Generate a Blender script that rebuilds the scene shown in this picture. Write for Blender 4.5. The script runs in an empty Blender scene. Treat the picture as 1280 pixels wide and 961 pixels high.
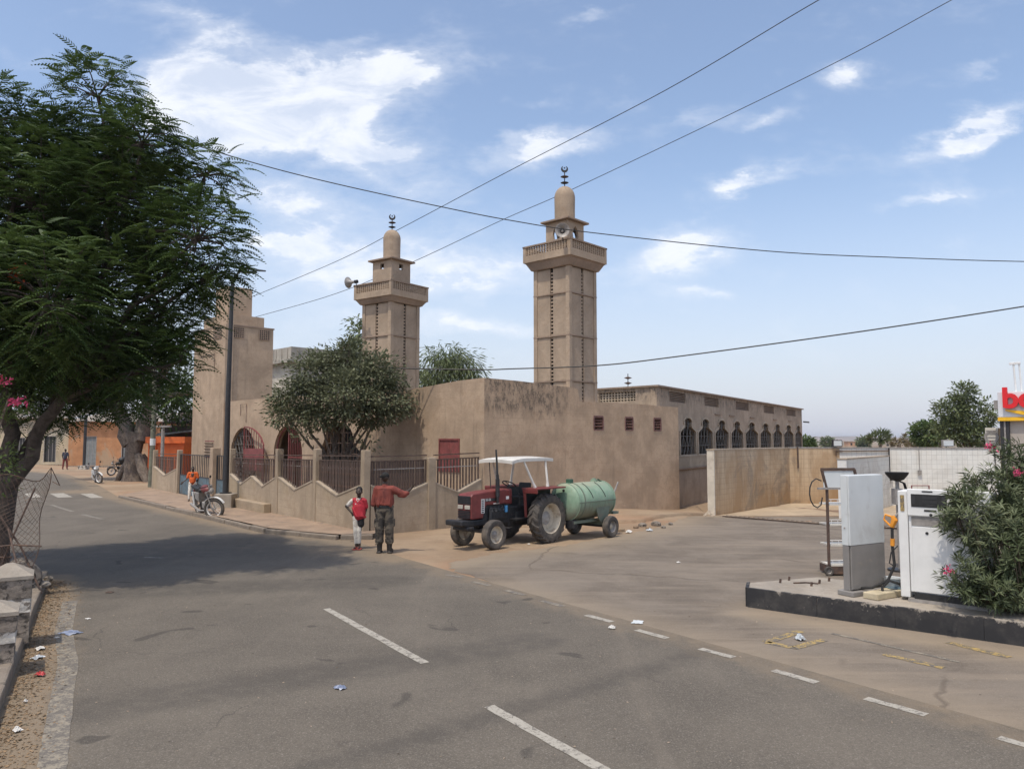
import bpy, bmesh, math, random
import numpy as np
from mathutils import Vector, Matrix, Quaternion
random.seed(7); RNG = np.random.default_rng(7)
PI = math.pi
scene = bpy.context.scene
COL = scene.collection

# ------------------------------------------------------------------ camera
FPX = 950.0                      # focal length in pixels of the 1280 px wide photograph
PITCH = math.atan(67.5 / FPX)
cam_d = bpy.data.cameras.new('camera'); cam = bpy.data.objects.new('camera', cam_d); COL.objects.link(cam)
cam_d.sensor_width = 36.0; cam_d.lens = FPX / 1280 * 36.0; cam_d.clip_start = 0.05; cam_d.clip_end = 20000
cam.location = (0, 0, 2.5); cam.rotation_euler = (PI / 2 + PITCH, 0, 0)
scene.camera = cam
scene.view_settings.view_transform = 'Standard'; scene.view_settings.look = 'None'
scene.view_settings.exposure = 0.45; scene.view_settings.gamma = 1.0
scene.view_settings.use_curve_mapping = False

# ------------------------------------------------------------------ node helper
class NT:
    def __init__(s, tree): s.t = tree; s.n = tree.nodes; s.l = tree.links
    def node(s, typ, **kw):
        nd = s.n.new(typ)
        for k, v in kw.items():
            if k == 'ins':
                for a, b in v.items():
                    if isinstance(b, bpy.types.NodeSocket): s.l.new(b, nd.inputs[a])
                    else: nd.inputs[a].default_value = b
            else: setattr(nd, k, v)
        return nd
    def m(s, op, a, b=None, c=None, clamp=False):
        nd = s.n.new('ShaderNodeMath'); nd.operation = op; nd.use_clamp = clamp
        for i, x in enumerate((a, b, c)):
            if x is None: continue
            if isinstance(x, bpy.types.NodeSocket): s.l.new(x, nd.inputs[i])
            else: nd.inputs[i].default_value = x
        return nd.outputs[0]
    def mix(s, f, a, b, blend='MIX'):
        nd = s.n.new('ShaderNodeMix'); nd.data_type = 'RGBA'; nd.blend_type = blend
        for i, x in ((0, f), (6, a), (7, b)):
            if isinstance(x, bpy.types.NodeSocket): s.l.new(x, nd.inputs[i])
            elif i == 0: nd.inputs[0].default_value = x
            else: nd.inputs[i].default_value = tuple(x) + (1,) if len(x) == 3 else x
        return nd.outputs[2]
    def noise(s, vec, scale, detail=4, rough=.55, dist=0.0):
        return s.node('ShaderNodeTexNoise', ins={'Vector': vec, 'Scale': scale, 'Detail': detail, 'Roughness': rough, 'Distortion': dist}).outputs[0]
    def sstep(s, v, lo, hi, a=0.0, b=1.0):
        nd = s.n.new('ShaderNodeMapRange'); nd.interpolation_type = 'SMOOTHSTEP'
        s.l.new(v, nd.inputs[0]); nd.inputs[1].default_value = lo; nd.inputs[2].default_value = hi
        nd.inputs[3].default_value = a; nd.inputs[4].default_value = b
        return nd.outputs[0]
    def scl(s, v, sc):
        nd = s.n.new('ShaderNodeVectorMath'); nd.operation = 'MULTIPLY'; s.l.new(v, nd.inputs[0]); nd.inputs[1].default_value = sc
        return nd.outputs[0]

# ------------------------------------------------------------------ world: daylight sky with clouds
SUN_EL = math.radians(67); sx, sy = -.52, -.85
SUN_AZ = math.atan2(sx, sy)
world = bpy.data.worlds.new('World'); scene.world = world; world.use_nodes = True
W = NT(world.node_tree); W.n.clear()
tc = W.node('ShaderNodeTexCoord').outputs['Generated']
sky = W.node('ShaderNodeTexSky', sky_type='NISHITA', sun_disc=False, sun_elevation=SUN_EL, sun_rotation=SUN_AZ,
             altitude=100.0, air_density=1.0, dust_density=2.2, ozone_density=1.4).outputs[0]
sep = W.node('ShaderNodeSeparateXYZ', ins={0: tc})
dx, dy, dz = sep.outputs
den = W.m('MAXIMUM', W.m('ABSOLUTE', dy), .05)
cu = W.m('DIVIDE', dx, den); cw = W.m('DIVIDE', dz, den)
front = W.sstep(dy, 0.0, .3)
cvec = W.node('ShaderNodeCombineXYZ', ins={0: cu, 1: cw, 2: 0.0}).outputs[0]
cvs = W.scl(cvec, (1.0, 2.1, 1.0))
n1 = W.noise(cvs, 6.0, 12, .64, .3)
n2 = W.noise(cvs, 16.0, 6, .6, .2)
nn = W.m('ADD', W.m('MULTIPLY', n1, .75), W.m('MULTIPLY', n2, .25))
wn = W.node('ShaderNodeTexNoise', ins={'Vector': cvs, 'Scale': 4.5, 'Detail': 7.0, 'Roughness': .62}).outputs[1]
wsep = W.node('ShaderNodeSeparateColor', ins={0: wn}).outputs
cuw = W.m('ADD', cu, W.m('MULTIPLY', W.m('SUBTRACT', wsep[0], .5), .26)); cww = W.m('ADD', cw, W.m('MULTIPLY', W.m('SUBTRACT', wsep[1], .5), .13))
def blob(px, py, rx, ry, st, tilt=0.0):
    u0 = (px - 640) / FPX; w0 = (548 - py) / FPX; a = rx / FPX; b = ry / FPX
    du = W.m('SUBTRACT', cuw, u0); dw = W.m('SUBTRACT', cww, w0)
    ct, s_ = math.cos(tilt), math.sin(tilt)
    p = W.m('ADD', W.m('MULTIPLY', du, ct / a), W.m('MULTIPLY', dw, s_ / a))
    q = W.m('ADD', W.m('MULTIPLY', du, -s_ / b), W.m('MULTIPLY', dw, ct / b))
    r2 = W.m('ADD', W.m('MULTIPLY', p, p), W.m('MULTIPLY', q, q))
    return W.m('MULTIPLY', W.m('POWER', 2.718, W.m('MULTIPLY', r2, -1.0)), st)
blobs = [(330, 118, 150, 58, .66, .1), (470, 78, 120, 22, .42, .05), (440, 172, 110, 34, .46, -.3), (220, 90, 60, 60, .4, 0), (690, 185, 70, 20, .42, .15),
         (850, 310, 90, 26, .46, .3), (1085, 75, 42, 16, .34, .1), (1215, 150, 95, 16, .52, .25), (960, 212, 45, 12, .42, .1), (865, 362, 40, 10, .36, 0),
         (1160, 240, 55, 12, .38, .2), (975, 130, 50, 10, .24, .1), (740, 8, 40, 10, .26, 0), (430, 320, 150, 35, .34, .1), (380, 245, 90, 26, .38, -.2),
         (590, 345, 110, 22, .36, 0), (600, 405, 130, 14, .34, -.05), (360, 295, 70, 12, .4, 0), (400, 400, 130, 45, .2, 0), (440, 35, 50, 10, .2, 0), (870, 140, 70, 14, .2, .4),
         (250, 20, 130, 16, .2, -.2), (1265, 70, 30, 14, .22, .3), (650, 130, 60, 10, .16, 0)]
tot = None
for b in blobs:
    v = blob(*b); tot = v if tot is None else W.m('ADD', tot, v)
tot = W.m('MULTIPLY', tot, front)
back = W.m('MULTIPLY', W.m('SUBTRACT', 1.0, front), .2)
cov = W.m('ADD', W.m('ADD', nn, W.m('MULTIPLY', tot, .8)), back)
mask = W.sstep(cov, .64, .86)
thin = W.sstep(W.m('ADD', nn, W.m('MULTIPLY', tot, 1.0)), .50, .9, 0.0, .5)
mask = W.m('MAXIMUM', mask, thin)
above = W.sstep(dz, .01, .08)
mask = W.m('MULTIPLY', mask, above)
# horizon haze of the dusty air
hz = W.sstep(dz, -.02, .36, .75, 0.0)
hsv = W.node('ShaderNodeHueSaturation', ins={'Color': sky, 'Saturation': .93, 'Value': 1.03}).outputs[0]
col = W.mix(hz, hsv, (3.55, 3.7, 4.3))
lump = W.sstep(W.noise(cvs, 9.0, 9, .65, .5), .34, .62, .52, .9)
col = W.mix(W.m('MULTIPLY', mask, lump), col, (4.9, 5.05, 5.4))
bg = W.node('ShaderNodeBackground', ins={'Color': col, 'Strength': .15})
W.l.new(bg.outputs[0], W.node('ShaderNodeOutputWorld').inputs[0])

sun_d = bpy.data.lights.new('sun', 'SUN'); sun = bpy.data.objects.new('sun', sun_d); COL.objects.link(sun)
sun_d.energy = 2.1; sun_d.angle = math.radians(.8); sun_d.color = (1, .91, .77)
hn = math.hypot(sx, sy)
to_sun = Vector((sx / hn * math.cos(SUN_EL), sy / hn * math.cos(SUN_EL), math.sin(SUN_EL)))
sun.rotation_euler = to_sun.to_track_quat('Z', 'Y').to_euler(); sun.location = (0, 0, 60)

# ------------------------------------------------------------------ materials
def newmat(name):
    m = bpy.data.materials.new(name); m.use_nodes = True
    t = NT(m.node_tree); b = t.n['Principled BSDF']
    return m, t, b
def mat(name, c, rough=.75, var=.15, vs=6.0, bump=.15, bs=40.0, metal=0.0, c2=None, c2s=2.0, c2t=(.5, .7), spec=None, world_co=False):
    m, t, b = newmat(name)
    co = t.node('ShaderNodeNewGeometry').outputs['Position'] if world_co else t.node('ShaderNodeTexCoord').outputs['Object']
    n = t.noise(co, vs, 5, .6)
    lo = tuple(x * (1 - var) for x in c); hi = tuple(min(1, x * (1 + var)) for x in c)
    cc = t.mix(t.sstep(n, .3, .7), lo, hi)
    if c2 is not None:
        n2_ = t.noise(co, c2s, 6, .65, .4)
        cc = t.mix(t.sstep(n2_, c2t[0], c2t[1]), cc, c2)
    t.l.new(cc, b.inputs['Base Color']); b.inputs['Roughness'].default_value = rough; b.inputs['Metallic'].default_value = metal
    if spec is not None: b.inputs['Specular IOR Level'].default_value = spec
    if bump:
        nb = t.noise(co, bs, 4, .6)
        bp = t.node('ShaderNodeBump', ins={'Height': nb, 'Strength': bump, 'Distance': .02}); t.l.new(bp.outputs[0], b.inputs['Normal'])
    return m
def plaster(name, c, top=None, topdir=None, grime=(.10, .085, .07), gs=.5, patch=None):
    """cement / mud render with stains, streaks and cracks; 'top' = object height where weather stains start"""
    m, t, b = newmat(name)
    co = t.node('ShaderNodeTexCoord').outputs['Object']
    n = t.noise(co, .9, 6, .6, .3); nf = t.noise(co, 9, 5, .7)
    cc = t.mix(t.sstep(n, .32, .68), tuple(x * .80 for x in c), tuple(x * 1.14 for x in c))
    cc = t.mix(t.sstep(nf, .45, .8, 0, .5), cc, tuple(x * .72 for x in c))
    if patch: cc = t.mix(t.sstep(t.noise(co, .45, 4, .6, .6), .52, .62, 0, .7), cc, patch)
    nm = t.noise(co, 2.6, 8, .78, .6); cc = t.mix(t.sstep(nm, .50, .66, 0, .5), cc, tuple(x * y for x, y in zip(c, (.80, .74, .68))))
    cc = t.mix(t.sstep(t.noise(co, 3.3, 7, .75, .3), .56, .70, 0, .45), cc, tuple(min(1, x * 1.25) for x in c))
    fs_ = t.noise(co, 28, 5, .75); cc = t.mix(t.sstep(fs_, .54, .72, 0, .5), cc, tuple(x * .55 for x in c)); cc = t.mix(t.sstep(fs_, .3, .44, .4, 0), cc, tuple(min(1, x * 1.25) for x in c))
    sp3 = t.node('ShaderNodeSeparateXYZ', ins={0: t.node('ShaderNodeVectorMath', operation='ADD', ins={0: co, 1: t.scl(t.node('ShaderNodeTexNoise', ins={'Vector': co, 'Scale': 2.0, 'Detail': 3.0}).outputs[1], (.05, .05, .05))}).outputs[0]}).outputs
    blk = t.node('ShaderNodeTexBrick', ins={'Vector': t.node('ShaderNodeCombineXYZ', ins={0: t.m('ADD', sp3[0], sp3[1]), 1: sp3[2], 2: 0.0}).outputs[0], 'Color1': (.5, .5, .5, 1), 'Color2': (.6, .6, .6, 1), 'Mortar': (0, 0, 0, 1), 'Scale': 1.0, 'Mortar Size': .012, 'Mortar Smooth': .6, 'Brick Width': .42, 'Row Height': .21})
    cc = t.mix(t.m('MULTIPLY', blk.outputs[1], t.sstep(t.noise(co, .8, 3, .5), .45, .62, 0, .32)), cc, tuple(x * .6 for x in c))
    st = t.noise(t.scl(co, (2.6, 2.6, .22)), 1.4, 6, .7, .25)
    cc = t.mix(t.sstep(st, .52, .8, 0, gs), cc, grime)
    if top is not None:
        z = t.node('ShaderNodeSeparateXYZ', ins={0: co}).outputs[2]
        edge = t.m('ADD', z, t.m('MULTIPLY', t.m('SUBTRACT', t.noise(t.scl(co, (2.2, 2.2, .35)), 1.6, 7, .75), .5), 1.6))
        f = t.m('MULTIPLY', t.sstep(edge, top - .35, top + .25), t.sstep(t.noise(t.scl(co, (1, 1, .5)), 5, 7, .8), .44, .60, .05, .85))
        if topdir: # stains only where object x lies in a range
            xx = t.node('ShaderNodeSeparateXYZ', ins={0: co}).outputs[0]
            f = t.m('MULTIPLY', f, t.m('MULTIPLY', t.sstep(xx, topdir[0] - .5, topdir[0] + .1), t.sstep(xx, topdir[1] - 1, topdir[1] + 1, 1, .12)))
        cc = t.mix(f, cc, grime)
    vo = t.node('ShaderNodeTexVoronoi', feature='DISTANCE_TO_EDGE', ins={'Vector': t.node('ShaderNodeVectorMath', operation='ADD', ins={0: co, 1: t.node('ShaderNodeTexNoise', ins={'Vector': co, 'Scale': 1.5, 'Detail': 5.0}).outputs[1]}).outputs[0], 'Scale': .35}).outputs[0]
    cc = t.mix(t.sstep(vo, 0, .004, .22, 0), cc, tuple(x * .4 for x in c))
    t.l.new(cc, b.inputs['Base Color']); b.inputs['Roughness'].default_value = .92; b.inputs['Specular IOR Level'].default_value = .2
    h = t.m('ADD', t.m('MULTIPLY', nf, .6), t.m('MULTIPLY', t.noise(co, 45, 4, .7), .4))
    bp = t.node('ShaderNodeBump', ins={'Height': h, 'Strength': .5, 'Distance': .03}); t.l.new(bp.outputs[0], b.inputs['Normal'])
    return m
def leafmat(name, c, c2, rough=.55, trans=.25, vs=1.2):
    m, t, b = newmat(name)
    co = t.node('ShaderNodeTexCoord').outputs['Object']
    n = t.noise(co, vs, 3, .6); nf = t.noise(co, 14, 2, .5)
    f = t.m('ADD', t.m('MULTIPLY', n, .6), t.m('MULTIPLY', nf, .4))
    cc = t.mix(t.sstep(f, .36, .64), c, c2)
    t.l.new(cc, b.inputs['Base Color']); b.inputs['Roughness'].default_value = rough; b.inputs['Specular IOR Level'].default_value = .25
    tr = t.node('ShaderNodeBsdfTranslucent', ins={'Color': cc}); mx = t.node('ShaderNodeMixShader', ins={0: trans, 1: b.outputs[0], 2: tr.outputs[0]})
    t.l.new(mx.outputs[0], t.n['Material Output'].inputs[0])
    return m

MUD = (.44, .34, .235)
M = {}
M['mosque'] = plaster('mosque_render_warmed', (.48, .35, .24), top=3.35, topdir=(.2, 3.6), grime=(.10, .085, .07), gs=.35)  # right wall: warmth put into the colour to counter its bluish shade
M['mosque_b'] = plaster('mosque_render_plain', (.43, .325, .232), gs=.4)
M['hall'] = plaster('hall_render', (.39, .31, .235), top=4.1, grime=(.12, .10, .085), gs=.6)
M['minaret'] = plaster('minaret_render', (.395, .308, .228), gs=.3, grime=(.16, .13, .105))
M['minaret_trim'] = plaster('minaret_trim', (.31, .235, .18), gs=.4)
M['fencewall'] = plaster('fence_wall_render', (.39, .31, .225), gs=.3, patch=(.37, .29, .19))
M['coping'] = plaster('coping_cement', (.42, .35, .27), gs=.2)
M['shade_fill'] = mat('painted_interior_shade', (.012, .011, .010), .9, 0, bump=0)  # near-black colour painted in for the shade inside openings
M['rust_red'] = mat('faded_red_paint', (.22, .06, .055), .6, .2, 5, .1, c2=(.16, .06, .045), c2s=4)
M['rust'] = mat('rusty_brown_iron', (.085, .055, .042), .75, .35, 8, .2, c2=(.16, .09, .055), c2s=7)
M['grille'] = mat('pale_wire_mesh', (.12, .108, .095), .6, .2, bump=0)
M['iron'] = mat('dark_iron', (.03, .03, .032), .55, .2, 9, .1)
M['blue_iron'] = mat('blue_grey_sheet', (.09, .14, .17), .6, .25, 4, .1, c2=(.1, .07, .05), c2s=3)
M['white'] = mat('white_paint', (.72, .72, .70), .45, .06, 3, .03, c2=(.55, .52, .46), c2s=2.2, c2t=(.55, .8))
M['dirty_white'] = mat('dirty_white_paint', (.62, .58, .5), .6, .12, 3, .1, c2=(.38, .32, .25), c2s=2, c2t=(.5, .75))
M['grey_paint'] = mat('grey_paint', (.23, .215, .2), .6, .08, 4, .04, c2=(.3, .26, .21), c2s=6, c2t=(.55, .8))
M['panel_blue'] = mat('pale_grey_panel', (.60, .625, .62), .42, .05, 2, .02, c2=(.52, .53, .52), c2s=3)
M['steel'] = mat('weathered_steel', (.28, .26, .24), .45, .2, 12, .1, .6)
M['black'] = mat('black_rubber_plastic', (.02, .02, .02), .6, .2, 20, .05)
M['tyre'] = mat('dusty_tyre_rubber', (.07, .062, .055), .9, .25, 9, .2, c2=(.15, .125, .1), c2s=5, c2t=(.45, .75))
M['rim'] = mat('cream_wheel_rim', (.52, .46, .36), .55, .1, 9, .1, c2=(.28, .21, .15), c2s=6)
M['bark'] = mat('bark', (.13, .10, .078), .95, .35, 9, .9, 18, c2=(.2, .165, .13), c2s=4)
M['bark_dark'] = mat('dark_bark', (.07, .056, .046), .95, .35, 9, .9, 22, c2=(.11, .09, .075), c2s=4)
M['twig'] = mat('twig', (.1, .08, .055), .9, .2, 9, 0)
M['leaf_flame'] = leafmat('flame_tree_leaf', (.036, .068, .020), (.09, .138, .038))
M['leaf_yard'] = leafmat('dusty_yard_leaf', (.085, .10, .05), (.20, .215, .13), trans=.2)
M['leaf_bush'] = leafmat('oleander_leaf', (.085, .11, .05), (.18, .205, .115), trans=.15, rough=.45)
M['leaf_far'] = leafmat('far_leaf', (.095, .13, .055), (.18, .21, .10))
M['leaf_bright'] = leafmat('bright_leaf', (.07, .115, .035), (.15, .2, .07))
M['leaf_dry'] = leafmat('dry_palm_leaf', (.18, .15, .08), (.26, .22, .13))
M['pink'] = mat('pink_petal', (.62, .07, .17), .6, .25, 12, 0)
M['orange_flower'] = mat('orange_red_petal', (.62, .10, .03), .6, .25, 12, 0)
M['concrete'] = plaster('worn_concrete', (.34, .30, .25), gs=.3)
M['kerbstone'] = plaster('kerb_concrete', (.25, .21, .17), gs=.3)
M['stone'] = mat('rough_stone', (.23, .195, .16), .95, .35, 7, 1.0, 14, c2=(.07, .06, .05), c2s=9, c2t=(.48, .6))
M['whitewash'] = mat('flaking_whitewash', (.5, .47, .42), .95, .2, 7, .8, 16, c2=(.17, .145, .12), c2s=6, c2t=(.50, .56))
M['skin'] = mat('dark_skin', (.045, .027, .019), .5, .12, 6, .03)
M['hair'] = mat('black_hair', (.012, .011, .010), .85, .2, 60, .3, 150)

# ------------------------------------------------------------------ mesh builder
def rotz(a): return Matrix.Rotation(a, 3, 'Z')
class MB:
    def __init__(s): s.v = []; s.f = []
    def add(s, vs, fs):
        o = len(s.v); s.v.extend([tuple(v) for v in vs]); s.f.extend([tuple(i + o for i in f) for f in fs]); return s
    def box(s, c, d, R=None):
        hx, hy, hz_ = d[0] / 2, d[1] / 2, d[2] / 2
        vs = [Vector((a * hx, b * hy, e * hz_)) for e in (-1, 1) for a, b in ((-1, -1), (1, -1), (1, 1), (-1, 1))]
        if R is not None: vs = [R @ v for v in vs]
        c = Vector(c); vs = [v + c for v in vs]
        return s.add(vs, [(3, 2, 1, 0), (4, 5, 6, 7), (0, 1, 5, 4), (1, 2, 6, 5), (2, 3, 7, 6), (3, 0, 4, 7)])
    def bx(s, x0, x1, y0, y1, z0_, z1): return s.box(((x0 + x1) / 2, (y0 + y1) / 2, (z0_ + z1) / 2), (abs(x1 - x0), abs(y1 - y0), abs(z1 - z0_)))
    def beam(s, p0, p1, w, h):
        p0 = Vector(p0); p1 = Vector(p1); d = p1 - p0; L = d.length
        if L < 1e-6: return s
        q = d.to_track_quat('X', 'Z').to_matrix(); return s.box((p0 + p1) / 2, (L, w, h), q)
    def tube(s, pts, r, n=8, caps=True):
        pts = [Vector(p) for p in pts]; rr = r if isinstance(r, (list, tuple)) else [r] * len(pts)
        o = len(s.v); prev = None
        for i, p in enumerate(pts):
            d = (pts[min(i + 1, len(pts) - 1)] - pts[max(i - 1, 0)])
            if d.length < 1e-9: d = Vector((0, 0, 1))
            d.normalize()
            if prev is None:
                a = Vector((0, 0, 1)) if abs(d.z) < .9 else Vector((1, 0, 0)); u = d.cross(a).normalized()
            else: u = (prev - d * prev.dot(d)).normalized()
            prev = u; w = d.cross(u)
            for k in range(n):
                t = 2 * PI * k / n; s.v.append(tuple(p + (u * math.cos(t) + w * math.sin(t)) * rr[i]))
        for i in range(len(pts) - 1):
            for k in range(n):
                a = o + i * n + k; b = o + i * n + (k + 1) % n; s.f.append((a, b, b + n, a + n))
        if caps: s.f.append(tuple(o + k for k in reversed(range(n)))); s.f.append(tuple(o + (len(pts) - 1) * n + k for k in range(n)))
        return s
    def cyl(s, p0, p1, r0, r1=None, n=16): return s.tube([p0, p1], [r0, r0 if r1 is None else r1], n)
    def lathe(s, prof, c=(0, 0, 0), axis='Z', n=24, R=None, caps=False):
        """prof: list of (radius, height) revolved about the axis"""
        o = len(s.v); c = Vector(c)
        for (r, h) in prof:
            for k in range(n):
                t = 2 * PI * k / n; a, b = r * math.cos(t), r * math.sin(t)
                v = Vector((a, b, h)) if axis == 'Z' else (Vector((h, a, b)) if axis == 'X' else Vector((b, h, a)))
                if R is not None: v = R @ v
                s.v.append(tuple(v + c))
        for i in range(len(prof) - 1):
            for k in range(n):
                a = o + i * n + k; b = o + i * n + (k + 1) % n; s.f.append((a, b, b + n, a + n))
        if caps: s.f.append(tuple(o + k for k in reversed(range(n)))); s.f.append(tuple(o + (len(prof) - 1) * n + k for k in range(n)))
        return s
    def ell(s, c, r, n=12, m=8, R=None):
        if not isinstance(r, (tuple, list)): r = (r, r, r)
        prof = [(math.sin(PI * i / m), -math.cos(PI * i / m)) for i in range(m + 1)]
        prof[0] = (.001, -1); prof[-1] = (.001, 1)
        o = len(s.v); c = Vector(c)
        for (q, h) in prof:
            for k in range(n):
                t = 2 * PI * k / n; v = Vector((q * math.cos(t) * r[0], q * math.sin(t) * r[1], h * r[2]))
                if R is not None: v = R @ v
                s.v.append(tuple(v + c))
        for i in range(m):
            for k in range(n):
                a = o + i * n + k; b = o + i * n + (k + 1) % n; s.f.append((a, b, b + n, a + n))
        s.f.append(tuple(o + k for k in reversed(range(n)))); s.f.append(tuple(o + m * n + k for k in range(n)))
        return s
    def prism(s, poly, y0, y1, plane='XZ'):
        """poly: 2D outline extruded along the third axis"""
        n = len(poly); vs = []
        for h in (y0, y1):
            for (a, b) in poly: vs.append((a, h, b) if plane == 'XZ' else ((a, b, h) if plane == 'XY' else (h, a, b)))
        fs = [tuple(range(n)), tuple(reversed(range(n, 2 * n)))] + [(i, i + n, (i + 1) % n + n, (i + 1) % n) for i in range(n)]
        return s.add(vs, fs)
    def quad(s, a, b, c, d): return s.add([a, b, c, d], [(0, 1, 2, 3)])
    def mesh(s, name):
        me = bpy.data.meshes.new(name); me.from_pydata(s.v, [], s.f); me.update()
        bm = bmesh.new(); bm.from_mesh(me); bmesh.ops.recalc_face_normals(bm, faces=bm.faces[:]); bm.to_mesh(me); bm.free()
        return me
    def build(s, name, m, parent=None, smooth=False, bevel=0, loc=None, rz=None, kind=None, tri=False):
        me = s.mesh(name); me.materials.append(m)
        return link(name, me, parent, smooth, bevel, loc, rz, kind)
def link(name, me, parent=None, smooth=False, bevel=0, loc=None, rz=None, kind=None):
    if smooth:
        me.polygons.foreach_set('use_smooth', [True] * len(me.polygons))
        if smooth != 'all':
            try: me.set_sharp_from_angle(angle=math.radians(38))
            except Exception: pass
    o = bpy.data.objects.new(name, me); COL.objects.link(o)
    if parent is not None: o.parent = parent
    if loc is not None: o.location = loc
    if rz is not None: o.rotation_euler = (0, 0, rz)
    if bevel:
        b = o.modifiers.new('bevel', 'BEVEL'); b.width = bevel; b.segments = 2; b.limit_method = 'ANGLE'; b.angle_limit = math.radians(50)
    if kind: o['kind'] = kind
    return o
def thing(name, label, cat, loc=(0, 0, 0), rz=0, group=None):
    o = bpy.data.objects.new(name, None); COL.objects.link(o); o.empty_display_size = .2
    o.location = loc; o.rotation_euler = (0, 0, rz); o['label'] = label; o['category'] = cat
    if group: o['group'] = group
    return o
def tag(o, label, cat, group=None):
    o['label'] = label; o['category'] = cat
    if group: o['group'] = group
    return o
def kids(o): return [c for c in bpy.data.objects if c.parent is o]
def copy_tree(o, loc, rz, label, group=None, scale=None):
    def rec(a, par):
        c = a.copy(); COL.objects.link(c)
        if par is not None: c.parent = par
        for ch in KMAP.get(a.name, []): rec(ch, c)
        return c
    KMAP = {}
    for x in bpy.data.objects:
        if x.parent: KMAP.setdefault(x.parent.name, []).append(x)
    r = rec(o, None); r.location = loc; r.rotation_euler = (0, 0, rz); r['label'] = label
    if group: r['group'] = group
    if scale: r.scale = (scale,) * 3
    return r
def piece(name, me, parent, M4):
    o = bpy.data.objects.new(name, me); COL.objects.link(o); o.parent = parent; o.matrix_basis = M4
    return o
def sm(t): t = max(0., min(1., t)); return t * t * (3 - 2 * t)
def z0(x, y):
    return -.35 * sm(((x + y) / 1.4142 - 20.3) / 6) - 5.65 * sm((x + .5 * y - 30) / 60)
def P(px, py, Y):               # world point seen at a photo pixel, at distance Y
    c, s_ = math.cos(PITCH), math.sin(PITCH); b = (480.5 - py) / FPX
    k = Y / (c - s_ * b); return Vector(((px - 640) / FPX * k, Y, 2.5 + (s_ + c * b) * k))
def Gd(px, py, z=0.0):          # ground point seen at a photo pixel
    lo, hi = 1., 400.
    for _ in range(50):
        mid = (lo + hi) / 2
        if P(px, py, mid).z > z: lo = mid
        else: hi = mid
    return P(px, py, lo)

# ------------------------------------------------------------------ ground, road, forecourt
def sheetmesh(name, rows, m, zf, attr=None, kind='structure', smooth=True):
    """rows: list of rows of (x, y)"""
    nr, nc = len(rows), len(rows[0])
    vs = [(x, y, zf(x, y)) for r in rows for (x, y) in r]
    fs = [(i * nc + j, i * nc + j + 1, (i + 1) * nc + j + 1, (i + 1) * nc + j) for i in range(nr - 1) for j in range(nc - 1)]
    me = bpy.data.meshes.new(name); me.from_pydata(vs, [], fs); me.update()
    if me.polygons[0].normal.z < 0: me.flip_normals()
    me.materials.append(m)
    if attr:
        for an, fn in attr.items():
            a = me.attributes.new(an, 'FLOAT', 'POINT'); a.data.foreach_set('value', [fn(v[0], v[1]) for v in vs])
    o = link(name, me, None, 'all'); o['kind'] = kind
    return o
def strip(L, R, nl, nc):
    """resample two paired polylines into a grid"""
    def res(Pl):
        out = []
        for i in range(len(Pl) - 1):
            for k in range(nl): t = k / nl; out.append((Pl[i][0] * (1 - t) + Pl[i + 1][0] * t, Pl[i][1] * (1 - t) + Pl[i + 1][1] * t))
        out.append(tuple(Pl[-1][:2])); return out
    a, b = res(L), res(R)
    return [[(p[0] * (1 - j / nc) + q[0] * j / nc, p[1] * (1 - j / nc) + q[1] * j / nc) for j in range(nc + 1)] for p, q in zip(a, b)]

def ground_material():
    m, t, b = newmat('dry_earth')
    co = t.node('ShaderNodeNewGeometry').outputs['Position']
    n = t.noise(co, .35, 6, .62, .3); nf = t.noise(co, 5, 6, .7)
    c = t.mix(t.sstep(n, .35, .65), (.28, .20, .132), (.36, .27, .185))
    c = t.mix(t.sstep(nf, .5, .8, 0, .6), c, (.21, .145, .095)); c = t.mix(t.sstep(t.noise(co, 1.3, 6, .75, .5), .52, .66, 0, .5), c, (.23, .165, .115))
    red = t.noise(co, .12, 4, .6); c = t.mix(t.sstep(red, .5, .62, 0, .35), c, (.36, .19, .11))
    far = t.noise(co, .02, 7, .75); sepn = t.node('ShaderNodeSeparateXYZ', ins={0: co}).outputs[1]
    f = t.m('MULTIPLY', t.sstep(sepn, 150, 500), t.sstep(far, .47, .56, 0, .9)); c = t.mix(f, c, (.12, .115, .075))
    t.l.new(c, b.inputs['Base Color']); b.inputs['Roughness'].default_value = .95; b.inputs['Specular IOR Level'].default_value = .15
    h = t.m('ADD', t.m('MULTIPLY', nf, .5), t.noise(co, 30, 5, .75))
    bp = t.node('ShaderNodeBump', ins={'Height': h, 'Strength': .6, 'Distance': .04}); t.l.new(bp.outputs[0], b.inputs['Normal'])
    return m
M['earth'] = ground_material()
xs = sorted(set(list(np.arange(-30, 30.01, .75)) + [-9000, -5000, -2500, -1200, -600, -300, -200, -140, -100, -80, -60, -50, -42, -36, 34, 39, 45, 52, 60, 70, 82, 95, 110, 140, 180, 250, 400, 700, 1200, 2500, 5000, 9000]))
ys = sorted(set(list(np.arange(-4, 48.01, .75)) + [-9000, -3000, -800, -200, -60, -20, -10, 54, 60, 68, 76, 86, 98, 115, 140, 180, 240, 330, 480, 700, 1000, 1500, 2300, 3500, 5500, 9000]))
sheetmesh('ground', [[(x, y) for x in xs] for y in ys], M['earth'], z0)

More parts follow.
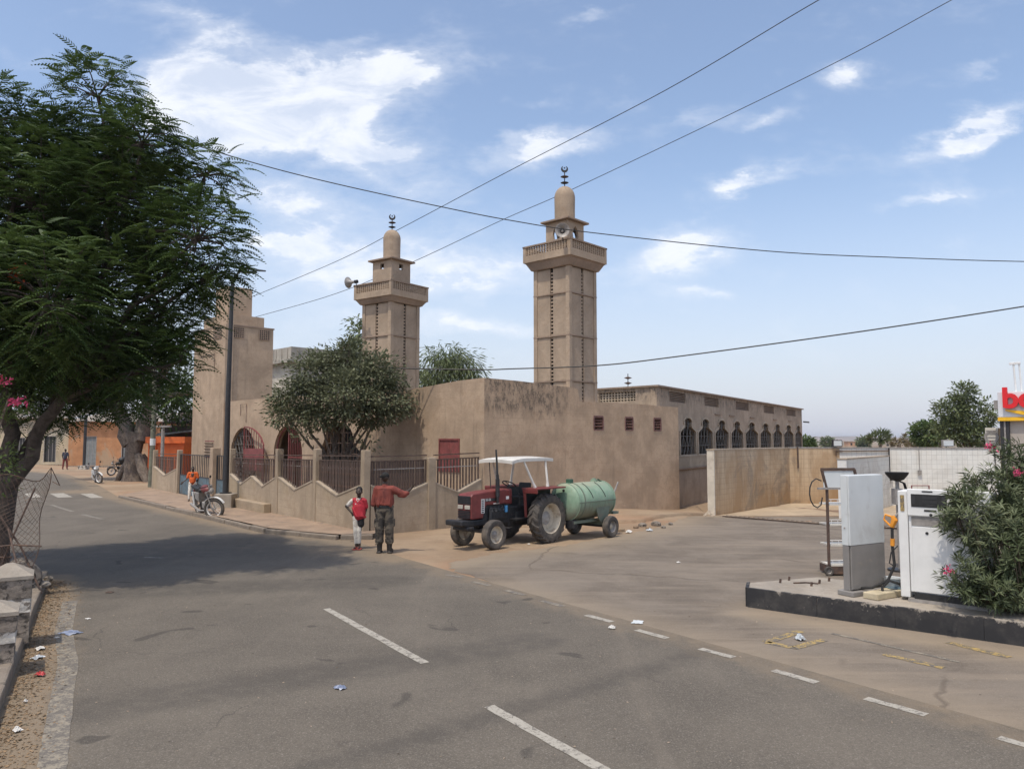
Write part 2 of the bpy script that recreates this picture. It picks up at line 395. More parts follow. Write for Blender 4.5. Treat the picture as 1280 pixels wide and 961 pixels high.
def road_material():
    m, t, b = newmat('worn_asphalt')
    co = t.node('ShaderNodeNewGeometry').outputs['Position']
    dust = t.node('ShaderNodeAttribute', attribute_name='dust').outputs['Fac']
    patch = t.node('ShaderNodeAttribute', attribute_name='patch').outputs['Fac']
    n = t.noise(co, .5, 6, .65, .2); nf = t.noise(co, 60, 3, .7); nm = t.noise(co, 3.5, 6, .65)
    Rm = t.node('ShaderNodeMapping', ins={'Vector': co, 'Rotation': (0, 0, math.radians(-32)), 'Scale': (2.2, .16, 1)}).outputs[0]
    streak = t.noise(Rm, 1.0, 5, .6)
    c = t.mix(t.sstep(n, .3, .7), (.106, .092, .075), (.148, .128, .103))
    n18 = t.noise(co, 22, 5, .75); c = t.mix(t.sstep(n18, .52, .68, 0, .45), c, (.075, .066, .056)); c = t.mix(t.sstep(n18, .30, .46, .35, 0), c, (.21, .185, .15))
    c = t.mix(t.sstep(nf, .52, .72, 0, .85), c, (.26, .235, .2))
    c = t.mix(t.sstep(nf, .25, .42, .55, 0), c, (.07, .062, .055))
    c = t.mix(t.sstep(nm, .56, .75, 0, .3), c, (.085, .075, .066))
    c = t.mix(t.sstep(streak, .5, .72, 0, .3), c, (.2, .17, .135))
    c = t.mix(t.m('MULTIPLY', t.m('MULTIPLY', patch, .6), t.sstep(nm, .3, .6, .4, 1)), c, (.075, .067, .058))
    dd = t.sstep(t.m('ADD', dust, t.m('MULTIPLY', t.m('SUBTRACT', t.m('ADD', t.m('MULTIPLY', nm, .6), t.m('MULTIPLY', streak, .4)), .5), 1.1)), .3, .9)
    c = t.mix(dd, c, (.225, .175, .122))
    # scattered oil spots
    ob = t.noise(co, 1.3, 2, .4, .8); c = t.mix(t.m('MULTIPLY', t.sstep(ob, .68, .72, 0, .6), 1.0), c, (.05, .045, .04))
    vv = t.node('ShaderNodeVectorMath', operation='ADD', ins={0: co, 1: t.scl(t.node('ShaderNodeTexNoise', ins={'Vector': co, 'Scale': 1.6, 'Detail': 7.0}).outputs[1], (.8, .8, 0))}).outputs[0]
    vo = t.node('ShaderNodeTexVoronoi', feature='DISTANCE_TO_EDGE', voronoi_dimensions='2D', ins={'Vector': vv, 'Scale': .45}).outputs[0]
    c = t.mix(t.m('MULTIPLY', t.sstep(vo, 0, .008, .55, 0), t.sstep(t.noise(co, .35, 3, .5), .5, .62)), c, (.05, .045, .04))
    agg = t.noise(co, 140, 2, .5); c = t.mix(t.sstep(agg, .58, .72, 0, .5), c, (.27, .24, .2)); c = t.mix(t.sstep(agg, .28, .42, .5, 0), c, (.05, .045, .04))
    t.l.new(c, b.inputs['Base Color']); b.inputs['Roughness'].default_value = .9; b.inputs['Specular IOR Level'].default_value = .2
    bp = t.node('ShaderNodeBump', ins={'Height': t.m('ADD', t.m('MULTIPLY', nf, 1.0), t.m('MULTIPLY', nm, .6)), 'Strength': .5, 'Distance': .012}); t.l.new(bp.outputs[0], b.inputs['Normal'])
    return m
M['road'] = road_material()
def seg_d(x, y, a, b):
    ax, ay = a; bx_, by_ = b; vx, vy = bx_ - ax, by_ - ay
    t = max(0, min(1, ((x - ax) * vx + (y - ay) * vy) / (vx * vx + vy * vy))); return math.hypot(x - ax - t * vx, y - ay - t * vy)
ROAD_L = [(2.47, -6), (-.79, 0), (-4.41, 6.65), (-8.3, 13.8), (-13, 16.2), (-22, 18.5), (-30, 22), (-42, 30), (-50, 36), (-56, 42), (-64, 50), (-80, 62)]
ROAD_R = [(13.3, -6), (9.07, 0), (4.45, 6.65), (-.35, 13.4), (-2.3, 16.2), (-3.9, 18.9), (-6.45, 20.6), (-12.0, 27.1), (-16.9, 32.9), (-22.6, 41.7), (-31.5, 54), (-46, 66)]
def dustf(x, y):
    d = 0
    dl = min(seg_d(x, y, ROAD_L[i], ROAD_L[i + 1]) for i in range(0, 3)); d = max(d, 1.05 * math.exp(-(dl / .45) ** 2) + .25 * math.exp(-(dl / 1.2) ** 2))
    dr = min(seg_d(x, y, ROAD_R[i], ROAD_R[i + 1]) for i in range(2, 5)); d = max(d, .6 * math.exp(-(dr / .8) ** 2))
    dk = min(seg_d(x, y, ROAD_R[i], ROAD_R[i + 1]) for i in range(4, 11)); d = max(d, .95 * math.exp(-(dk / 1.0) ** 2))
    d = max(d, .85 * math.exp(-((x + 3) / 2.4) ** 2 - ((y - 17.6) / 1.7) ** 2))
    d = max(d, 1.1 * math.exp(-((x + 19) / 3.4) ** 2 - ((y - 36.5) / 2.2) ** 2))
    d = max(d, .45 * math.exp(-((x + 9) / 5) ** 2 - ((y - 15.6) / 1.0) ** 2))
    d = max(d, .42 * math.exp(-((x + 6.5) / 4) ** 2 - ((y - 17.8) / .8) ** 2))
    return d
def patchf(x, y):
    p = 0
    # darker bands and old trench repairs crossing the road
    for a, b, w in (((-5.2, 6.5), (.3, 9.6), .34), ((-1.9, 5.6), (2.6, 9.4), .14), ((-13, 15.2), (-5, 18.6), 1.4), ((-8, 12.2), (-2.2, 13.6), .5)):
        p = max(p, sm(1.6 - seg_d(x, y, a, b) / w))
    return p
sheetmesh('road', strip(ROAD_L, ROAD_R, 52, 110), M['road'], lambda x, y: z0(x, y) + .004, {'dust': dustf, 'patch': patchf})

def fore_material():
    m, t, b = newmat('dusty_forecourt_concrete')
    co = t.node('ShaderNodeNewGeometry').outputs['Position']
    dust = t.node('ShaderNodeAttribute', attribute_name='dust').outputs['Fac']
    n = t.noise(co, .6, 8, .7, .5); nf = t.noise(co, 9, 6, .75); ng = t.noise(co, 60, 3, .65)
    Rm = t.node('ShaderNodeMapping', ins={'Vector': co, 'Rotation': (0, 0, math.radians(58)), 'Scale': (.22, 2.2, 1)}).outputs[0]
    streak = t.noise(Rm, 1.3, 6, .65, .4)
    c = t.mix(t.sstep(n, .34, .64), (.135, .112, .09), (.20, .168, .135))
    c = t.mix(t.sstep(streak, .44, .7, 0, .55), c, (.27, .22, .168))
    c = t.mix(t.sstep(nf, .55, .8, 0, .5), c, (.11, .092, .075))
    c = t.mix(t.sstep(ng, .5, .72, 0, .5), c, (.3, .26, .21))
    oil = t.noise(co, .7, 5, .6, 1.2); c = t.mix(t.sstep(oil, .62, .72, 0, .6), c, (.11, .09, .075))
    c = t.mix(t.m('MULTIPLY', dust, .75, clamp=True), c, (.31, .245, .17))
    vv = t.node('ShaderNodeVectorMath', operation='ADD', ins={0: co, 1: t.scl(t.node('ShaderNodeTexNoise', ins={'Vector': co, 'Scale': .9, 'Detail': 6.0}).outputs[1], (.9, .9, 0))}).outputs[0]
    vo = t.node('ShaderNodeTexVoronoi', feature='DISTANCE_TO_EDGE', voronoi_dimensions='2D', ins={'Vector': vv, 'Scale': .12}).outputs[0]
    crack = t.m('MULTIPLY', t.sstep(vo, 0, .006, 1, 0), t.sstep(t.noise(co, .4, 3, .5), .4, .55))
    c = t.mix(t.m('MULTIPLY', crack, .4), c, (.07, .055, .045))
    t.l.new(c, b.inputs['Base Color']); b.inputs['Roughness'].default_value = .9; b.inputs['Specular IOR Level'].default_value = .2
    h = t.m('SUBTRACT', t.m('ADD', t.m('MULTIPLY', ng, .5), nf), t.m('MULTIPLY', crack, 2))
    bp = t.node('ShaderNodeBump', ins={'Height': h, 'Strength': .45, 'Distance': .02}); t.l.new(bp.outputs[0], b.inputs['Normal'])
    return m
M['fore'] = fore_material()
FL = [(13.3, -6), (9.07, 0), (4.45, 6.65), (-.35, 13.4), (-1.35, 15.3), (-.3, 16.9), (1.3, 18.0), (3.6, 20.9), (5.2, 23.6), (6.2, 26.2), (7.35, 28.1)]
FR = [(45, -6), (45, 0), (45, 6.65), (45, 13.4), (45, 15.3), (45, 16.9), (45, 18.0), (45, 20.9), (45, 23.6), (45, 26.2), (45, 28.6)]
rows = strip(FL, FR, 14, 110)
for i, r in enumerate(rows):
    if i > 45: r[0] = (r[0][0] + random.uniform(-.12, .12), r[0][1] + random.uniform(-.1, .1))
def fdust(x, y):
    d = 0
    for i in range(4, 10): d = max(d, .8 * math.exp(-(seg_d(x, y, FL[i], FL[i + 1]) / .8) ** 2))
    for i in range(1, 3): d = max(d, .5 * math.exp(-(seg_d(x, y, FL[i], FL[i + 1]) / .5) ** 2))
    d = max(d, .9 * math.exp(-(seg_d(x, y, (3.4, 11.1), (6.5, 8.6)) / .35) ** 2))
    return d
sheetmesh('forecourt', rows, M['fore'], lambda x, y: z0(x, y) + .004, {'dust': fdust})
M['wash_floor'] = mat('wet_stained_wash_floor', (.40, .31, .21), .75, .15, 1.2, .2, 20, c2=(.2, .13, .085), c2s=.45, c2t=(.56, .6), world_co=True)
wf = sheetmesh('car_wash_floor', strip([(7.5, 28.2), (12.3, 33.8)], [(30, 28.9), (30, 33.8)], 12, 40), M['wash_floor'], lambda x, y: z0(x, y) + .008)

# painted markings: thin slabs on the asphalt
def paint_material(name, c, wear):
    m, t, b = newmat(name)
    co = t.node('ShaderNodeNewGeometry').outputs['Position']
    n = t.m('ADD', t.m('MULTIPLY', t.noise(co, 9, 6, .75), .6), t.m('MULTIPLY', t.noise(co, 55, 3, .7), .4))
    cc = t.mix(t.sstep(n, wear - .04, wear + .07), c, (.13, .115, .098))
    t.l.new(cc, b.inputs['Base Color']); b.inputs['Roughness'].default_value = .8
    return m
M['paint'] = paint_material('worn_white_road_paint', (.37, .34, .285), .53)
M['paint_old'] = paint_material('very_worn_white_road_paint', (.27, .235, .18), .47)
M['paint_yel'] = paint_material('worn_yellow_paint', (.42, .29, .09), .47)
def marking(name, pts, w, m, z=.008, n=8):
    """a painted line with slightly ragged edges"""
    vs = []; fs = []
    L = [Vector((p[0], p[1], 0)) for p in pts]
    full = []
    for i in range(len(L) - 1):
        for k in range(n): full.append(L[i].lerp(L[i + 1], k / n))
    full.append(L[-1])
    for i, p in enumerate(full):
        d = (full[min(i + 1, len(full) - 1)] - full[max(i - 1, 0)]).normalized(); q = Vector((-d.y, d.x, 0))
        for s_ in (-1, 1):
            e = p + q * s_ * (w / 2 + random.uniform(-.006, .006)); vs.append((e.x, e.y, z0(e.x, e.y) + z))
    for i in range(len(full) - 1): fs.append((2 * i, 2 * i + 1, 2 * i + 3, 2 * i + 2))
    me = bpy.data.meshes.new(name); me.from_pydata(vs, [], fs); me.update()
    if me.polygons[0].normal.z < 0: me.flip_normals()
    me.materials.append(m); o = link(name, me); o['kind'] = 'structure'; return o
for a, b in (((408, 761), (531, 829)), ((611, 883), (762, 967))): marking('centre_line', [Gd(*a), Gd(*b)], .11, M['paint'])
d_ = (Gd(762, 967) - Gd(611, 883)).normalized()
marking('centre_line', [(2.0, 3.4), (3.9, .5)], .11, M['paint'])
marking('centre_line', [Gd(180, 696.5), Gd(204, 697.5)], .1, M['paint_old'])
for a, b in (((64, 631), (91, 639.5)), ((103, 643), (128, 649)), ((44, 624), (56, 628))): marking('centre_line', [Gd(*a), Gd(*b)], .14, M['paint_old'])
for px0, py0, px1, py1 in ((558, 718.5, 579, 722), (590, 727, 612, 732), (632, 738, 656, 744), (677, 751, 704, 758), (733, 769, 765, 777.5), (796, 787.5, 834, 798), (875, 811, 917, 822), (967, 838, 1021, 853.5), (1082, 873, 1158, 894), (1248, 922, 1330, 946)):
    marking('edge_dash', [Gd(px0, py0), Gd(px1, py1)], .11, M['paint_old' if px0 < 700 else 'paint'])
marking('edge_line', [Gd(58, 990), Gd(66, 955), Gd(76, 880), Gd(85, 830), (-5.9, 10.2), (-6.8, 11.9)], .2, M['paint_old'], n=10)
for px0, px1, y in ((32, 50, 619), (65, 87, 619), (105, 124, 619.5), (0, 18, 618.6), (-36, -15, 618)):
    a = Gd(px0, y); b = Gd(px1, y); c_ = (a + b) / 2; w = (b - a).length
    marking('crosswalk_stripe', [(c_.x + .9, c_.y - 1.2), (c_.x - .9, c_.y + 1.2)], w * .7, M['paint'])
for pts in ([(958, 803), (993, 810), (1030, 800)], [(1105, 818), (1180, 835)], [(1185, 803), (1262, 822)], [(958, 803), (1000, 789)]):
    marking('yellow_marking', [Gd(*p) for p in pts], .12, M['paint_yel'])
marking('white_marking', [Gd(1040, 792), Gd(1200, 828)], .06, M['paint_old'])

# left pavement with kerbstones
def prism_sheet(name, poly, z0_, z1, m, kind='structure', bevel=0):
    b = MB(); b.prism(poly, z0_, z1, 'XY'); o = b.build(name, m, None, bevel=bevel); o['kind'] = kind; return o
M['pave'] = mat('dusty_brown_pavement', (.30, .215, .15), .93, .2, 1.5, .4, 30, c2=(.2, .15, .115), c2s=3, world_co=True)
def off(p, q, d):
    v = Vector((q[0] - p[0], q[1] - p[1])); v.normalize(); return (-v.y * d, v.x * d)
LK = [(2.47, -6), (-.79, 0), (-4.41, 6.65), (-8.3, 13.8)]
ox, oy = -.84, -.54
lp = [(LK[0][0] - .18, LK[0][1] - .1), (LK[1][0] - .16, LK[1][1] - .1), (LK[2][0] - .16, LK[2][1] - .1), (LK[3][0] - .16, LK[3][1] - .1)]
prism_sheet('left_pavement', lp + [(-8.9, 14.4), (-10.2, 14.2), (-30, 14.0), (-30, -6)], -.2, .135, M['pave'])
pl_o = bpy.data.objects['left_pavement']
kerb_root = thing('kerb', 'dark grey concrete kerb stones edging the pavement on the near left', 'kerb')
for i in range(3):
    a, b = Vector(LK[i]), Vector(LK[i + 1]); L_ = (b - a).length; n = int(L_ / 1.0); d = (b - a) / n; ang = math.atan2(d.y, d.x)
    me = MB().bx(0, d.length - .015, 0, .16, -.2, .155).mesh('kerbstone'); me.materials.append(M['kerbstone'])
    for k in range(n):
        p = a + d * k; jit = random.uniform(-.012, .012)
        o = piece('kerbstone', me, kerb_root, Matrix.Translation((p.x, p.y, jit)) @ Matrix.Rotation(ang + random.uniform(-.01, .01), 4, 'Z'))
        bv = o.modifiers.new('bevel', 'BEVEL'); bv.width = .025; bv.segments = 2

# right pavement between the kerb and the mosque's fence
KP = [(-16.5, 32.4), (-11.5, 26.4), (-6.45, 20.4), (-4.25, 19.1), (-3.45, 19.2)]
FA = Vector((-3.81, 19.8)); FD = Vector((-.622, .783)); FE = FA + FD * 21.6
IN = [(-17.2, 36.9), (-11.8, 30.0), (-6.9, 23.8), (-4.4, 20.7), (-3.45, 19.9)]
def pz(x, y): return .125
rows = strip(KP, IN, 12, 8)
vs = MB(); sheetmesh('right_pavement', rows, M['pave'], lambda x, y: .13 + .008 * math.sin(x * 3.1 + y * 2))
kr = thing('kerb', 'broken kerb stones along the pavement in front of the mosque fence', 'kerb')
for i in range(len(KP) - 1):
    a, b = Vector(KP[i]), Vector(KP[i + 1]); L_ = (b - a).length; n = max(1, int(L_ / .9)); d = (b - a) / n; ang = math.atan2(d.y, d.x)
    me = MB().bx(0, d.length - .02, -.14, 0, -.1, .14).mesh('kerbstone'); me.materials.append(M['kerbstone'])
    for k in range(n):
        if random.random() < .06 and n > 3: continue
        p = a + d * k
        o = piece('kerbstone', me, kr, Matrix.Translation((p.x, p.y, random.uniform(-.03, .006))) @ Matrix.Rotation(ang + random.uniform(-.02, .02), 4, 'Z'))
        bv = o.modifiers.new('bevel', 'BEVEL'); bv.width = .03; bv.segments = 2
# raised earth apron along the mosque's right wall
rows = strip([(.3, 21.6), (2.4, 22.4), (3.9, 22.9), (5.6, 25.5), (7.1, 27.9)], [(-.7, 22.9), (1.2, 24.9), (3.1, 26.8), (5, 28.7), (7.6, 31.4)], 10, 8)
def apz(x, y): return z0(x, y) + .09
for i, r in enumerate(rows): r[0] = (r[0][0] + random.uniform(-.05, .05), r[0][1] + random.uniform(-.05, .05))
o = sheetmesh('earth_apron', rows, M['earth'], apz)
me = o.data
bm = bmesh.new(); bm.from_mesh(me)
be = [e for e in bm.edges if e.is_boundary]
r_ = bmesh.ops.extrude_edge_only(bm, edges=be)
for v in [g for g in r_['geom'] if isinstance(g, bmesh.types.BMVert)]: v.co.z -= .25
bm.to_mesh(me); bm.free()

# distant plateau
def hills():
    m = mat('hazy_plateau', (.27, .21, .17), .95, .3, .004, 0, c2=(.14, .13, .1), c2s=.006, c2t=(.45, .6), world_co=True)
    vs = []; fs = []; n = 160; rings = [(3300, -6), (3500, 4), (3650, 12), (3900, 15), (5200, 17), (5400, -10)]
    for j, (r, h) in enumerate(rings):
        for i in range(n + 1):
            a = math.radians(-75 + 150 * i / n); hh = h
            if h > 0: hh = h * (.8 + .25 * math.sin(i * .21) + .12 * math.sin(i * .9 + 1) + .05 * random.random())
            vs.append((r * math.sin(a), r * math.cos(a), hh))
    for j in range(len(rings) - 1):
        for i in range(n): k = j * (n + 1) + i; fs.append((k, k + 1, k + n + 2, k + n + 1))
    me = bpy.data.meshes.new('hills'); me.from_pydata(vs, [], fs); me.update(); me.materials.append(m)
    if me.polygons[0].normal.z < 0: me.flip_normals()
    o = link('hills', me, None, 'all'); o['kind'] = 'structure'
hills()

# ------------------------------------------------------------------ walls with real openings
def cutout(outline, holes, t0, t1, fmap):
    """flat wall with holes, between depths t0 and t1; fmap(a, depth, b) -> xyz"""
    cd = bpy.data.curves.new('c', 'CURVE'); cd.dimensions = '2D'; cd.fill_mode = 'BOTH'; cd.extrude = (t1 - t0) / 2
    for poly in [outline] + holes:
        sp = cd.splines.new('POLY'); sp.points.add(len(poly) - 1)
        for i, (a, b) in enumerate(poly): sp.points[i].co = (a, b, 0, 1)
        sp.use_cyclic_u = True
    o = bpy.data.objects.new('c', cd); COL.objects.link(o)
    dg = bpy.context.evaluated_depsgraph_get(); me = bpy.data.meshes.new_from_object(o.evaluated_get(dg))
    bpy.data.objects.remove(o); bpy.data.curves.remove(cd)
    for v in me.vertices:
        a, b, d = v.co.x, v.co.y, v.co.z + (t0 + t1) / 2; v.co = Vector(fmap(a, d, b))
    bm = bmesh.new(); bm.from_mesh(me); bmesh.ops.remove_doubles(bm, verts=bm.verts[:], dist=1e-4); bmesh.ops.recalc_face_normals(bm, faces=bm.faces[:]); bm.to_mesh(me); bm.free()
    me.materials.clear()
    return me
def wall(name, outline, holes, t0, t1, fmap, m, parent):
    me = cutout(outline, holes, t0, t1, fmap); me.materials.append(m)
    for p in me.polygons: p.use_smooth = False
    return link(name, me, parent)
def rect(a0, a1, b0, b1): return [(a0, b0), (a1, b0), (a1, b1), (a0, b1)]
def arch(a0, a1, b0, b1, n=14):
    """opening with a round head: springs so that the top is at b1"""
    r = (a1 - a0) / 2; c = (a0 + a1) / 2; h = min(r * 1.05, (b1 - b0) * .7); sp = b1 - h
    return [(a0, b0), (a1, b0)] + [(c + r * math.cos(PI * i / n), sp + h * math.sin(PI * i / n)) for i in range(n + 1)]
def keyhole(c, w, zb, zt):
    H = zt - zb; zs = zb + H * .62; zn = zb + H * .745; hw = w * .25
    pts = [(c - w / 2, zb), (c + w / 2, zb), (c + w / 2, zs - .03), (c + w * .42, zs + (zn - zs) * .35), (c + w * .30, zs + (zn - zs) * .75), (c + hw * .92, zn)]
    cz = zt - (zt - zn) * .5; rr = (zt - zn) * .5
    for i in range(9):
        a = -.5 + (PI + 1.0) * i / 8
        pts.append((c + hw * math.cos(a) * 1.0, cz + rr * math.sin(a)))
    pts += [(c - hw * .92, zn), (c - w * .30, zs + (zn - zs) * .75), (c - w * .42, zs + (zn - zs) * .35), (c - w / 2, zs - .03)]
    return pts
def inside(poly, x, y):
    r = False; j = len(poly) - 1
    for i in range(len(poly)):
        xi, yi = poly[i]; xj, yj = poly[j]
        if (yi > y) != (yj > y) and x < (xj - xi) * (y - yi) / (yj - yi) + xi: r = not r
        j = i
    return r
def clipline(poly, p, q, n=60):
    """parts of segment pq inside poly"""
    out = []; cur = None
    for i in range(n + 1):
        t = i / n; x = p[0] + (q[0] - p[0]) * t; y = p[1] + (q[1] - p[1]) * t
        if inside(poly, x, y):
            if cur is None: cur = [(x, y), (x, y)]
            cur[1] = (x, y)
        elif cur is not None: out.append(cur); cur = None
    if cur is not None: out.append(cur)
    return out

# ------------------------------------------------------------------ the mosque
C0 = Vector((-.83, 22.5, 0)); RZ = math.radians(45)
def loc2w(x, y, z=0): return Vector((C0.x + (x - y) * .70711, C0.y + (x + y) * .70711, z))
def w2loc(X, Y): X -= C0.x; Y -= C0.y; return ((X + Y) * .70711, (Y - X) * .70711)
mosque = thing('mosque', 'long brown earth-coloured mosque with keyhole windows, arched doorways and flat roofs behind the zigzag fence', 'mosque', C0, RZ)
fl = lambda a, d, b: (d, a, b)          # street-left wall: a = local y, depth = local x
fr = lambda a, d, b: (a, d, b)          # right wall: a = local x, depth = local y
# left wall, 0 .. 17.4
A1 = arch(14.35, 16.75, 0, 2.98); A2 = arch(10.45, 12.75, 0, 3.05)
A3 = [(6.3, 1.95), (6.3, 0), (9.4, 0), (9.4, 1.95), (9.0, 2.2), (8.85, 2.45)] + [(7.85 + .95 * math.cos(t), 2.5 + .6 * math.sin(t)) for t in [PI * i / 10 for i in range(11)]] + [(6.85, 2.45), (6.7, 2.2)]
SH = rect(1.12, 2.02, 1.53, 2.45)
top = [(17.42, 4.18), (15, 4.2), (12, 4.17), (9, 4.2), (6, 4.15), (4, 4.1), (2.5, 4.18), (1.2, 4.27), (0, 4.3)]
wall('left_wall', [(0, -.2), (17.42, -.2)] + top, [A1, A2, A3, SH], 0, .28, fl, M['mosque_b'], mosque)
rt = [(3.95, 4.2), (3.0, 4.23), (1.5, 4.28), (0.02, 4.3)]
VW = [(5.14, 5.66), (6.93, 7.41), (8.72, 9.2)]
wall('right_wall', [(.0, -.6), (10.4, -.6), (10.4, 3.72), (8, 3.76), (5.6, 3.76), (4.4, 3.74), (4.3, 4.16)] + rt, [rect(a, b, 2.8, 3.27) for a, b in VW], -.004, .26, fr, M['mosque'], mosque)
MB().bx(10.14, 10.396, .262, 1.2, -.6, 3.72).build('return_wall', M['mosque'], mosque)
MB().prism([(.282, .262), (9.5, .262), (9.5, 17.2), (.282, 17.2)], 3.42, 3.58, 'XY').build('front_roof', M['concrete'], mosque)
MB().bx(.3, 9.5, 17.2, 17.4, -.2, 4.1).build('side_wall', M['mosque_b'], mosque)
M['vent_paint'] = mat('faded_brown_red_vent', (.19, .10, .085), .8, .2, 6, .1)
# shutters, louvred vents
sh = MB().bx(-.03, .0, 1.08, 2.06, 2.45, 2.5).bx(-.03, 0, 1.08, 2.06, 1.48, 1.53).bx(-.03, 0, 1.08, 1.12, 1.53, 2.45).bx(-.03, 0, 2.02, 2.06, 1.53, 2.45).build('window', M['rust_red'], mosque)
for k in range(2): MB().bx(.0, .03, 1.125 + k * .45, 1.565 + k * .45, 1.535, 2.445).build('shutter', M['rust_red'], sh)
for (a, b) in VW:
    w = MB().bx(a, b, -.02, .05, 3.24, 3.29).bx(a, b, -.02, .05, 2.78, 2.82).bx(a - .02, a + .03, -.02, .05, 2.82, 3.24).bx(b - .03, b + .02, -.02, .05, 2.82, 3.24).build('vent_window', M['vent_paint'], mosque)
    s = MB().box((0, 0, 0), (b - a - .06, .12, .016), Matrix.Rotation(math.radians(-28), 3, 'X')).mesh('slat'); s.materials.append(M['vent_paint'])
    for k in range(4): piece('slat', s, w, Matrix.Translation(((a + b) / 2, .05, 2.9 + k * .1)))
    MB().bx(a, b, .27, .29, 2.8, 3.27).build('dark_backing', M['shade_fill'], w)
w = MB().bx(-.03, .0, 18.45, 19.45, 1.62, 1.66).bx(-.03, 0, 18.45, 19.45, 2.36, 2.4).build('vent_window', M['rust_red'], mosque)
s = MB().box((0, 0, 0), (.1, .94, .02), Matrix.Rotation(math.radians(30), 3, 'Y')).mesh('slat'); s.materials.append(M['minaret_trim'])
MB().bx(-.012, -.004, 18.5, 19.4, 1.66, 2.36).build('dark_backing', M['shade_fill'], w)
for k in range(5): piece('slat', s, w, Matrix.Translation((-.05, 18.95, 1.74 + k * .135)))
# square corner tower with its unfinished upper tiers
tw = MB()
tw.bx(-.02, 2.3, 17.43, 21.0, -.3, 7.72)
tower = tw.build('corner_tower', M['mosque_b'], mosque)
MB().bx(-.1, .3, 17.36, 17.75, -.3, 7.76).build('pilaster', M['mosque_b'], tower, bevel=.02)
MB().bx(-.04, 2.34, 17.40, 21.04, 7.722, 7.79).build('coping', M['minaret_trim'], tower)
MB().bx(-.09, 0, 17.42, 17.75, 4.16, 4.2).build('ledge', M['minaret_trim'], tower)
MB().bx(.25, 2.1, 18.0, 20.6, 7.79, 8.35).build('upper_tier', M['mosque_b'], tower)
MB().bx(.55, 1.75, 18.6, 20.0, 8.35, 9.8).build('upper_stub', M['mosque_b'], tower)
def lattice(name, a0, a1, b0, b1, nx, nz, f, d, par, m, w=.03):
    """block lattice: a cast grid standing proud of a near-black backing painted in as recess shade"""
    g = MB()
    for i in range(nx + 1):
        a = a0 + (a1 - a0) * i / nx
        p = [f(a - w / 2, d[0], b0), f(a + w / 2, d[1], b1)]; g.bx(p[0][0], p[1][0], p[0][1], p[1][1], b0, b1)
    for i in range(nz + 1):
        b = b0 + (b1 - b0) * i / nz
        p = [f(a0, d[0] * .8, b - w / 2), f(a1, d[1] * .8, b + w / 2)]; g.bx(p[0][0], p[1][0], p[0][1], p[1][1], b - w / 2, b + w / 2)
    return g.build(name, m, par)
for (a0, a1) in ((.30, .80), (1.57, 2.09)):
    MB().bx(a0, a1, 17.41, 17.428, 7.2, 7.66).build('dark_backing', M['shade_fill'], tower)
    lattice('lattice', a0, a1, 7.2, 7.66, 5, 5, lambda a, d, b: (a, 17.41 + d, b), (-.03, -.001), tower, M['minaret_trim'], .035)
MB().bx(-.035, -.022, 17.85, 18.75, 7.2, 7.64).build('dark_backing', M['shade_fill'], tower)
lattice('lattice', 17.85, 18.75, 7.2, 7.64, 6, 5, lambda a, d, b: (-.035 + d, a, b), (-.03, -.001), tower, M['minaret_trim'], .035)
MB().bx(-.05, -.022, 18.6, 20.2, 6.45, 6.5).bx(-.05, -.022, 18.6, 18.65, 5.6, 6.45).build('render_band', M['minaret_trim'], tower)
for y in (15.2, 17.0):
    MB().tube([(-.05, y, 3.2), (-.05, y, 4.0), (-.05, y + .55, 4.0), (-.05, y + .55, 3.5)], .012, 6).build('conduit', M['rust'], mosque)

# arched doorways: pale mesh, red leaves
def grid_grille(poly, f, dep, m, par, name='grille', nv=9, nh=7, r=.014, diag=False):
    g = MB(); xs_ = [p[0] for p in poly]; zs_ = [p[1] for p in poly]; x0_, x1_, zl, zh = min(xs_), max(xs_), min(zs_), max(zs_)
    segs = []
    for i in range(1, nv): x = x0_ + (x1_ - x0_) * i / nv; segs.append(((x, zl), (x + (.12 if diag else 0) * random.uniform(-1, 1), zh)))
    for i in range(1, nh): z = zl + (zh - zl) * i / nh; segs.append(((x0_, z), (x1_, z)))
    if diag:
        for i in range(-2, nv, 1):
            x = x0_ + (x1_ - x0_) * i / nv; segs.append(((x, zl), (x + (zh - zl) * .45, zh))); segs.append(((x + (zh - zl) * .45, zl), (x, zh)))
    for s_, e in segs:
        for (p, q) in clipline(poly, s_, e): 
            if abs(p[0] - q[0]) + abs(p[1] - q[1]) > .03: g.tube([f(p[0], dep, p[1]), f(q[0], dep, q[1])], r, 4, False)
    n = len(poly)
    for i in range(n):
        p, q = poly[i], poly[(i + 1) % n]; g.tube([f(p[0], dep, p[1]), f(q[0], dep, q[1])], r * 1.6, 4, False)
    return g.build(name, m, par)
grid_grille(A1, fl, .14, M['grille'], mosque, nv=8, nh=8, r=.016, diag=True)
grid_grille(A3, fl, .14, M['rust'], mosque, nv=16, nh=8, r=.014)
MB().prism([(a, b) for a, b in A3], .75, .77, 'YZ').build('shade_sheet', M['shade_fill'], mosque)  # near-black sheet added as the shade behind the third arch
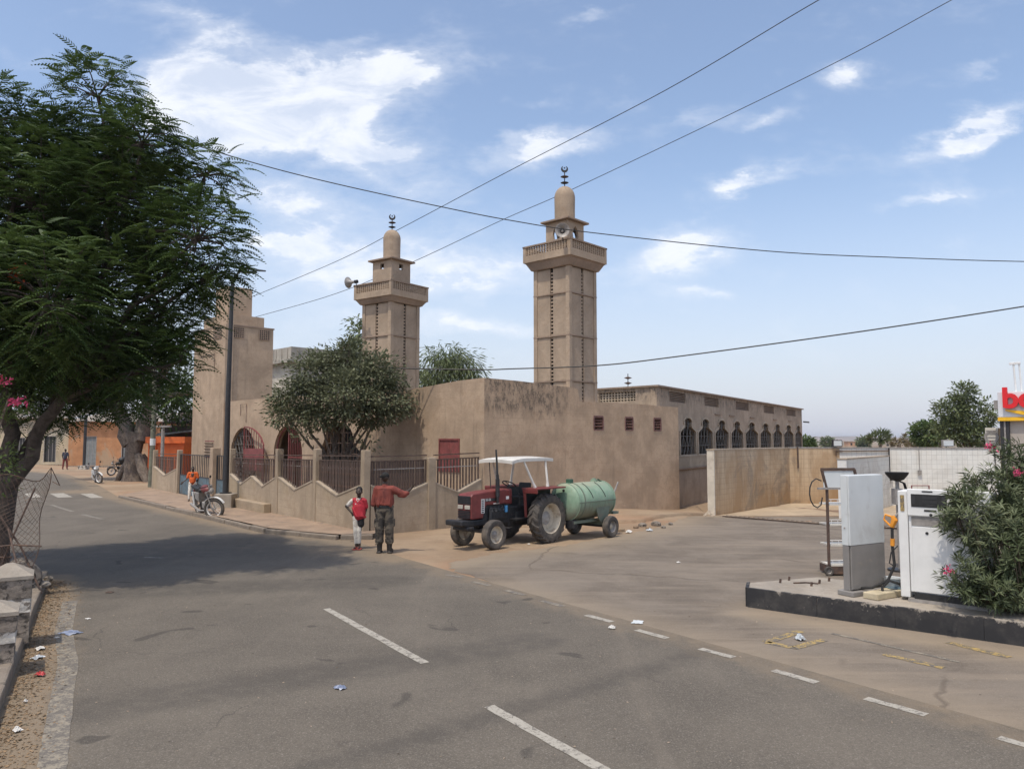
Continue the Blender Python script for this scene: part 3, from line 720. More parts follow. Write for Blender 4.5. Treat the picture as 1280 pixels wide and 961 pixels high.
def leaf(a_tall, a_low, zt, zlow, dep, par, band=True):
    """half-arch steel door leaf: vertical bars over a solid lower band"""
    fr_ = MB(); w = a_low - a_tall; N = 8
    curve = []
    for i in range(N + 1):
        t = i / N; curve.append((a_tall + w * t, zlow + (zt - zlow) * math.sqrt(max(0, 1 - (t * .96) ** 2))))
    for i in range(N): fr_.beam(fl(curve[i][0], dep, curve[i][1]), fl(curve[i + 1][0], dep, curve[i + 1][1]), .05, .05)
    fr_.beam(fl(a_tall, dep, 0.02), fl(a_tall, dep, zt), .05, .05); fr_.beam(fl(a_low, dep, 0.02), fl(a_low, dep, curve[-1][1]), .05, .05)
    for z in (.06, 1.75): fr_.beam(fl(a_tall, dep, z), fl(a_low, dep, z), .04, .04)
    o = fr_.build('door_leaf', M['rust_red'], par)
    for i in range(1, N):
        a, z = curve[i]; MB().beam(fl(a, dep, 2.08 if band else .06), fl(a, dep, z), .022, .022).build('bar', M['rust_red'], o)
    if band: MB().bx(dep - .008, dep + .008, min(a_tall, a_low), max(a_tall, a_low), 1.15, 2.08).bx(dep - .008, dep + .008, min(a_tall, a_low) , max(a_tall, a_low), .06, .5).build('sheet', M['rust_red'], o)
    return o
leaf(14.9, 13.15, 3.0, 1.95, -.25, mosque)
leaf(11.6, 10.52, 3.0, 1.95, .06, mosque, band=False)
MB().tube([fl(12.7, .12, 0), fl(12.7, .12, 1.9)] + [fl(11.6 + 1.1 * math.cos(t), .12, 1.9 + 1.1 * math.sin(t)) for t in (.3, .6, .9, 1.2, 1.5)], .03, 6).build('door_frame', M['rust_red'], mosque)

# prayer hall: facade with nine keyhole windows
A = Vector((5.6, 29.4)); F1 = Vector((20.2, 53.0)); fd = (F1 - A).normalized(); FLEN = (F1 - A).length
hall = thing('prayer_hall', 'prayer hall wing with nine grilled keyhole windows and a louvred parapet above the car wash', 'building', (A.x, A.y, 0), math.atan2(fd.y, fd.x))
def tpx(px): r = (px - 640) / FPX; return (A.x - A.y * r) / (fd.y * r - fd.x)
WC = [858.9, 880.6, 901.6, 921.0, 938.6, 955.6, 970.4, 984.4, 996.6]
WE = [(848.7, 869.2), (871.4, 890), (892.7, 909.6), (912.5, 928), (930.5, 946.6), (948.8, 962.8), (964.8, 976.6), (978.4, 990.8), (992.3, 1001.4)]
wins = []
for (a, b) in WE: ta, tb = tpx(a), tpx(b); wins.append((ta, min(tb, FLEN - .25)))
holes = [keyhole((a + b) / 2, b - a, 1.78, 3.42) for a, b in wins]
vents = [(tpx(a), tpx(b)) for a, b in ((837, 857), (881, 898.5), (920, 936), (955, 967.5), (983, 994.5))]
vh = [rect(a, b, 3.98, 4.40) for a, b in vents]
wall('facade', [(0, -2.2), (FLEN, -2.2), (FLEN, 4.5), (0, 4.5)], holes + vh, 0, .24, fr, M['hall'], hall)
MB().bx(0, 2.2, -.014, -.002, -.5, 1.2).build('patched_render', M['hall'], hall)
MB().bx(2.0, FLEN, -.035, -.003, 1.28, 1.74).build('sill_band', plaster('sill_band', (.40, .33, .245), gs=.5), hall)
MB().bx(1.9, FLEN + .05, -.09, -.0, 1.22, 1.275).build('ledge', M['minaret_trim'], hall)
MB().bx(1.9, FLEN, -.06, -.0, 1.742, 1.78).build('sill', M['coping'], hall)
for hp, (a, b) in zip(holes, wins):
    fr2 = MB(); n = len(hp); c_ = (a + b) / 2
    for i in range(n):
        p, q = hp[i], hp[(i + 1) % n]; fr2.beam((p[0], -.02, p[1]), (q[0], -.02, q[1]), .05, .09)
    w = fr2.build('window', M['coping'], hall)
    grid_grille(hp, fr, .1, M['grille'], w, nv=5, nh=4, r=.016, diag=True)
for a, b in vents:
    v = MB().bx(a, b, .2, .22, 3.98, 4.4).build('vent', M['minaret_trim'], hall)
    s = MB().box((0, 0, 0), (b - a, .09, .02), Matrix.Rotation(math.radians(35), 3, 'X')).mesh('slat'); s.materials.append(M['minaret_trim'])
    for k in range(6): piece('slat', s, v, Matrix.Translation(((a + b) / 2, .08, 4.02 + k * .07)))
vd = loc2w(0, 1) - loc2w(0, 0); inv = Matrix.Rotation(-math.atan2(fd.y, fd.x), 3, 'Z'); vl = inv @ Vector((vd.x, vd.y, 0))
ang_v = math.atan2(vl.y, vl.x)
def flw(a, d, b):  # front wall of the hall, running away to the left: a along, d inward
    p = Vector((math.cos(ang_v), math.sin(ang_v))) * a + Vector((math.sin(ang_v), -math.cos(ang_v))) * d
    return (p.x, p.y, b)
LT0, LT1 = 1.0, 2.85
wall('front_wall', [(0, -.5), (15, -.5), (15, 4.5), (0, 4.5)], [rect(LT0, LT1, 3.96, 4.38)], 0.003, .22, flw, M['hall'], hall)
g = MB()
for i in range(13): a = LT0 + (LT1 - LT0) * i / 12; g.beam(flw(a, .1, 3.96), flw(a, .1, 4.38), .045, .06)
for i in range(5): z = 3.98 + .1 * i; g.beam(flw(LT0, .1, z), flw(LT1, .1, z), .05, .045)
g.build('lattice', M['coping'], hall)
R0 = [(0 - .1, -.12), (FLEN + .12, -.12), (FLEN + .12, 14)]; q = flw(15, .0, 0)
MB().prism([(-.12, -.12), (FLEN + .12, -.12), (FLEN + .12, 15), (q[0], q[1])], 4.502, 4.57, 'XY').build('roof_edge', M['minaret_trim'], hall)
MB().bx(FLEN - .24, FLEN - .003, .243, 15, -2.2, 4.5).build('end_wall', M['hall'], hall)
MB().beam((FLEN, 15.1, 1.2), (q[0], q[1] + .1, 1.2), .2, 6.4).build('back_wall', M['hall'], hall)
MB().bx(.35, FLEN - .3, .25, 14.8, -.62, -.55).build('floor', M['shade_fill'], hall)
for k, (px, py) in enumerate(((893, 514), (911, 515), (937, 520), (966, 523), (985, 524))):
    t_ = tpx(px); MB().bx(t_, t_ + .9, -.06, -.001, 3.62, 3.66).build('drip_ledge', M['minaret_trim'], hall)
MB().cyl((FLEN - .1, -.1, 3.66), (FLEN - .1, -.5, 3.62), .05, n=8).build('water_spout', M['iron'], hall)

# ------------------------------------------------------------------ finials, loudspeakers, minarets
def finial(par, z, h, m=None, discs=2):
    m = m or M['iron']
    f = MB().cyl((0, 0, z), (0, 0, z + h * .72), .018, n=8)
    f.build('finial_rod', m, par)
    for k in range(discs): MB().lathe([(.001, -.05), (.10, -.02), (.145, 0), (.10, .02), (.001, .05)], (0, 0, z + h * (.2 + .28 * k)), n=16).build('finial_disc', M['rust'] if k else m, par, smooth=True)
    # crescent with a little star, facing the street
    cr = MB(); N = 18; pts = []
    for i in range(N + 1):
        a = -PI / 2 + .62 * PI + (2 * PI - 1.24 * PI + .0) * 0
        t = math.radians(120) + math.radians(300) * i / N; w = .038 * math.sin(PI * i / N) + .004; pts.append((t, w))
    R_ = .10
    for i in range(N):
        (t0_, w0), (t1_, w1) = pts[i], pts[i + 1]
        cr.add([((R_ + s_ * w) * math.cos(t), y, (R_ + s_ * w) * math.sin(t) + z + h * .86) for (t, w) in ((t0_, w0), (t1_, w1)) for y in (-.012, .012) for s_ in (-1, 1)], [(0, 1, 5, 4), (2, 6, 7, 3), (0, 4, 6, 2), (1, 3, 7, 5)])
    st = [(.045 * (1 if i % 2 == 0 else .42) * math.sin(i * PI / 5), .045 * (1 if i % 2 == 0 else .42) * math.cos(i * PI / 5) + z + h * .89) for i in range(10)]
    cr.prism(st, -.008, .008, 'XZ')
    o = cr.build('crescent', m, par); o.rotation_euler = (0, 0, -par.rotation_euler[2] + .15); return o
def minaret(name, label, c, rot, w, zb, zs, bal0, bal1, wb, zl1, wl, zd0, zd1, rd, ztop, bands, slot, pointed):
    r = thing(name, label, 'minaret', (c[0], c[1], 0), rot)
    h = w / 2
    shaft = MB().bx(-h + .10, h - .10, -h + .10, h - .10, zb, zs).build('shaft', M['shade_fill'], r)  # core painted near black as the shade within the air holes
    for sx_ in (-1, 1):
        for sy_ in (-1, 1):
            MB().bx(sx_ * h, sx_ * (h - .16), sy_ * h, sy_ * (h - .16), zb, zs).build('corner_pier', M['minaret'], shaft, bevel=.012)
    zz = [zb] + list(bands) + [zs]
    pn = []
    for a, b in zip(zz[:-1], zz[1:]):
        if b - a < .1: continue
        L = h - .16 - .065
        me = MB().bx(-L / 2, L / 2, 0, .1, a + .03, b - .03).mesh('panel'); me.materials.append(M['minaret'])
        for k in range(4):
            R4 = Matrix.Rotation(k * PI / 2, 4, 'Z')
            for s_ in (-1, 1): piece('panel', me, shaft, R4 @ Matrix.Translation((s_ * (L / 2 + .065), -h + .035, 0)))
    for z in bands:
        b = MB().bx(-h - .005, h + .005, -h - .005, h + .005, z - .022, z + .022); b.build('string_course', M['minaret_trim'], shaft)
    # slot bars between the small square air holes of each face
    hb = MB(); z = zb + .1
    while z < zs - .12:
        for k in range(4):
            R = Matrix.Rotation(k * PI / 2, 3, 'Z'); hb.box(R @ Vector((0, -h + .085, z)), (.11, .06, .05), R)
        z += .125
    o = hb.build('hole_bars', M['minaret'], shaft); o['kind'] = 'stuff'
    # cove under the balcony, balcony tub, lattice balustrade
    cv = MB(); H = wb / 2; o = 0
    lv = [(h, zs - .02), (h + .06, zs), (H * .93, bal0 - .04), (H - .02, bal0)]
    for i in range(len(lv) - 1):
        (a, z_a), (b, z_b) = lv[i], lv[i + 1]
        cv.add([(-a, -a, z_a), (a, -a, z_a), (a, a, z_a), (-a, a, z_a), (-b, -b, z_b), (b, -b, z_b), (b, b, z_b), (-b, b, z_b)], [(0, 1, 5, 4), (1, 2, 6, 5), (2, 3, 7, 6), (3, 0, 4, 7)] + ([(4, 5, 6, 7)] if i == 2 else []))
    cv.build('balcony_cove', M['minaret_trim'], r)
    bz = bal0 + (bal1 - bal0) * .42
    tub = MB()
    for k in range(4):
        R = Matrix.Rotation(k * PI / 2, 3, 'Z'); e = .0015 * k
        tub.box(R @ Vector((0, -H + .05, (bal0 + bz) / 2)), (wb - .2 + (.2 if k % 2 == 0 else -.004), .1, bz - bal0), R)
    bal = tub.build('balcony', M['minaret'], r)
    MB().bx(-H + .1, H - .1, -H + .1, H - .1, bal0 + .003, bal0 + .06).build('balcony_floor', M['minaret'], bal)
    for k in range(4):
        R4 = Matrix.Rotation(k * PI / 2, 4, 'Z')
        lt = MB(); n = 16
        for i in range(n + 1): x = -H + .12 + (wb - .24) * i / n; lt.bx(x - .022, x + .022, -H + .02, -H + .08, bz, bal1 - .05)
        for j in (1, 2, 3, 4): z = bz + (bal1 - .05 - bz) * j / 5; lt.bx(-H + .12, H - .12, -H + .03, -H + .07, z - .011, z + .011)
        lo = lt.build('lattice', M['minaret'], bal); lo.rotation_euler = (0, 0, k * PI / 2)
        rl = MB().bx(-H - .015, H + (.015 if k % 2 == 0 else -.09), -H - .015, -H + .09, bal1 - .05, bal1 + (.001 * k)).build('handrail', M['minaret_trim'], bal); rl.rotation_euler = (0, 0, k * PI / 2)
        pp = MB().bx(-H + .001, -H + .12, -H + .001, -H + .12, bz, bal1 - .05).build('corner_post', M['minaret'], bal); pp.rotation_euler = (0, 0, k * PI / 2)
    # lantern room with openings
    g_ = wl / 2; zf = bal0 + .06
    lan = None
    for k in range(4):
        zc = zl1 - .42
        if pointed: hole = [(-.13, zc - .2), (.13, zc - .2), (.16, zc), (.12, zc + .15), (0, zc + .27), (-.12, zc + .15), (-.16, zc)]
        else: hole = rect(-.1, .1, zl1 - .33, zl1 - .12)
        ww = g_ - (0 if k % 2 == 0 else .08)
        o = wall('lantern' if lan is None else 'lantern_wall', rect(-ww, ww, zf, zl1), [hole], -g_, -g_ + .08, fr, M['minaret'], r if lan is None else lan)
        if lan is None: lan = o
        else: o.rotation_euler = (0, 0, k * PI / 2)
    MB().bx(-g_ - .14, g_ + .14, -g_ - .14, g_ + .14, zl1 + .002, zl1 + .07).build('lantern_slab', M['minaret_trim'], lan, bevel=.01)
    prof = [(rd, zd0), (rd * 1.0, zd0 + (zd1 - zd0) * .35), (rd * 1.02, zd1 - rd * 1.15)] + [(rd * 1.02 * math.cos(t), zd1 - rd * 1.15 + rd * 1.15 * math.sin(t)) for t in [PI / 2 * i / 8 for i in range(1, 8)]] + [(.01, zd1)]
    MB().lathe(prof, n=28).build('dome', M['minaret'], r, smooth=True)
    finial(r, zd1 - .02, ztop - zd1)
    return r
minaret('minaret', 'taller brown minaret with pointed lantern openings and the street-facing horn, rising above the tractor', (1.87, 26.44), math.radians(48) - 0, 1.58, 3.2, 8.36, 8.63, 9.21, 2.1, 10.05, .95, 10.1, 11.42, .36, 12.2, (4.44, 5.99, 7.45), 0, True)
minaret('minaret', 'shorter brown minaret with square lantern openings, rising behind the leafy yard tree', (-4.735, 29.5), math.radians(53.5), 1.58, 3.2, 7.68, 7.87, 8.45, 2.04, 9.38, 1.03, 9.44, 10.71, .335, 11.35, (3.9, 5.25, 6.4), 0, False)
ft = thing('roof_finial', 'small double-disc finial on a shallow dome over the prayer hall roof', 'finial', P(785, 482, 36))
ft.location.z = 4.57
MB().lathe([(1.1, 0), (1.0, .1), (.6, .28), (.01, .38)], n=20).build('low_dome', M['minaret'], ft, smooth=True)
MB().cyl((0, 0, .35), (0, 0, 1.0), .02, n=8).build('rod', M['iron'], ft)
for k in (.55, .8): MB().lathe([(.001, -.07), (.14, -.02), (.19, 0), (.14, .02), (.001, .07)], (0, 0, k), n=14).build('disc', M['rust'], ft, smooth=True)

def horn(label, loc, rz, tilt, s):
    r = thing('loudspeaker', label, 'loudspeaker', loc, rz)
    prof = [(.03, -.30), (.05, -.18), (.07, -.08), (.12, .02), (.19, .09), (.24, .12), (.235, .125), (.18, .1), (.11, .03), (.06, -.06)]
    h = MB().lathe([(a * s, b * s) for a, b in prof], axis='X', n=24, caps=False).build('horn', M['steel'], r, smooth=True); h.rotation_euler = (0, -tilt, 0)
    MB().cyl((-.38 * s, 0, 0), (-.24 * s, 0, 0), .075 * s, n=14).build('driver', M['iron'], r)
    MB().ell((-.02 * s, 0, 0), (.07 * s, .05 * s, .05 * s)).build('bullet', M['steel'], h, smooth=True)
    MB().tube([(-.3 * s, 0, 0), (-.34 * s, 0, -.18 * s), (-.5 * s, 0, -.2 * s)], .018 * s, 6).build('bracket', M['iron'], r)
horn('grey horn loudspeaker facing the street on the corner of the taller minaret balcony', P(703, 289, 24.6), -PI / 2 - .1, 0, 1.0)
horn('grey horn loudspeaker pointing left from the balcony edge of the shorter minaret', P(438, 353, 28.6), PI - .5, 0, .9)
cm = thing('camera_pole', 'thin pole with a small white lamp head on the low roof beside the taller minaret', 'pole', loc2w(5.2, .45, 3.58))
MB().cyl((0, 0, 0), (0, 0, .95), .03, n=8).build('pole', M['iron'], cm); MB().bx(-.05, .12, -.05, .05, .95, 1.03).build('lamp_head', M['white'], cm)

# ------------------------------------------------------------------ fence of the yard
fence = thing('fence', 'low zigzag-topped earth wall with concrete posts and brown iron bars in front of the mosque', 'fence', (FA.x, FA.y, 0))
def fpt(t): return Vector((FD.x * t, FD.y * t, 0))
def sect(a, b, zbase, prof, rail0, rail1, par, nb, bw=.05, m=None, th=.17, coping=True):
    """one bay: low wall with profile prof [(frac, z)], two rails and nb flat bars"""
    a = Vector(a); b = Vector(b); L = (b - a).length; ang = math.atan2(b.y - a.y, b.x - a.x)
    T = Matrix.Translation((a.x, a.y, 0)) @ Matrix.Rotation(ang, 4, 'Z')
    poly = [(0, zbase), (L, zbase)] + [(f * L, z) for f, z in reversed(prof)]
    me = MB().prism(poly, -th / 2, th / 2, 'XZ').mesh('low_wall'); me.materials.append(M['fencewall']); piece('low_wall', me, par, T)
    cp = MB()
    for (f0, za), (f1, zb_) in zip(prof[:-1], prof[1:]): cp.beam((f0 * L, 0, za + .02), (f1 * L, 0, zb_ + .02), th + .03, .04)
    me = cp.mesh('coping'); me.materials.append(M['coping']); piece('coping', me, par, T)
    def zt(x):
        f = x / L
        for (f0, za), (f1, zb_) in zip(prof[:-1], prof[1:]):
            if f0 <= f <= f1: return za + (zb_ - za) * (f - f0) / max(1e-6, f1 - f0)
        return prof[-1][1]
    for dz_ in (0, -.13):
        me = MB().beam((0.02, 0, rail0 + dz_), (L - .02, 0, rail1 + dz_), .035, .03).mesh('rail'); me.materials.append(M['rust']); piece('rail', me, par, T)
    for i in range(nb):
        x = L * (i + .5) / nb; z1 = rail0 + (rail1 - rail0) * x / L - .13; z0_ = zt(x) + .06
        me = MB().bx(-bw / 2, bw / 2, -.008, .008, z0_, z1).mesh('bar'); me.materials.append(m or M['rust'])
        piece('bar', me, par, T @ Matrix.Translation((x, random.uniform(-.01, .01), 0)) @ Matrix.Rotation(random.uniform(-.12, .12), 4, 'Z'))
    for i in range(2, nb - 1, 3):   # small spacer ring halfway up
        x = L * i / nb; z = (zt(x) + rail0) / 2 + .12
    me = MB().beam((L * .06, -.012, (rail0 + 1.25) / 2 + .05), (L * .94, -.012, (rail1 + 1.25) / 2 + .05), .012, .022).mesh('mid_strip'); me.materials.append(M['steel']); piece('mid_strip', me, par, T)
def rz_at(t): return 2.05 - .0135 * t
FZ = .05
V = [(0, 1.26), (.5, .93), (1, 1.26)]
sect(fpt(.12), fpt(2.80), FZ - .1, V, rz_at(0), rz_at(2.9), fence, 26, .062)
sect(fpt(3.05), fpt(5.65), FZ - .1, V, rz_at(3), rz_at(5.7), fence, 22, .05)
sect(fpt(5.9), fpt(10.22), FZ - .1, [(0, 1.24), (.26, .9), (.5, 1.2), (.74, .88), (1, 1.2)], rz_at(5.9), rz_at(10.2), fence, 34, .055)
sect(fpt(17.35), fpt(21.15), FZ - .1, [(0, 1.15), (.5, .8), (1, 1.15)], rz_at(17.3), rz_at(21), fence, 26, .06)
EB = Vector((-.95, 22.38, 0)) - Vector((FA.x, FA.y, 0)); ed = EB.normalized(); mid = ed * 2.07
sect(ed * .14, mid - ed * .1, -.15, [(0, 1.26), (.5, .97), (1, 1.26)], 2.03, 2.04, fence, 22, .06)
sect(mid + ed * .1, EB, -.15, [(0, 1.26), (.5, .96), (1, 1.29)], 2.04, 2.08, fence, 15, .045)
for t, h, w in ((0, 2.2, .2), (2.92, 2.2, .2), (5.77, 2.17, .21), (10.36, 2.13, .2), (21.3, 1.95, .2), (17.2, 2.0, .2)):
    p = fpt(t); o = MB().bx(-w / 2, w / 2, -w / 2, w / 2, -.15, h).build('post', M['fencewall'], fence, bevel=.02); o.location = p; o.rotation_euler = (random.uniform(-.015, .015), random.uniform(-.015, .015), math.atan2(FD.y, FD.x))
o = MB().bx(-.13, .13, -.12, .12, -.15, 1.98).build('post', M['fencewall'], fence, bevel=.02); o.location = mid; o.rotation_euler = (0, 0, math.atan2(ed.y, ed.x))
o = MB().bx(-.17, .17, -.15, .15, -.15, 2.15).build('gate_pillar', M['mosque_b'], fence, bevel=.02); o.location = fpt(12.25); o.rotation_euler = (0, 0, math.atan2(FD.y, FD.x))
pn = Vector((-FD.y, FD.x, 0))
o = MB().bx(-1.7, 1.7, 0, .25, -.05, .42).build('plinth_block', M['fencewall'], fence, bevel=.03); o.location = fpt(7.9) + pn * .08; o.rotation_euler = (0, 0, math.atan2(FD.y, FD.x))
def gate(label, t0, t1, nb, zr):
    a = fpt(t0); L = t1 - t0
    g = thing('gate', label, 'gate', (FA.x + a.x, FA.y + a.y, .1), math.atan2(FD.y, FD.x))
    f = MB().beam((0, 0, 0.02), (0, 0, zr), .04, .04).beam((L, 0, 0.02), (L, 0, zr), .04, .04)
    for z in (.04, .85, zr): f.beam((0, 0, z), (L, 0, z), .035, .035)
    f.build('frame', M['iron'], g)
    for i in range(nb): MB().bx(L * (i + .5) / nb - .012, L * (i + .5) / nb + .012, -.012, .012, .87, zr).build('bar', M['iron'], g)
    n = max(2, int(L / .45))
    for i in range(n): MB().bx(L * i / n + .012, L * (i + 1) / n - .012, -.006, .006 + .002 * (i % 2), .06, .83).build('panel', M['blue_iron'], g)
gate('wide dark iron gate with blue-grey lower panels behind the orange-clad boy', 12.75, 16.95, 18, 1.72)
gate('narrow dark gate with blue lower panel behind the street lamp pole', 10.6, 12.0, 7, 1.75)

# ------------------------------------------------------------------ foliage
def leaf_mesh(name, tv, tf, pos, mats, scale, m, parent, extra=None):
    """many copies of a small leaf template (tv, tf) joined in one mesh: pos Nx3, mats Nx3x3, scale N"""
    tv = np.array(tv, float); N = len(pos); k = len(tv)
    V_ = np.einsum('nij,kj->nki', mats, tv) * scale[:, None, None] + pos[:, None, :]
    V_ = V_.reshape(-1, 3)
    tf = np.array(tf); F = (tf[None] + (np.arange(N) * k)[:, None, None]).reshape(-1, tf.shape[1])
    me = bpy.data.meshes.new(name); me.vertices.add(len(V_)); me.vertices.foreach_set('co', V_.ravel())
    nf, q = F.shape; me.loops.add(nf * q); me.loops.foreach_set('vertex_index', F.ravel().astype(np.int32))
    me.polygons.add(nf); me.polygons.foreach_set('loop_start', (np.arange(nf) * q).astype(np.int32))
    me.update(calc_edges=True); me.materials.append(m)
    return link(name, me, parent)
def frames(dirs, ups):
    x = dirs / np.linalg.norm(dirs, axis=1)[:, None]; z = ups - x * (ups * x).sum(1)[:, None]; z /= np.linalg.norm(z, axis=1)[:, None] + 1e-9
    y = np.cross(z, x); return np.stack([x, y, z], axis=2)
LEAF_T = ([(0, 0, 0), (.45, .24, .05), (1, 0, -.12), (.45, -.24, .05)], [(0, 1, 2), (0, 2, 3)])
LANCE_T = ([(0, 0, 0), (.5, .075, .02), (1, 0, -.1), (.5, -.075, .02)], [(0, 1, 2), (0, 2, 3)])
def frond_template(n=9):
    tv, tf = [], []
    for i in range(n):
        t = .1 + .9 * i / (n - 1); x = t * .95; z = .12 * t - .46 * t * t; L = .17 * math.sin(PI * (.2 + .78 * t)) + .02
        for s_ in (-1, 1):
            o = len(tv); w = .036
            tv += [(x - w, s_ * .005, z), (x + w * .6, s_ * .01, z), (x + w + L * .5, s_ * L * .82, z - .25 * L - .01), (x - w * .5 + L * .42, s_ * L * .78, z - .27 * L - .012)]
            tf.append((o, o + 1, o + 2, o + 3))
    return tv, tf
def rand_in_lobes(lobes, n, shell=.55):
    """points in a union of ellipsoids (c, r), denser towards their surface; also the outward direction"""
    vol = np.array([r[0] * r[1] * r[2] for c, r in lobes]) ** .8; vol /= vol.sum()
    idx = RNG.choice(len(lobes), n, p=vol); d = RNG.normal(size=(n, 3)); d /= np.linalg.norm(d, axis=1)[:, None]
    rad = shell + (1 - shell) * RNG.random(n) ** .6
    C_ = np.array([lobes[i][0] for i in idx]); R_ = np.array([lobes[i][1] for i in idx])
    return C_ + d * R_ * rad[:, None], d, idx
def limb(mb, a, b, r0, r1, wob=.08, n=5, k=8):
    a, b = Vector(a), Vector(b); L = (b - a).length; pts = []
    for i in range(n + 1):
        t = i / n; p = a.lerp(b, t)
        if 0 < i < n: p += Vector((random.uniform(-1, 1), random.uniform(-1, 1), random.uniform(-.6, .6))) * wob * L * .5
        p.z += .12 * L * t * (1 - t); pts.append(p)
    mb.tube(pts, [r0 + (r1 - r0) * i / n for i in range(n + 1)], k); return pts
def clump_crown(name, lobes, nclump, per, size, cr, m, parent, tmpl=LEAF_T, shell=.6, flat=.6, droop=0.):
    pc, d, _ = rand_in_lobes(lobes, nclump, shell)
    g = RNG.normal(size=(nclump, per, 3)) * .5 * np.array([1, 1, flat]); pos = (pc[:, None] + g * cr).reshape(-1, 3)
    dirs = (g + d[:, None] * .5 + RNG.normal(size=g.shape) * .35).reshape(-1, 3); dirs[:, 2] -= droop
    ups = RNG.normal(size=dirs.shape) * .45 + np.array([0, 0, 1.])
    return leaf_mesh(name, *tmpl, pos, frames(dirs, ups), size * RNG.uniform(.65, 1.25, len(pos)), m, parent), pc
def tree(name, label, base, trunk_h, lobes, r0, nclump, per, size, cr, m, group=None, cat='tree', bark='bark', tmpl=LEAF_T, shell=.6, droop=0., twigs=40, fork=None):
    """lobes relative to the base"""
    r = thing(name, label, cat, base, 0, group)
    t = MB(); f = Vector(fork or (random.uniform(-.1, .1) * trunk_h, 0, trunk_h))
    limb(t, (0, 0, -.1), f, r0, r0 * .7, .06); tr = t.build('trunk', M[bark], r, smooth=True)
    for c, rr in lobes:
        b = MB(); limb(b, f, Vector(c), r0 * .5, r0 * .15, .12); b.build('limb', M[bark], r, smooth=True)
    o, pc = clump_crown('crown', lobes, nclump, per, size, cr, m, r, tmpl, shell, droop=droop)
    tw_ = MB()
    for i in RNG.choice(len(pc), min(twigs, len(pc)), replace=False):
        c = min(lobes, key=lambda l: (Vector(l[0]) - Vector(pc[i])).length)[0]
        tw_.tube([Vector(c).lerp(f, .2), Vector(c).lerp(Vector(pc[i]), .5) + Vector((0, 0, .1)), Vector(pc[i])], [r0 * .12, r0 * .07, r0 * .03], 5)
    if twigs: x = tw_.build('twigs', M[bark], r); x['kind'] = 'stuff'
    return r

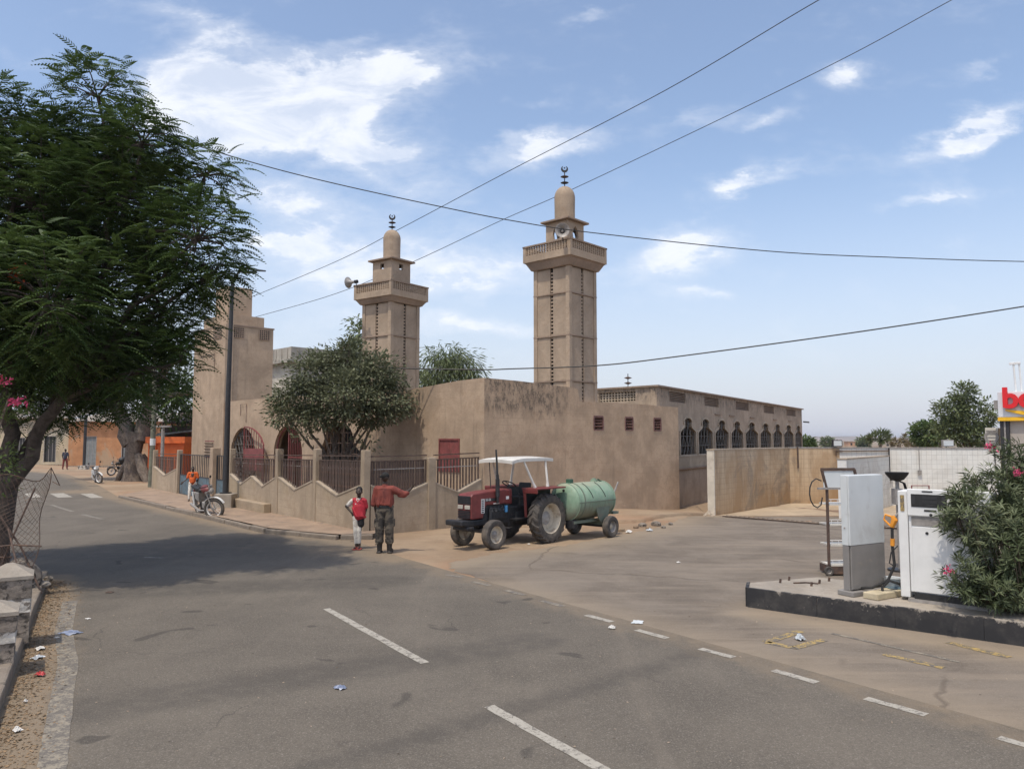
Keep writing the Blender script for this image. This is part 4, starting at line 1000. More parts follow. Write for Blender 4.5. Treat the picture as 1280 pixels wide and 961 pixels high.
# the big flame tree hanging over the near left pavement
def flame_tree():
    B = Vector((-8.95, 13.3, .1)); r = thing('flame_tree', 'big dark flame tree with feathery leaves overhanging the road on the left', 'tree', B)
    sc = 14 / 950.
    def L(px, py, rx, ry, Y=14., ry_d=None):
        p = P(px, py, Y) - B; k = Y / 950.
        return ((p.x, p.y, p.z), (rx * k, (ry_d or (rx + ry) / 2) * k, ry * k))
    lobes = [L(122, 122, 56, 48), L(62, 190, 50, 50, 14.6), L(-4, 150, 44, 54, 13.6), L(178, 180, 52, 52, 13.6), L(256, 220, 44, 46, 14.4), L(246, 300, 62, 70, 13.4), L(150, 250, 90, 90, 14.2), L(50, 260, 95, 100, 13.8), L(-60, 260, 100, 130, 14.),
             L(208, 390, 56, 66, 14.), L(120, 370, 105, 95, 14.2), L(10, 390, 100, 90, 13.5), L(176, 462, 64, 42, 13.6), L(90, 470, 78, 44, 14.6), L(20, 480, 70, 44, 14.8), L(-90, 420, 110, 100, 14.), L(120, 260, 90, 100, 15.8), L(60, 380, 100, 90, 12.6), L(262, 345, 34, 30, 13.6), L(150, 500, 62, 24, 14.6), L(60, 505, 70, 26, 15.2), L(226, 450, 30, 34, 13.8), L(20, 430, 80, 50, 13.2), L(110, 440, 70, 50, 13.2)]
    t = MB(); f1 = Vector((.12, .1, 1.65)); limb(t, (0, 0, -.1), f1, .21, .17, .04, 6, 12); t.build('trunk', M['bark_dark'], r, smooth=True)
    f2 = Vector((.95, .2, 3.1)); f3 = Vector((-.05, .3, 3.3)); f4 = Vector((-1.2, .1, 3.4)); f5 = Vector((.55, 1.0, 3.4))
    hubs = []
    for f, ra in ((f2, .13), (f3, .15), (f4, .11), (f5, .09)):
        b = MB(); limb(b, f1 + Vector((0, 0, -.1)), f, ra, ra * .7, .1, 6, 10); b.build('limb', M['bark_dark'], r, smooth=True); hubs.append((f, ra * .65))
    centers = []
    for c, rr in lobes:
        h, ra = min(hubs, key=lambda q: (q[0] - Vector(c)).length + abs(q[0].x - c[0])); b = MB(); limb(b, h, Vector(c), ra * .75, .025, .1, 6, 7); b.build('limb', M['bark_dark'], r, smooth=True); centers.append(Vector(c))
    n = 2700; pos, d, idx = rand_in_lobes(lobes, n, .45)
    # the lower left behind the trunk stays open
    keep = ~((pos[:, 2] < 2.6) & (pos[:, 0] < 1.2) & (RNG.random(n) < .7)); keep &= pos[:, 2] > 2.0
    pos, d, idx = pos[keep], d[keep], idx[keep]; n = len(pos)
    tw_ = MB()
    for i in range(0, n, 4):
        c = centers[idx[i]]; q = Vector(pos[i]); tw_.tube([c, c.lerp(q, .5) + Vector((0, 0, .08)), q], [.018, .013, .006], 4, False)
    x = tw_.build('twigs', M['bark_dark'], r); x['kind'] = 'stuff'
    K = 8; ph = RNG.random((n, 1)) * 2 * PI + np.arange(K)[None] * 2 * PI / K + RNG.normal(size=(n, K)) * .25
    el = RNG.uniform(-.3, .45, (n, K)); dirs = np.stack([np.cos(ph) * np.cos(el), np.sin(ph) * np.cos(el), np.sin(el)], 2) + d[:, None] * .45
    ppos = pos[:, None] + RNG.normal(size=(n, K, 3)) * np.array([.05, .05, .14]); dirs = dirs.reshape(-1, 3)
    ups = RNG.normal(size=dirs.shape) * .16 + np.array([0, 0, 1.])
    leaf_mesh('crown', *frond_template(9), ppos.reshape(-1, 3), frames(dirs, ups), RNG.uniform(.26, .54, len(dirs)), M['leaf_flame'], r)
    for (px, py, Y, mm) in ((19, 343, 12.6, 'orange_flower'),):
        p = P(px, py, Y) - B; q = np.array(p) + RNG.normal(size=(70, 3)) * .07; dd = RNG.normal(size=(70, 3))
        leaf_mesh('blossom', *LEAF_T, q, frames(dd, RNG.normal(size=(70, 3))), RNG.uniform(.05, .09, 70), M[mm], r)
flame_tree()
def bougainvillea():
    B = Vector((-8.9, 12.3, .1)); r = thing('bougainvillea', 'pale-leaved bougainvillea with pink flowers at the far left edge below the flame tree', 'shrub', B)
    lob = [(tuple(P(12, 495, 12.3) - B), (.32, .3, .4)), (tuple(P(-30, 500, 12.5) - B), (.6, .5, .7)), (tuple(P(-8, 575, 12.4) - B), (.28, .3, .7))]
    st = MB()
    for c, rr in lob: limb(st, (-.35, .1, -.1), Vector(c), .03, .01, .12)
    limb(st, (-.3, 0, -.1), Vector(lob[0][0]), .025, .01, .2); st.build('stems', M['bark'], r)
    clump_crown('foliage', lob, 90, 22, .075, .2, M['leaf_bright'], r)
    for px, py in ((20, 503), (2, 476)):
        p = P(px, py, 12.) - B; q = np.array(p) + RNG.normal(size=(60, 3)) * np.array([.06, .05, .035]); leaf_mesh('blossom', *LEAF_T, q, frames(RNG.normal(size=(60, 3)), RNG.normal(size=(60, 3))), RNG.uniform(.05, .08, 60), M['pink'], r)
bougainvillea()
# yard tree inside the fence
def at_lobe(px, py, rx, ry, Y, B, dep=None): p = P(px, py, Y) - Vector(B); k = Y / 950.; return ((p.x, p.y, p.z), (rx * k, (dep or (rx + ry) / 2) * k, ry * k))
YB = (-5.55, 24.3, 0)
lob = [at_lobe(px, py, rx, ry, Y, YB) for px, py, rx, ry, Y in ((392, 470, 36, 30, 24), (372, 500, 34, 26, 24.5), (440, 455, 30, 30, 24.6), (438, 430, 6, 14, 24.5), (412, 452, 22, 18, 24.6), (470, 468, 32, 26, 24.4), (430, 495, 46, 30, 23.6), (488, 500, 28, 24, 24.2), (400, 524, 28, 14, 24), (462, 518, 32, 14, 24.2), (383, 545, 12, 14, 24), (463, 550, 10, 10, 24), (354, 518, 18, 16, 24))]
tree('yard_tree', 'leafy grey-green tree growing in the mosque yard behind the fence', YB, 1.0, lob, .13, 560, 34, .135, .34, M['leaf_yard'], shell=.35, twigs=60, fork=(.05, 0, .9))
# trees behind the mosque
B = (-3.4, 44, 0); tree('feathery_tree', 'feathery grey-green tree showing above the mosque wall between the two minarets', B, 3.0, [at_lobe(px, py, rx, ry, 44, B) for px, py, rx, ry in ((548, 462, 22, 26), (575, 458, 20, 20), (592, 466, 12, 14), (534, 474, 12, 22), (560, 446, 16, 12))], .22, 230, 15, .42, .8, M['leaf_far'], shell=.4, droop=.9, twigs=25, tmpl=LANCE_T)
B = (-8.9, 42, 0); tree('slender_tree', 'thin sparse tree top peeking out left of the shorter minaret', B, 3.5, [at_lobe(px, py, rx, ry, 42, B) for px, py, rx, ry in ((446, 418, 8, 18), (440, 440, 9, 14), (450, 402, 5, 8))], .15, 60, 12, .25, .6, M['leaf_far'], shell=.3, droop=.5, twigs=15)
# old thick tree by the orange kiosk
def old_tree():
    B = Vector((-22.3, 45.2, 0)); r = thing('old_tree', 'old tree with thick twisted trunk and buttress roots beside the orange kiosk', 'tree', B)
    t = MB(); pts = [(0, 0, -.1), (-.1, 0, .6), (-.15, 0, 1.5), (-.05, 0, 2.4), (0, 0, 2.9)]; t.tube(pts, [.75, .52, .45, .5, .42], 14)
    t.build('trunk', M['bark'], r, smooth=True)
    for a, b_, r0, r1 in (((-.3, 0, 2.2), (-1.5, .2, 4.8), .5, .34), ((.3, 0, 2.3), (.7, .3, 5.2), .5, .36), ((-1.5, .2, 4.8), (-3.2, 0, 7.2), .3, .15), ((.7, .3, 5.2), (2.4, 0, 7.8), .3, .14), ((.7, .3, 5.0), (3.9, .8, 5.2), .2, .1), ((-1.5, .2, 4.7), (-.5, .5, 7.8), .24, .1)):
        b = MB(); limb(b, a, b_, r0, r1, .08, 6, 10); b.build('limb', M['bark'], r, smooth=True)
    for a, e, q in ((.2, 1.0, .28), (1.3, .2, .2), (-.9, .5, .22), (1.0, -.9, .3)):
        b = MB(); b.tube([(a * .3, e * .3, 1.5), (a * .8, e * .6 - .2, .7), (a * 1.3, e * .9 - .3, -.1)], [q * .8, q, q * .6], 9); b.build('root', M['bark'], r, smooth=True)
    lob = [at_lobe(px, py, rx, ry, Y, B) for px, py, rx, ry, Y in ((150, 470, 50, 30, 45), (110, 480, 50, 28, 46), (205, 485, 34, 26, 47), (228, 500, 22, 28, 48), (180, 430, 50, 30, 45), (120, 430, 50, 30, 45), (215, 520, 20, 14, 48))]
    clump_crown('crown', lob, 900, 16, .28, .9, M['leaf_bright'], r, shell=.3, droop=.2)
old_tree()
# trees beyond the car wash wall
def fartree(name, label, px, py, rx, ry, Y, m, nc=160, per=14, sz=None, lobes=None, cat='tree', grp='trees beyond the car wash wall', shell=.4):
    zb = z0((px - 640) / FPX * Y, Y); B = (P(px, py, Y).x, Y, zb); k = Y / FPX
    lo = [at_lobe(a, b, c, d, Y, B) for a, b, c, d in (lobes or [(px, py, rx, ry)])]
    return tree(name, label, B, max(.8, (P(px, py, Y).z - zb) * .6), lo, max(.12, rx * k * .08), nc, per, sz or rx * k * .12, rx * k * .28, m, grp, cat, twigs=10, shell=shell)
fartree('tree', 'tall loose-crowned green tree behind the wash wall, nearest the shop sign', 1205, 515, 26, 30, 58, M['leaf_far'], 420, 16, .3, [(1205, 492, 12, 15), (1190, 512, 20, 16), (1214, 520, 20, 20), (1182, 540, 16, 16), (1220, 548, 22, 14), (1200, 535, 22, 20), (1236, 522, 10, 20), (1176, 516, 8, 8)])
fartree('tree', 'rounded light green tree behind the wash wall, left of the tall tree', 1158, 542, 18, 14, 76, M['leaf_bright'], 200, 14, .4)
fartree('bush', 'round dark bush on the plain just right of a small white house', 1035, 554, 9, 7, 300, M['leaf_far'], 90, 12, 1.0, cat='bush')
fartree('bush', 'round dark bush on the plain beside the fan palm', 1079, 554, 8, 8, 280, M['leaf_far'], 90, 12, 1.0, cat='bush')
fartree('bush', 'light green bushy tree at the end corner of the prayer hall', 1008, 556, 10, 10, 110, M['leaf_bright'], 120, 14, .5, cat='bush')
def palm(label, px, py, r_px, Y, m, nfan=26):
    zb = z0((px - 640) / FPX * Y, Y); p = P(px, py, Y); k = Y / FPX
    r = thing('palm', label, 'palm', (p.x, Y, zb), 0, 'palms beyond the car wash wall'); h = p.z - zb
    MB().tube([(0, 0, 0), (0, 0, h)], [.22, .18], 8).build('trunk', M['bark'], r)
    n = nfan * 9; pos = []; dirs = []
    for i in range(nfan):
        d = RNG.normal(size=3); d[2] = abs(d[2]) * .8 - .25; d /= np.linalg.norm(d); e = np.array([0, 0, h]) + d * r_px * k * .55
        for j in range(9):
            q = d + RNG.normal(size=3) * .45; pos.append(e); dirs.append(q)
    leaf_mesh('fronds', *LANCE_T, np.array(pos), frames(np.array(dirs), RNG.normal(size=(n, 3)) * .3 + np.array([0, 0, 1])), np.full(n, r_px * k * .5) * RNG.uniform(.7, 1.2, n), m, r)
palm('spiky fan palm standing alone above the wash wall', 1100, 550, 17, 90, M['leaf_far'], 60)
for i, (px, py) in enumerate(((1124, 556), (1134, 552), (1144, 556), (1155, 555), (1166, 556))):
    palm(['leftmost dry brown palm of the low row', 'second dry brown palm of the low row', 'middle dry brown palm of the low row', 'fourth dry brown palm of the low row', 'rightmost dry brown palm of the low row'][i] + ' above the wash wall', px, py, 12, 80 + i, M['leaf_dry'], 34)
# oleander on the island
def oleander():
    B = Vector((6.62, 9.95, .29)); r = thing('oleander_bush', 'bushy oleander with narrow leaves and a few pink flowers on the pump island', 'bush', B)
    lob = [at_lobe(px, py, rx, ry, Y, B) for px, py, rx, ry, Y in ((1245, 610, 45, 30, 10.2), (1262, 565, 22, 16, 10.4), (1215, 650, 42, 40, 10.), (1205, 720, 30, 28, 9.9), (1270, 680, 60, 60, 9.9), (1255, 735, 55, 26, 9.8), (1320, 650, 60, 80, 10.2), (1200, 620, 16, 16, 10.), (1300, 590, 40, 24, 10.3), (1330, 740, 60, 30, 9.9))]
    n = 1500; pos, d, idx = rand_in_lobes(lob, n, .5)
    st = MB()
    for i in range(0, n, 8): q = Vector(pos[i]); st.tube([(q.x * .25, q.y * .25, 0), (q.x * .75, q.y * .75, q.z * .55), q], [.012, .009, .004], 4, False)
    x = st.build('stems', M['twig'], r); x['kind'] = 'stuff'
    K = 15; ax = d * .7 + np.array([0, 0, .55]); ax /= np.linalg.norm(ax, axis=1)[:, None]
    t = RNG.random((n, K)); off_ = ax[:, None] * (t[..., None] * -.14)
    dirs = RNG.normal(size=(n, K, 3)); dirs -= (dirs * ax[:, None]).sum(2)[..., None] * ax[:, None]; dirs /= np.linalg.norm(dirs, axis=2)[..., None]
    dirs = dirs + ax[:, None] * (.9 - .5 * t[..., None]); pp = (pos[:, None] + off_).reshape(-1, 3); dirs = dirs.reshape(-1, 3)
    leaf_mesh('foliage', *LANCE_T, pp, frames(dirs, np.repeat(ax, K, 0) + RNG.normal(size=dirs.shape) * .3), RNG.uniform(.09, .15, len(pp)), M['leaf_bush'], r)
    for px, py, Y in ((1237, 558, 10.2), (1272, 590, 9.6), (1186, 713, 9.5)):
        p = P(px, py, Y) - B; q = np.array(p) + RNG.normal(size=(34, 3)) * .028; leaf_mesh('blossom', *LEAF_T, q, frames(RNG.normal(size=(34, 3)), RNG.normal(size=(34, 3))), RNG.uniform(.035, .055, 34), M['pink'], r)
oleander()

# ------------------------------------------------------------------ wheels
def wheel(par, c, R, w, rr, out, lugs=0, dish=.35, rimm='rim', rot=None, hubm='steel', spokes=False):
    """wheel turning about its local y axis; 'out' = +1 / -1 is the outer side"""
    h = w / 2
    t = MB().lathe([(rr, -h * .75), (rr * 1.12, -h * .92), (R * .82, -h), (R * .93, -h * .95), (R * .985, -h * .6), (R, 0), (R * .985, h * .6), (R * .93, h * .95), (R * .82, h), (rr * 1.12, h * .92), (rr, h * .75)], axis='Y', n=36)
    o = t.build('wheel', M['tyre'], par, smooth=True); o.location = c
    if rot: o.rotation_euler = rot
    if lugs:
        g = MB()
        for i in range(lugs):
            for s_ in (-1, 1):
                a = 2 * PI * (i + (.5 if s_ > 0 else 0)) / lugs
                for (y0_, y1_, a0, a1) in ((.02, .5, 0, .10), (.5, 1.02, .10, .20)):
                    p = [];
                    for (yy, aa) in ((y0_, a + a0), (y1_, a + a1)):
                        for rad, wd in ((R * .97 if yy < 1 else R * .86, .055), (R * 1.045 if yy < 1 else R * .97, .04)):
                            for q in (-wd, wd): p.append((rad * math.sin(aa + q), s_ * yy * h, rad * math.cos(aa + q)))
                    g.add(p, [(0, 1, 3, 2), (4, 6, 7, 5), (0, 2, 6, 4), (1, 5, 7, 3), (2, 3, 7, 6), (0, 4, 5, 1)])
        x = g.build('tread_lugs', M['tyre'], o); x['kind'] = 'stuff'
    e = out
    pr = [(rr, e * h * .78), (rr * 1.05, e * h * .86), (rr * 1.0, e * h * .72), (rr * .93, e * h * .45), (rr * .9, e * h * (.45 - dish)), (rr * .62, e * h * (.3 - dish)), (rr * .3, e * h * (.4 - dish)), (.01, e * h * (.42 - dish))]
    if spokes:
        rm = MB().lathe([(rr * 1.04, -h * .7), (rr * .94, 0), (rr * 1.04, h * .7), (rr * .98, h * .72), (rr * .9, 0), (rr * .98, -h * .72), (rr * 1.04, -h * .7)], axis='Y', n=28)
        for i in range(14): a = 2 * PI * i / 14; rm.tube([(.03 * math.cos(a), .02 * (-1) ** i, .03 * math.sin(a)), (rr * .93 * math.cos(a + .25), 0, rr * .93 * math.sin(a + .25))], .0035, 3, False)
        rm.build('rim', M[rimm], o, smooth=True)
        MB().cyl((0, -.05, 0), (0, .05, 0), .045, n=12).build('hub', M[hubm], o)
    else:
        MB().lathe(pr, axis='Y', n=32).build('rim', M[rimm], o, smooth=True)
        MB().lathe([(rr, -e * h * .76), (rr * .8, -e * h * .3), (.02, -e * h * .25)], axis='Y', n=24).build('rim_back', M[rimm], o, smooth=True)
        hb = MB().lathe([(rr * .46, e * h * (.32 - dish)), (rr * .48, e * h * (.5 - dish)), (rr * .25, e * h * (.62 - dish)), (rr * .2, e * h * (.75 - dish)), (.005, e * h * (.8 - dish))], axis='Y', n=20)
        for i in range(6): a = 2 * PI * i / 6; hb.cyl((rr * .38 * math.cos(a), e * h * (.48 - dish), rr * .38 * math.sin(a)), (rr * .38 * math.cos(a), e * h * (.66 - dish), rr * .38 * math.sin(a)), rr * .05, n=6)
        hb.build('hub', M[hubm], o, smooth=True)
    return o
def text_mesh(s, size, ext, m, parent, M4, name='lettering', bold=0.0, shear=0, space=1.0):
    cd = bpy.data.curves.new('t', 'FONT'); cd.body = s; cd.size = size; cd.extrude = ext; cd.offset = bold; cd.shear = shear; cd.space_character = space
    o = bpy.data.objects.new('t', cd); COL.objects.link(o); dg = bpy.context.evaluated_depsgraph_get(); me = bpy.data.meshes.new_from_object(o.evaluated_get(dg))
    bpy.data.objects.remove(o); bpy.data.curves.remove(cd); me.materials.clear(); me.materials.append(m)
    return piece(name, me, parent, M4)

# ------------------------------------------------------------------ tractor
M['t_red'] = mat('faded_dark_red_tractor_paint', (.17, .035, .032), .5, .18, 5, .05, c2=(.21, .12, .09), c2s=6, c2t=(.58, .85))
M['t_dark'] = mat('oily_dark_metal', (.022, .022, .024), .55, .4, 12, .2, c2=(.09, .07, .055), c2s=5, c2t=(.55, .8))
M['canopy'] = mat('cream_canopy_sheet', (.62, .6, .55), .55, .06, 3, .05, c2=(.5, .47, .42), c2s=4)
M['glass'] = mat('headlamp_glass', (.45, .42, .36), .15, .1, 8, 0)
M['hubgrey'] = mat('dusty_grey_hub', (.36, .34, .32), .6, .2, 9, .1)
HD = math.atan2(-.75, -.66)
def tractor():
    r = thing('tractor', 'dusty dark red farm tractor with white canopy parked beside the mosque wall', 'tractor', (.34, 19.0, 0), HD)
    for s_ in (1, -1):
        wheel(r, (0, s_ * .68, .585), .575, .31, .345, s_, 20, dish=.75, hubm='hubgrey')
    for s_ in (1, -1):
        wheel(r, (1.7, s_ * .5, .335), .335, .19, .185, s_, 0, dish=.3, rot=(0, 0, -.03))
    b = MB().prism([(2.14, .68), (2.15, 1.19), (2.10, 1.245), (1.6, 1.285), (1.0, 1.30), (.84, 1.29), (.84, .97), (1.64, .97), (1.7, .9), (1.76, .68)], -.22, .22, 'XZ')
    bo = b.build('bonnet', M['t_red'], r, bevel=.025)
    MB().bx(2.15, 2.165, -.2, .2, 1.02, 1.20).build('grille', M['t_dark'], bo)
    for i in range(4): MB().bx(2.166, 2.172, -.19, .19, 1.05 + i * .04, 1.06 + i * .04).build('grille_bar', M['iron'], bo)
    for s_ in (1, -1): MB().bx(2.15, 2.18, s_ * .03, s_ * .19, .905, .995).build('headlight', M['glass'], r, bevel=.01)
    for i in range(5): MB().bx(2.15, 2.17, -.19, .19, .70 + i * .036, .722 + i * .036).build('grille_slat', M['t_dark'], bo)
    for s_ in (1, -1):
        y = s_ * .2225
        lf = MB().bx(1.83, 1.72, y - .002, y + .002, .80, 1.12).build('side_louvre', M['white'], bo)
        for i in range(7): MB().bx(1.82, 1.745, y + s_ * .0025, y + s_ * .005, .815 + i * .043, .838 + i * .043).build('slot', M['t_dark'], lf)
        MB().bx(1.70, 1.30, y - .002, y + .002, 1.055, 1.125).build('stripe', M['t_dark'], bo)
        T = Matrix.Translation((1.69 if s_ > 0 else 1.44, y + s_ * .004, 1.07)) @ (Matrix.Rotation(PI, 4, 'Z') if s_ > 0 else Matrix()) @ Matrix.Rotation(PI / 2, 4, 'X')
        text_mesh('55-56', .075, .001, M['white'], bo, T, bold=.001, space=1.05)
        MB().bx(1.42, 1.22, y - .002, y + .003, .985, 1.005).build('nameplate', M['white'], bo)
        MB().bx(.98, .88, y - .002, y + .003, 1.07, 1.14).build('badge', M['white'], bo)
    eng = MB().bx(.8, 1.72, -.17, .17, .5, .98).bx(.95, 1.55, .17, .23, .62, .9)
    eng.build('engine', M['t_dark'], r, bevel=.02)
    for i in range(4): MB().cyl((1.08 + i * .13, .17, .92), (1.08 + i * .13, .24, .80), .03, n=8).build('manifold_pipe', M['iron'], r)
    MB().cyl((1.02, .26, .78), (1.02, .26, .93), .04, n=12).build('filter_bowl', mat('blue_filter', (.05, .2, .4), .4, .1), r)
    MB().cyl((1.5, .2, .6), (1.5, .2, .84), .05, n=10).build('oil_filter', M['iron'], r)
    MB().bx(-.15, .82, -.17, .17, .4, .88).bx(.3, .6, -.22, .22, .5, .75).build('gearbox', M['t_dark'], r, bevel=.03)
    MB().cyl((0, -.6, .585), (0, .6, .585), .1, n=16).build('rear_axle', M['t_dark'], r)
    MB().bx(1.6, 1.8, -.44, .44, .35, .45).bx(1.62, 1.78, -.1, .1, .45, .6).build('front_axle', M['t_dark'], r, bevel=.015)
    MB().bx(1.7, 2.36, -.2, .2, .52, .66).bx(2.3, 2.5, -.26, .26, .56, .68).bx(2.05, 2.3, -.23, .23, .44, .52).build('front_support', M['t_dark'], r, bevel=.025)
    MB().tube([(1.7, .44, .34), (1.7, .38, .5), (1.2, .22, .55)], .02, 6).build('steering_rod', M['iron'], r)
    # fenders, floor, dash, seat
    for s_ in (1, -1):
        f = MB().bx(-.52, .58, s_ * .36, s_ * .86, 1.29, 1.325).beam((.57, s_ * .62, 1.30), (.56, s_ * .62, 1.2), .46, .03).beam((.56, s_ * .44, 1.29), (.46, s_ * .40, .62), .07, .04)
        f.build('fender', M['t_red'], r, bevel=.01)
        MB().bx(-.5, .5, s_ * .36, s_ * .385, .8, 1.288).build('inner_fender', M['t_dark'], r)
        MB().bx(.35, .8, s_ * .2, s_ * .42, .58, .61).build('footboard', M['t_dark'], r)
        MB().bx(.5, .54, s_ * .5, s_ * .54, .44, .6).build('step', M['t_dark'], r)
    MB().bx(.72, .95, -.19, .19, .95, 1.31).build('dashboard', M['t_red'], r, bevel=.03)
    sw = MB(); N = 20; pts = [Vector((.0 + .17 * math.cos(2 * PI * i / N), .17 * math.sin(2 * PI * i / N), 0)) for i in range(N + 1)]; sw.tube(pts, .014, 6, False)
    for a in (0, 2.1, 4.2): sw.tube([(0, 0, -.02), (.17 * math.cos(a), .17 * math.sin(a), 0)], .009, 5)
    o = sw.build('steering_wheel', M['black'], r); o.location = (.62, 0, 1.40); o.rotation_euler = (0, math.radians(-28), 0)
    MB().cyl((.62, 0, 1.39), (.82, 0, 1.1), .02, n=8).build('steering_column', M['iron'], r)
    se = MB().bx(.05, .36, -.2, .2, 1.02, 1.1).build('seat', M['black'], r, bevel=.03)
    MB().box((.04, 0, 1.25), (.06, .38, .34), Matrix.Rotation(math.radians(-10), 3, 'Y')).build('backrest', M['black'], se, bevel=.03)
    MB().tube([(.5, .22, .85), (.52, .24, 1.15)], .012, 6).ell((.52, .24, 1.17), .022).build('gear_lever', M['iron'], r)
    MB().tube([(.6, -.22, .85), (.66, -.24, 1.15)], .012, 6).ell((.66, -.24, 1.17), .022).build('gear_lever', M['iron'], r)
    # exhaust
    ex = MB().cyl((1.33, .27, 1.0), (1.33, .27, 1.14), .03, n=12).cyl((1.33, .27, 1.14), (1.33, .27, 1.56), .05, n=14).cyl((1.33, .27, 1.56), (1.335, .27, 1.66), .036, n=12).build('muffler', M['t_dark'], r, smooth=True)
    MB().tube([(1.335, .27, 1.62), (1.36, .27, 2.0), (1.385, .27, 2.24)], [.028, .024, .02], 10).build('exhaust_pipe', M['iron'], ex, smooth=True)
    # canopy and its posts
    cp = MB(); nx, ny = 10, 6; x0_, x1_, y0_ = -.42, 1.12, .54
    for lvl, off_ in ((0, 0), (1, -.045)):
        for i in range(nx + 1):
            for j in range(ny + 1):
                x = x0_ + (x1_ - x0_) * i / nx; y = -y0_ + 2 * y0_ * j / ny
                z = 2.03 + .03 * (1 - (y / y0_) ** 2) - (.05 * max(0, (x - .6) / .5) ** 2) - .02 * max(0, (-.1 - x) / .3); z += off_ * (1.6 if (j in (0, ny) or i in (0, nx)) else 1)
                cp.v.append((x, y, z))
    W_ = ny + 1; K = (nx + 1) * W_
    for i in range(nx):
        for j in range(ny):
            a = i * W_ + j; cp.f.append((a, a + W_, a + W_ + 1, a + 1)); cp.f.append((a + K, a + K + 1, a + K + W_ + 1, a + K + W_))
    edge = [j for j in range(W_)] + [i * W_ + ny for i in range(1, nx + 1)] + [nx * W_ + j for j in range(ny - 1, -1, -1)] + [i * W_ for i in range(nx - 1, 0, -1)]
    for i in range(len(edge)): a, b_ = edge[i], edge[(i + 1) % len(edge)]; cp.f.append((a, b_, b_ + K, a + K))
    cp.build('canopy', M['canopy'], r, smooth=True)
    for s_ in (1, -1):
        MB().tube([(.36, s_ * .6, 1.33), (.42, s_ * .58, 1.45), (.68, s_ * .5, 1.99)], [.045, .03, .026], 8).build('canopy_post', M['canopy'], r)
        MB().tube([(-.12, s_ * .6, 1.33), (-.12, s_ * .59, 1.45), (-.15, s_ * .5, 1.99)], [.045, .03, .026], 8).build('canopy_post', M['canopy'], r)
        MB().tube([(1.0, s_ * .46, 1.95), (-.4, s_ * .46, 1.97)], .016, 6).build('canopy_rail', M['canopy'], r)
    MB().tube([(.95, -.3, 1.31), (.98, -.32, 1.95)], .012, 6).build('canopy_strut', M['iron'], r)
    MB().beam((-.1, 0, .48), (-.75, 0, .46), .08, .04).beam((-.1, .25, .5), (-.7, .2, .42), .04, .05).beam((-.1, -.25, .5), (-.7, -.2, .42), .04, .05).build('drawbar_linkage', M['t_dark'], r)
    return r
tractor()
M['g_tank'] = mat('faded_green_tank_paint', (.235, .33, .235), .5, .08, 3, .05, c2=(.27, .27, .2), c2s=2.5, c2t=(.5, .8))
def tank_material():
    m, t, b = newmat('dusty_green_tank'); co = t.node('ShaderNodeTexCoord').outputs['Object']; z = t.node('ShaderNodeSeparateXYZ', ins={0: co}).outputs[2]
    n = t.noise(co, 4, 6, .7, .4); st = t.noise(t.scl(co, (7, 1.5, .8)), 1.5, 6, .7)
    c = t.mix(t.sstep(n, .35, .7), (.20, .31, .215), (.27, .37, .265))
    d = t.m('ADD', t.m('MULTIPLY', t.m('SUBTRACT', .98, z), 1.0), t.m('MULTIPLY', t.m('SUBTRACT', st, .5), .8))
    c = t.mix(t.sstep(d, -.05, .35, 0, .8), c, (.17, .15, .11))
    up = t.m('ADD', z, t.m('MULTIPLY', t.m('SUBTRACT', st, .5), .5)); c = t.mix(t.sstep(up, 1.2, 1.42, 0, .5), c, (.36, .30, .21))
    c = t.mix(t.sstep(t.noise(co, 9, 6, .75), .62, .72, 0, .7), c, (.2, .12, .07))
    t.l.new(c, b.inputs['Base Color']); b.inputs['Roughness'].default_value = .6
    bp = t.node('ShaderNodeBump', ins={'Height': t.noise(co, 3, 3, .5), 'Strength': .35, 'Distance': .05}); t.l.new(bp.outputs[0], b.inputs['Normal']); return m
M['tank_body'] = tank_material()
M['g_dirty'] = mat('dirty_green_tank_paint', (.15, .18, .135), .65, .12, 4, .08, c2=(.2, .16, .12), c2s=3, c2t=(.5, .75))
M['g_dark'] = mat('dark_green_fitting', (.04, .1, .06), .5, .1)
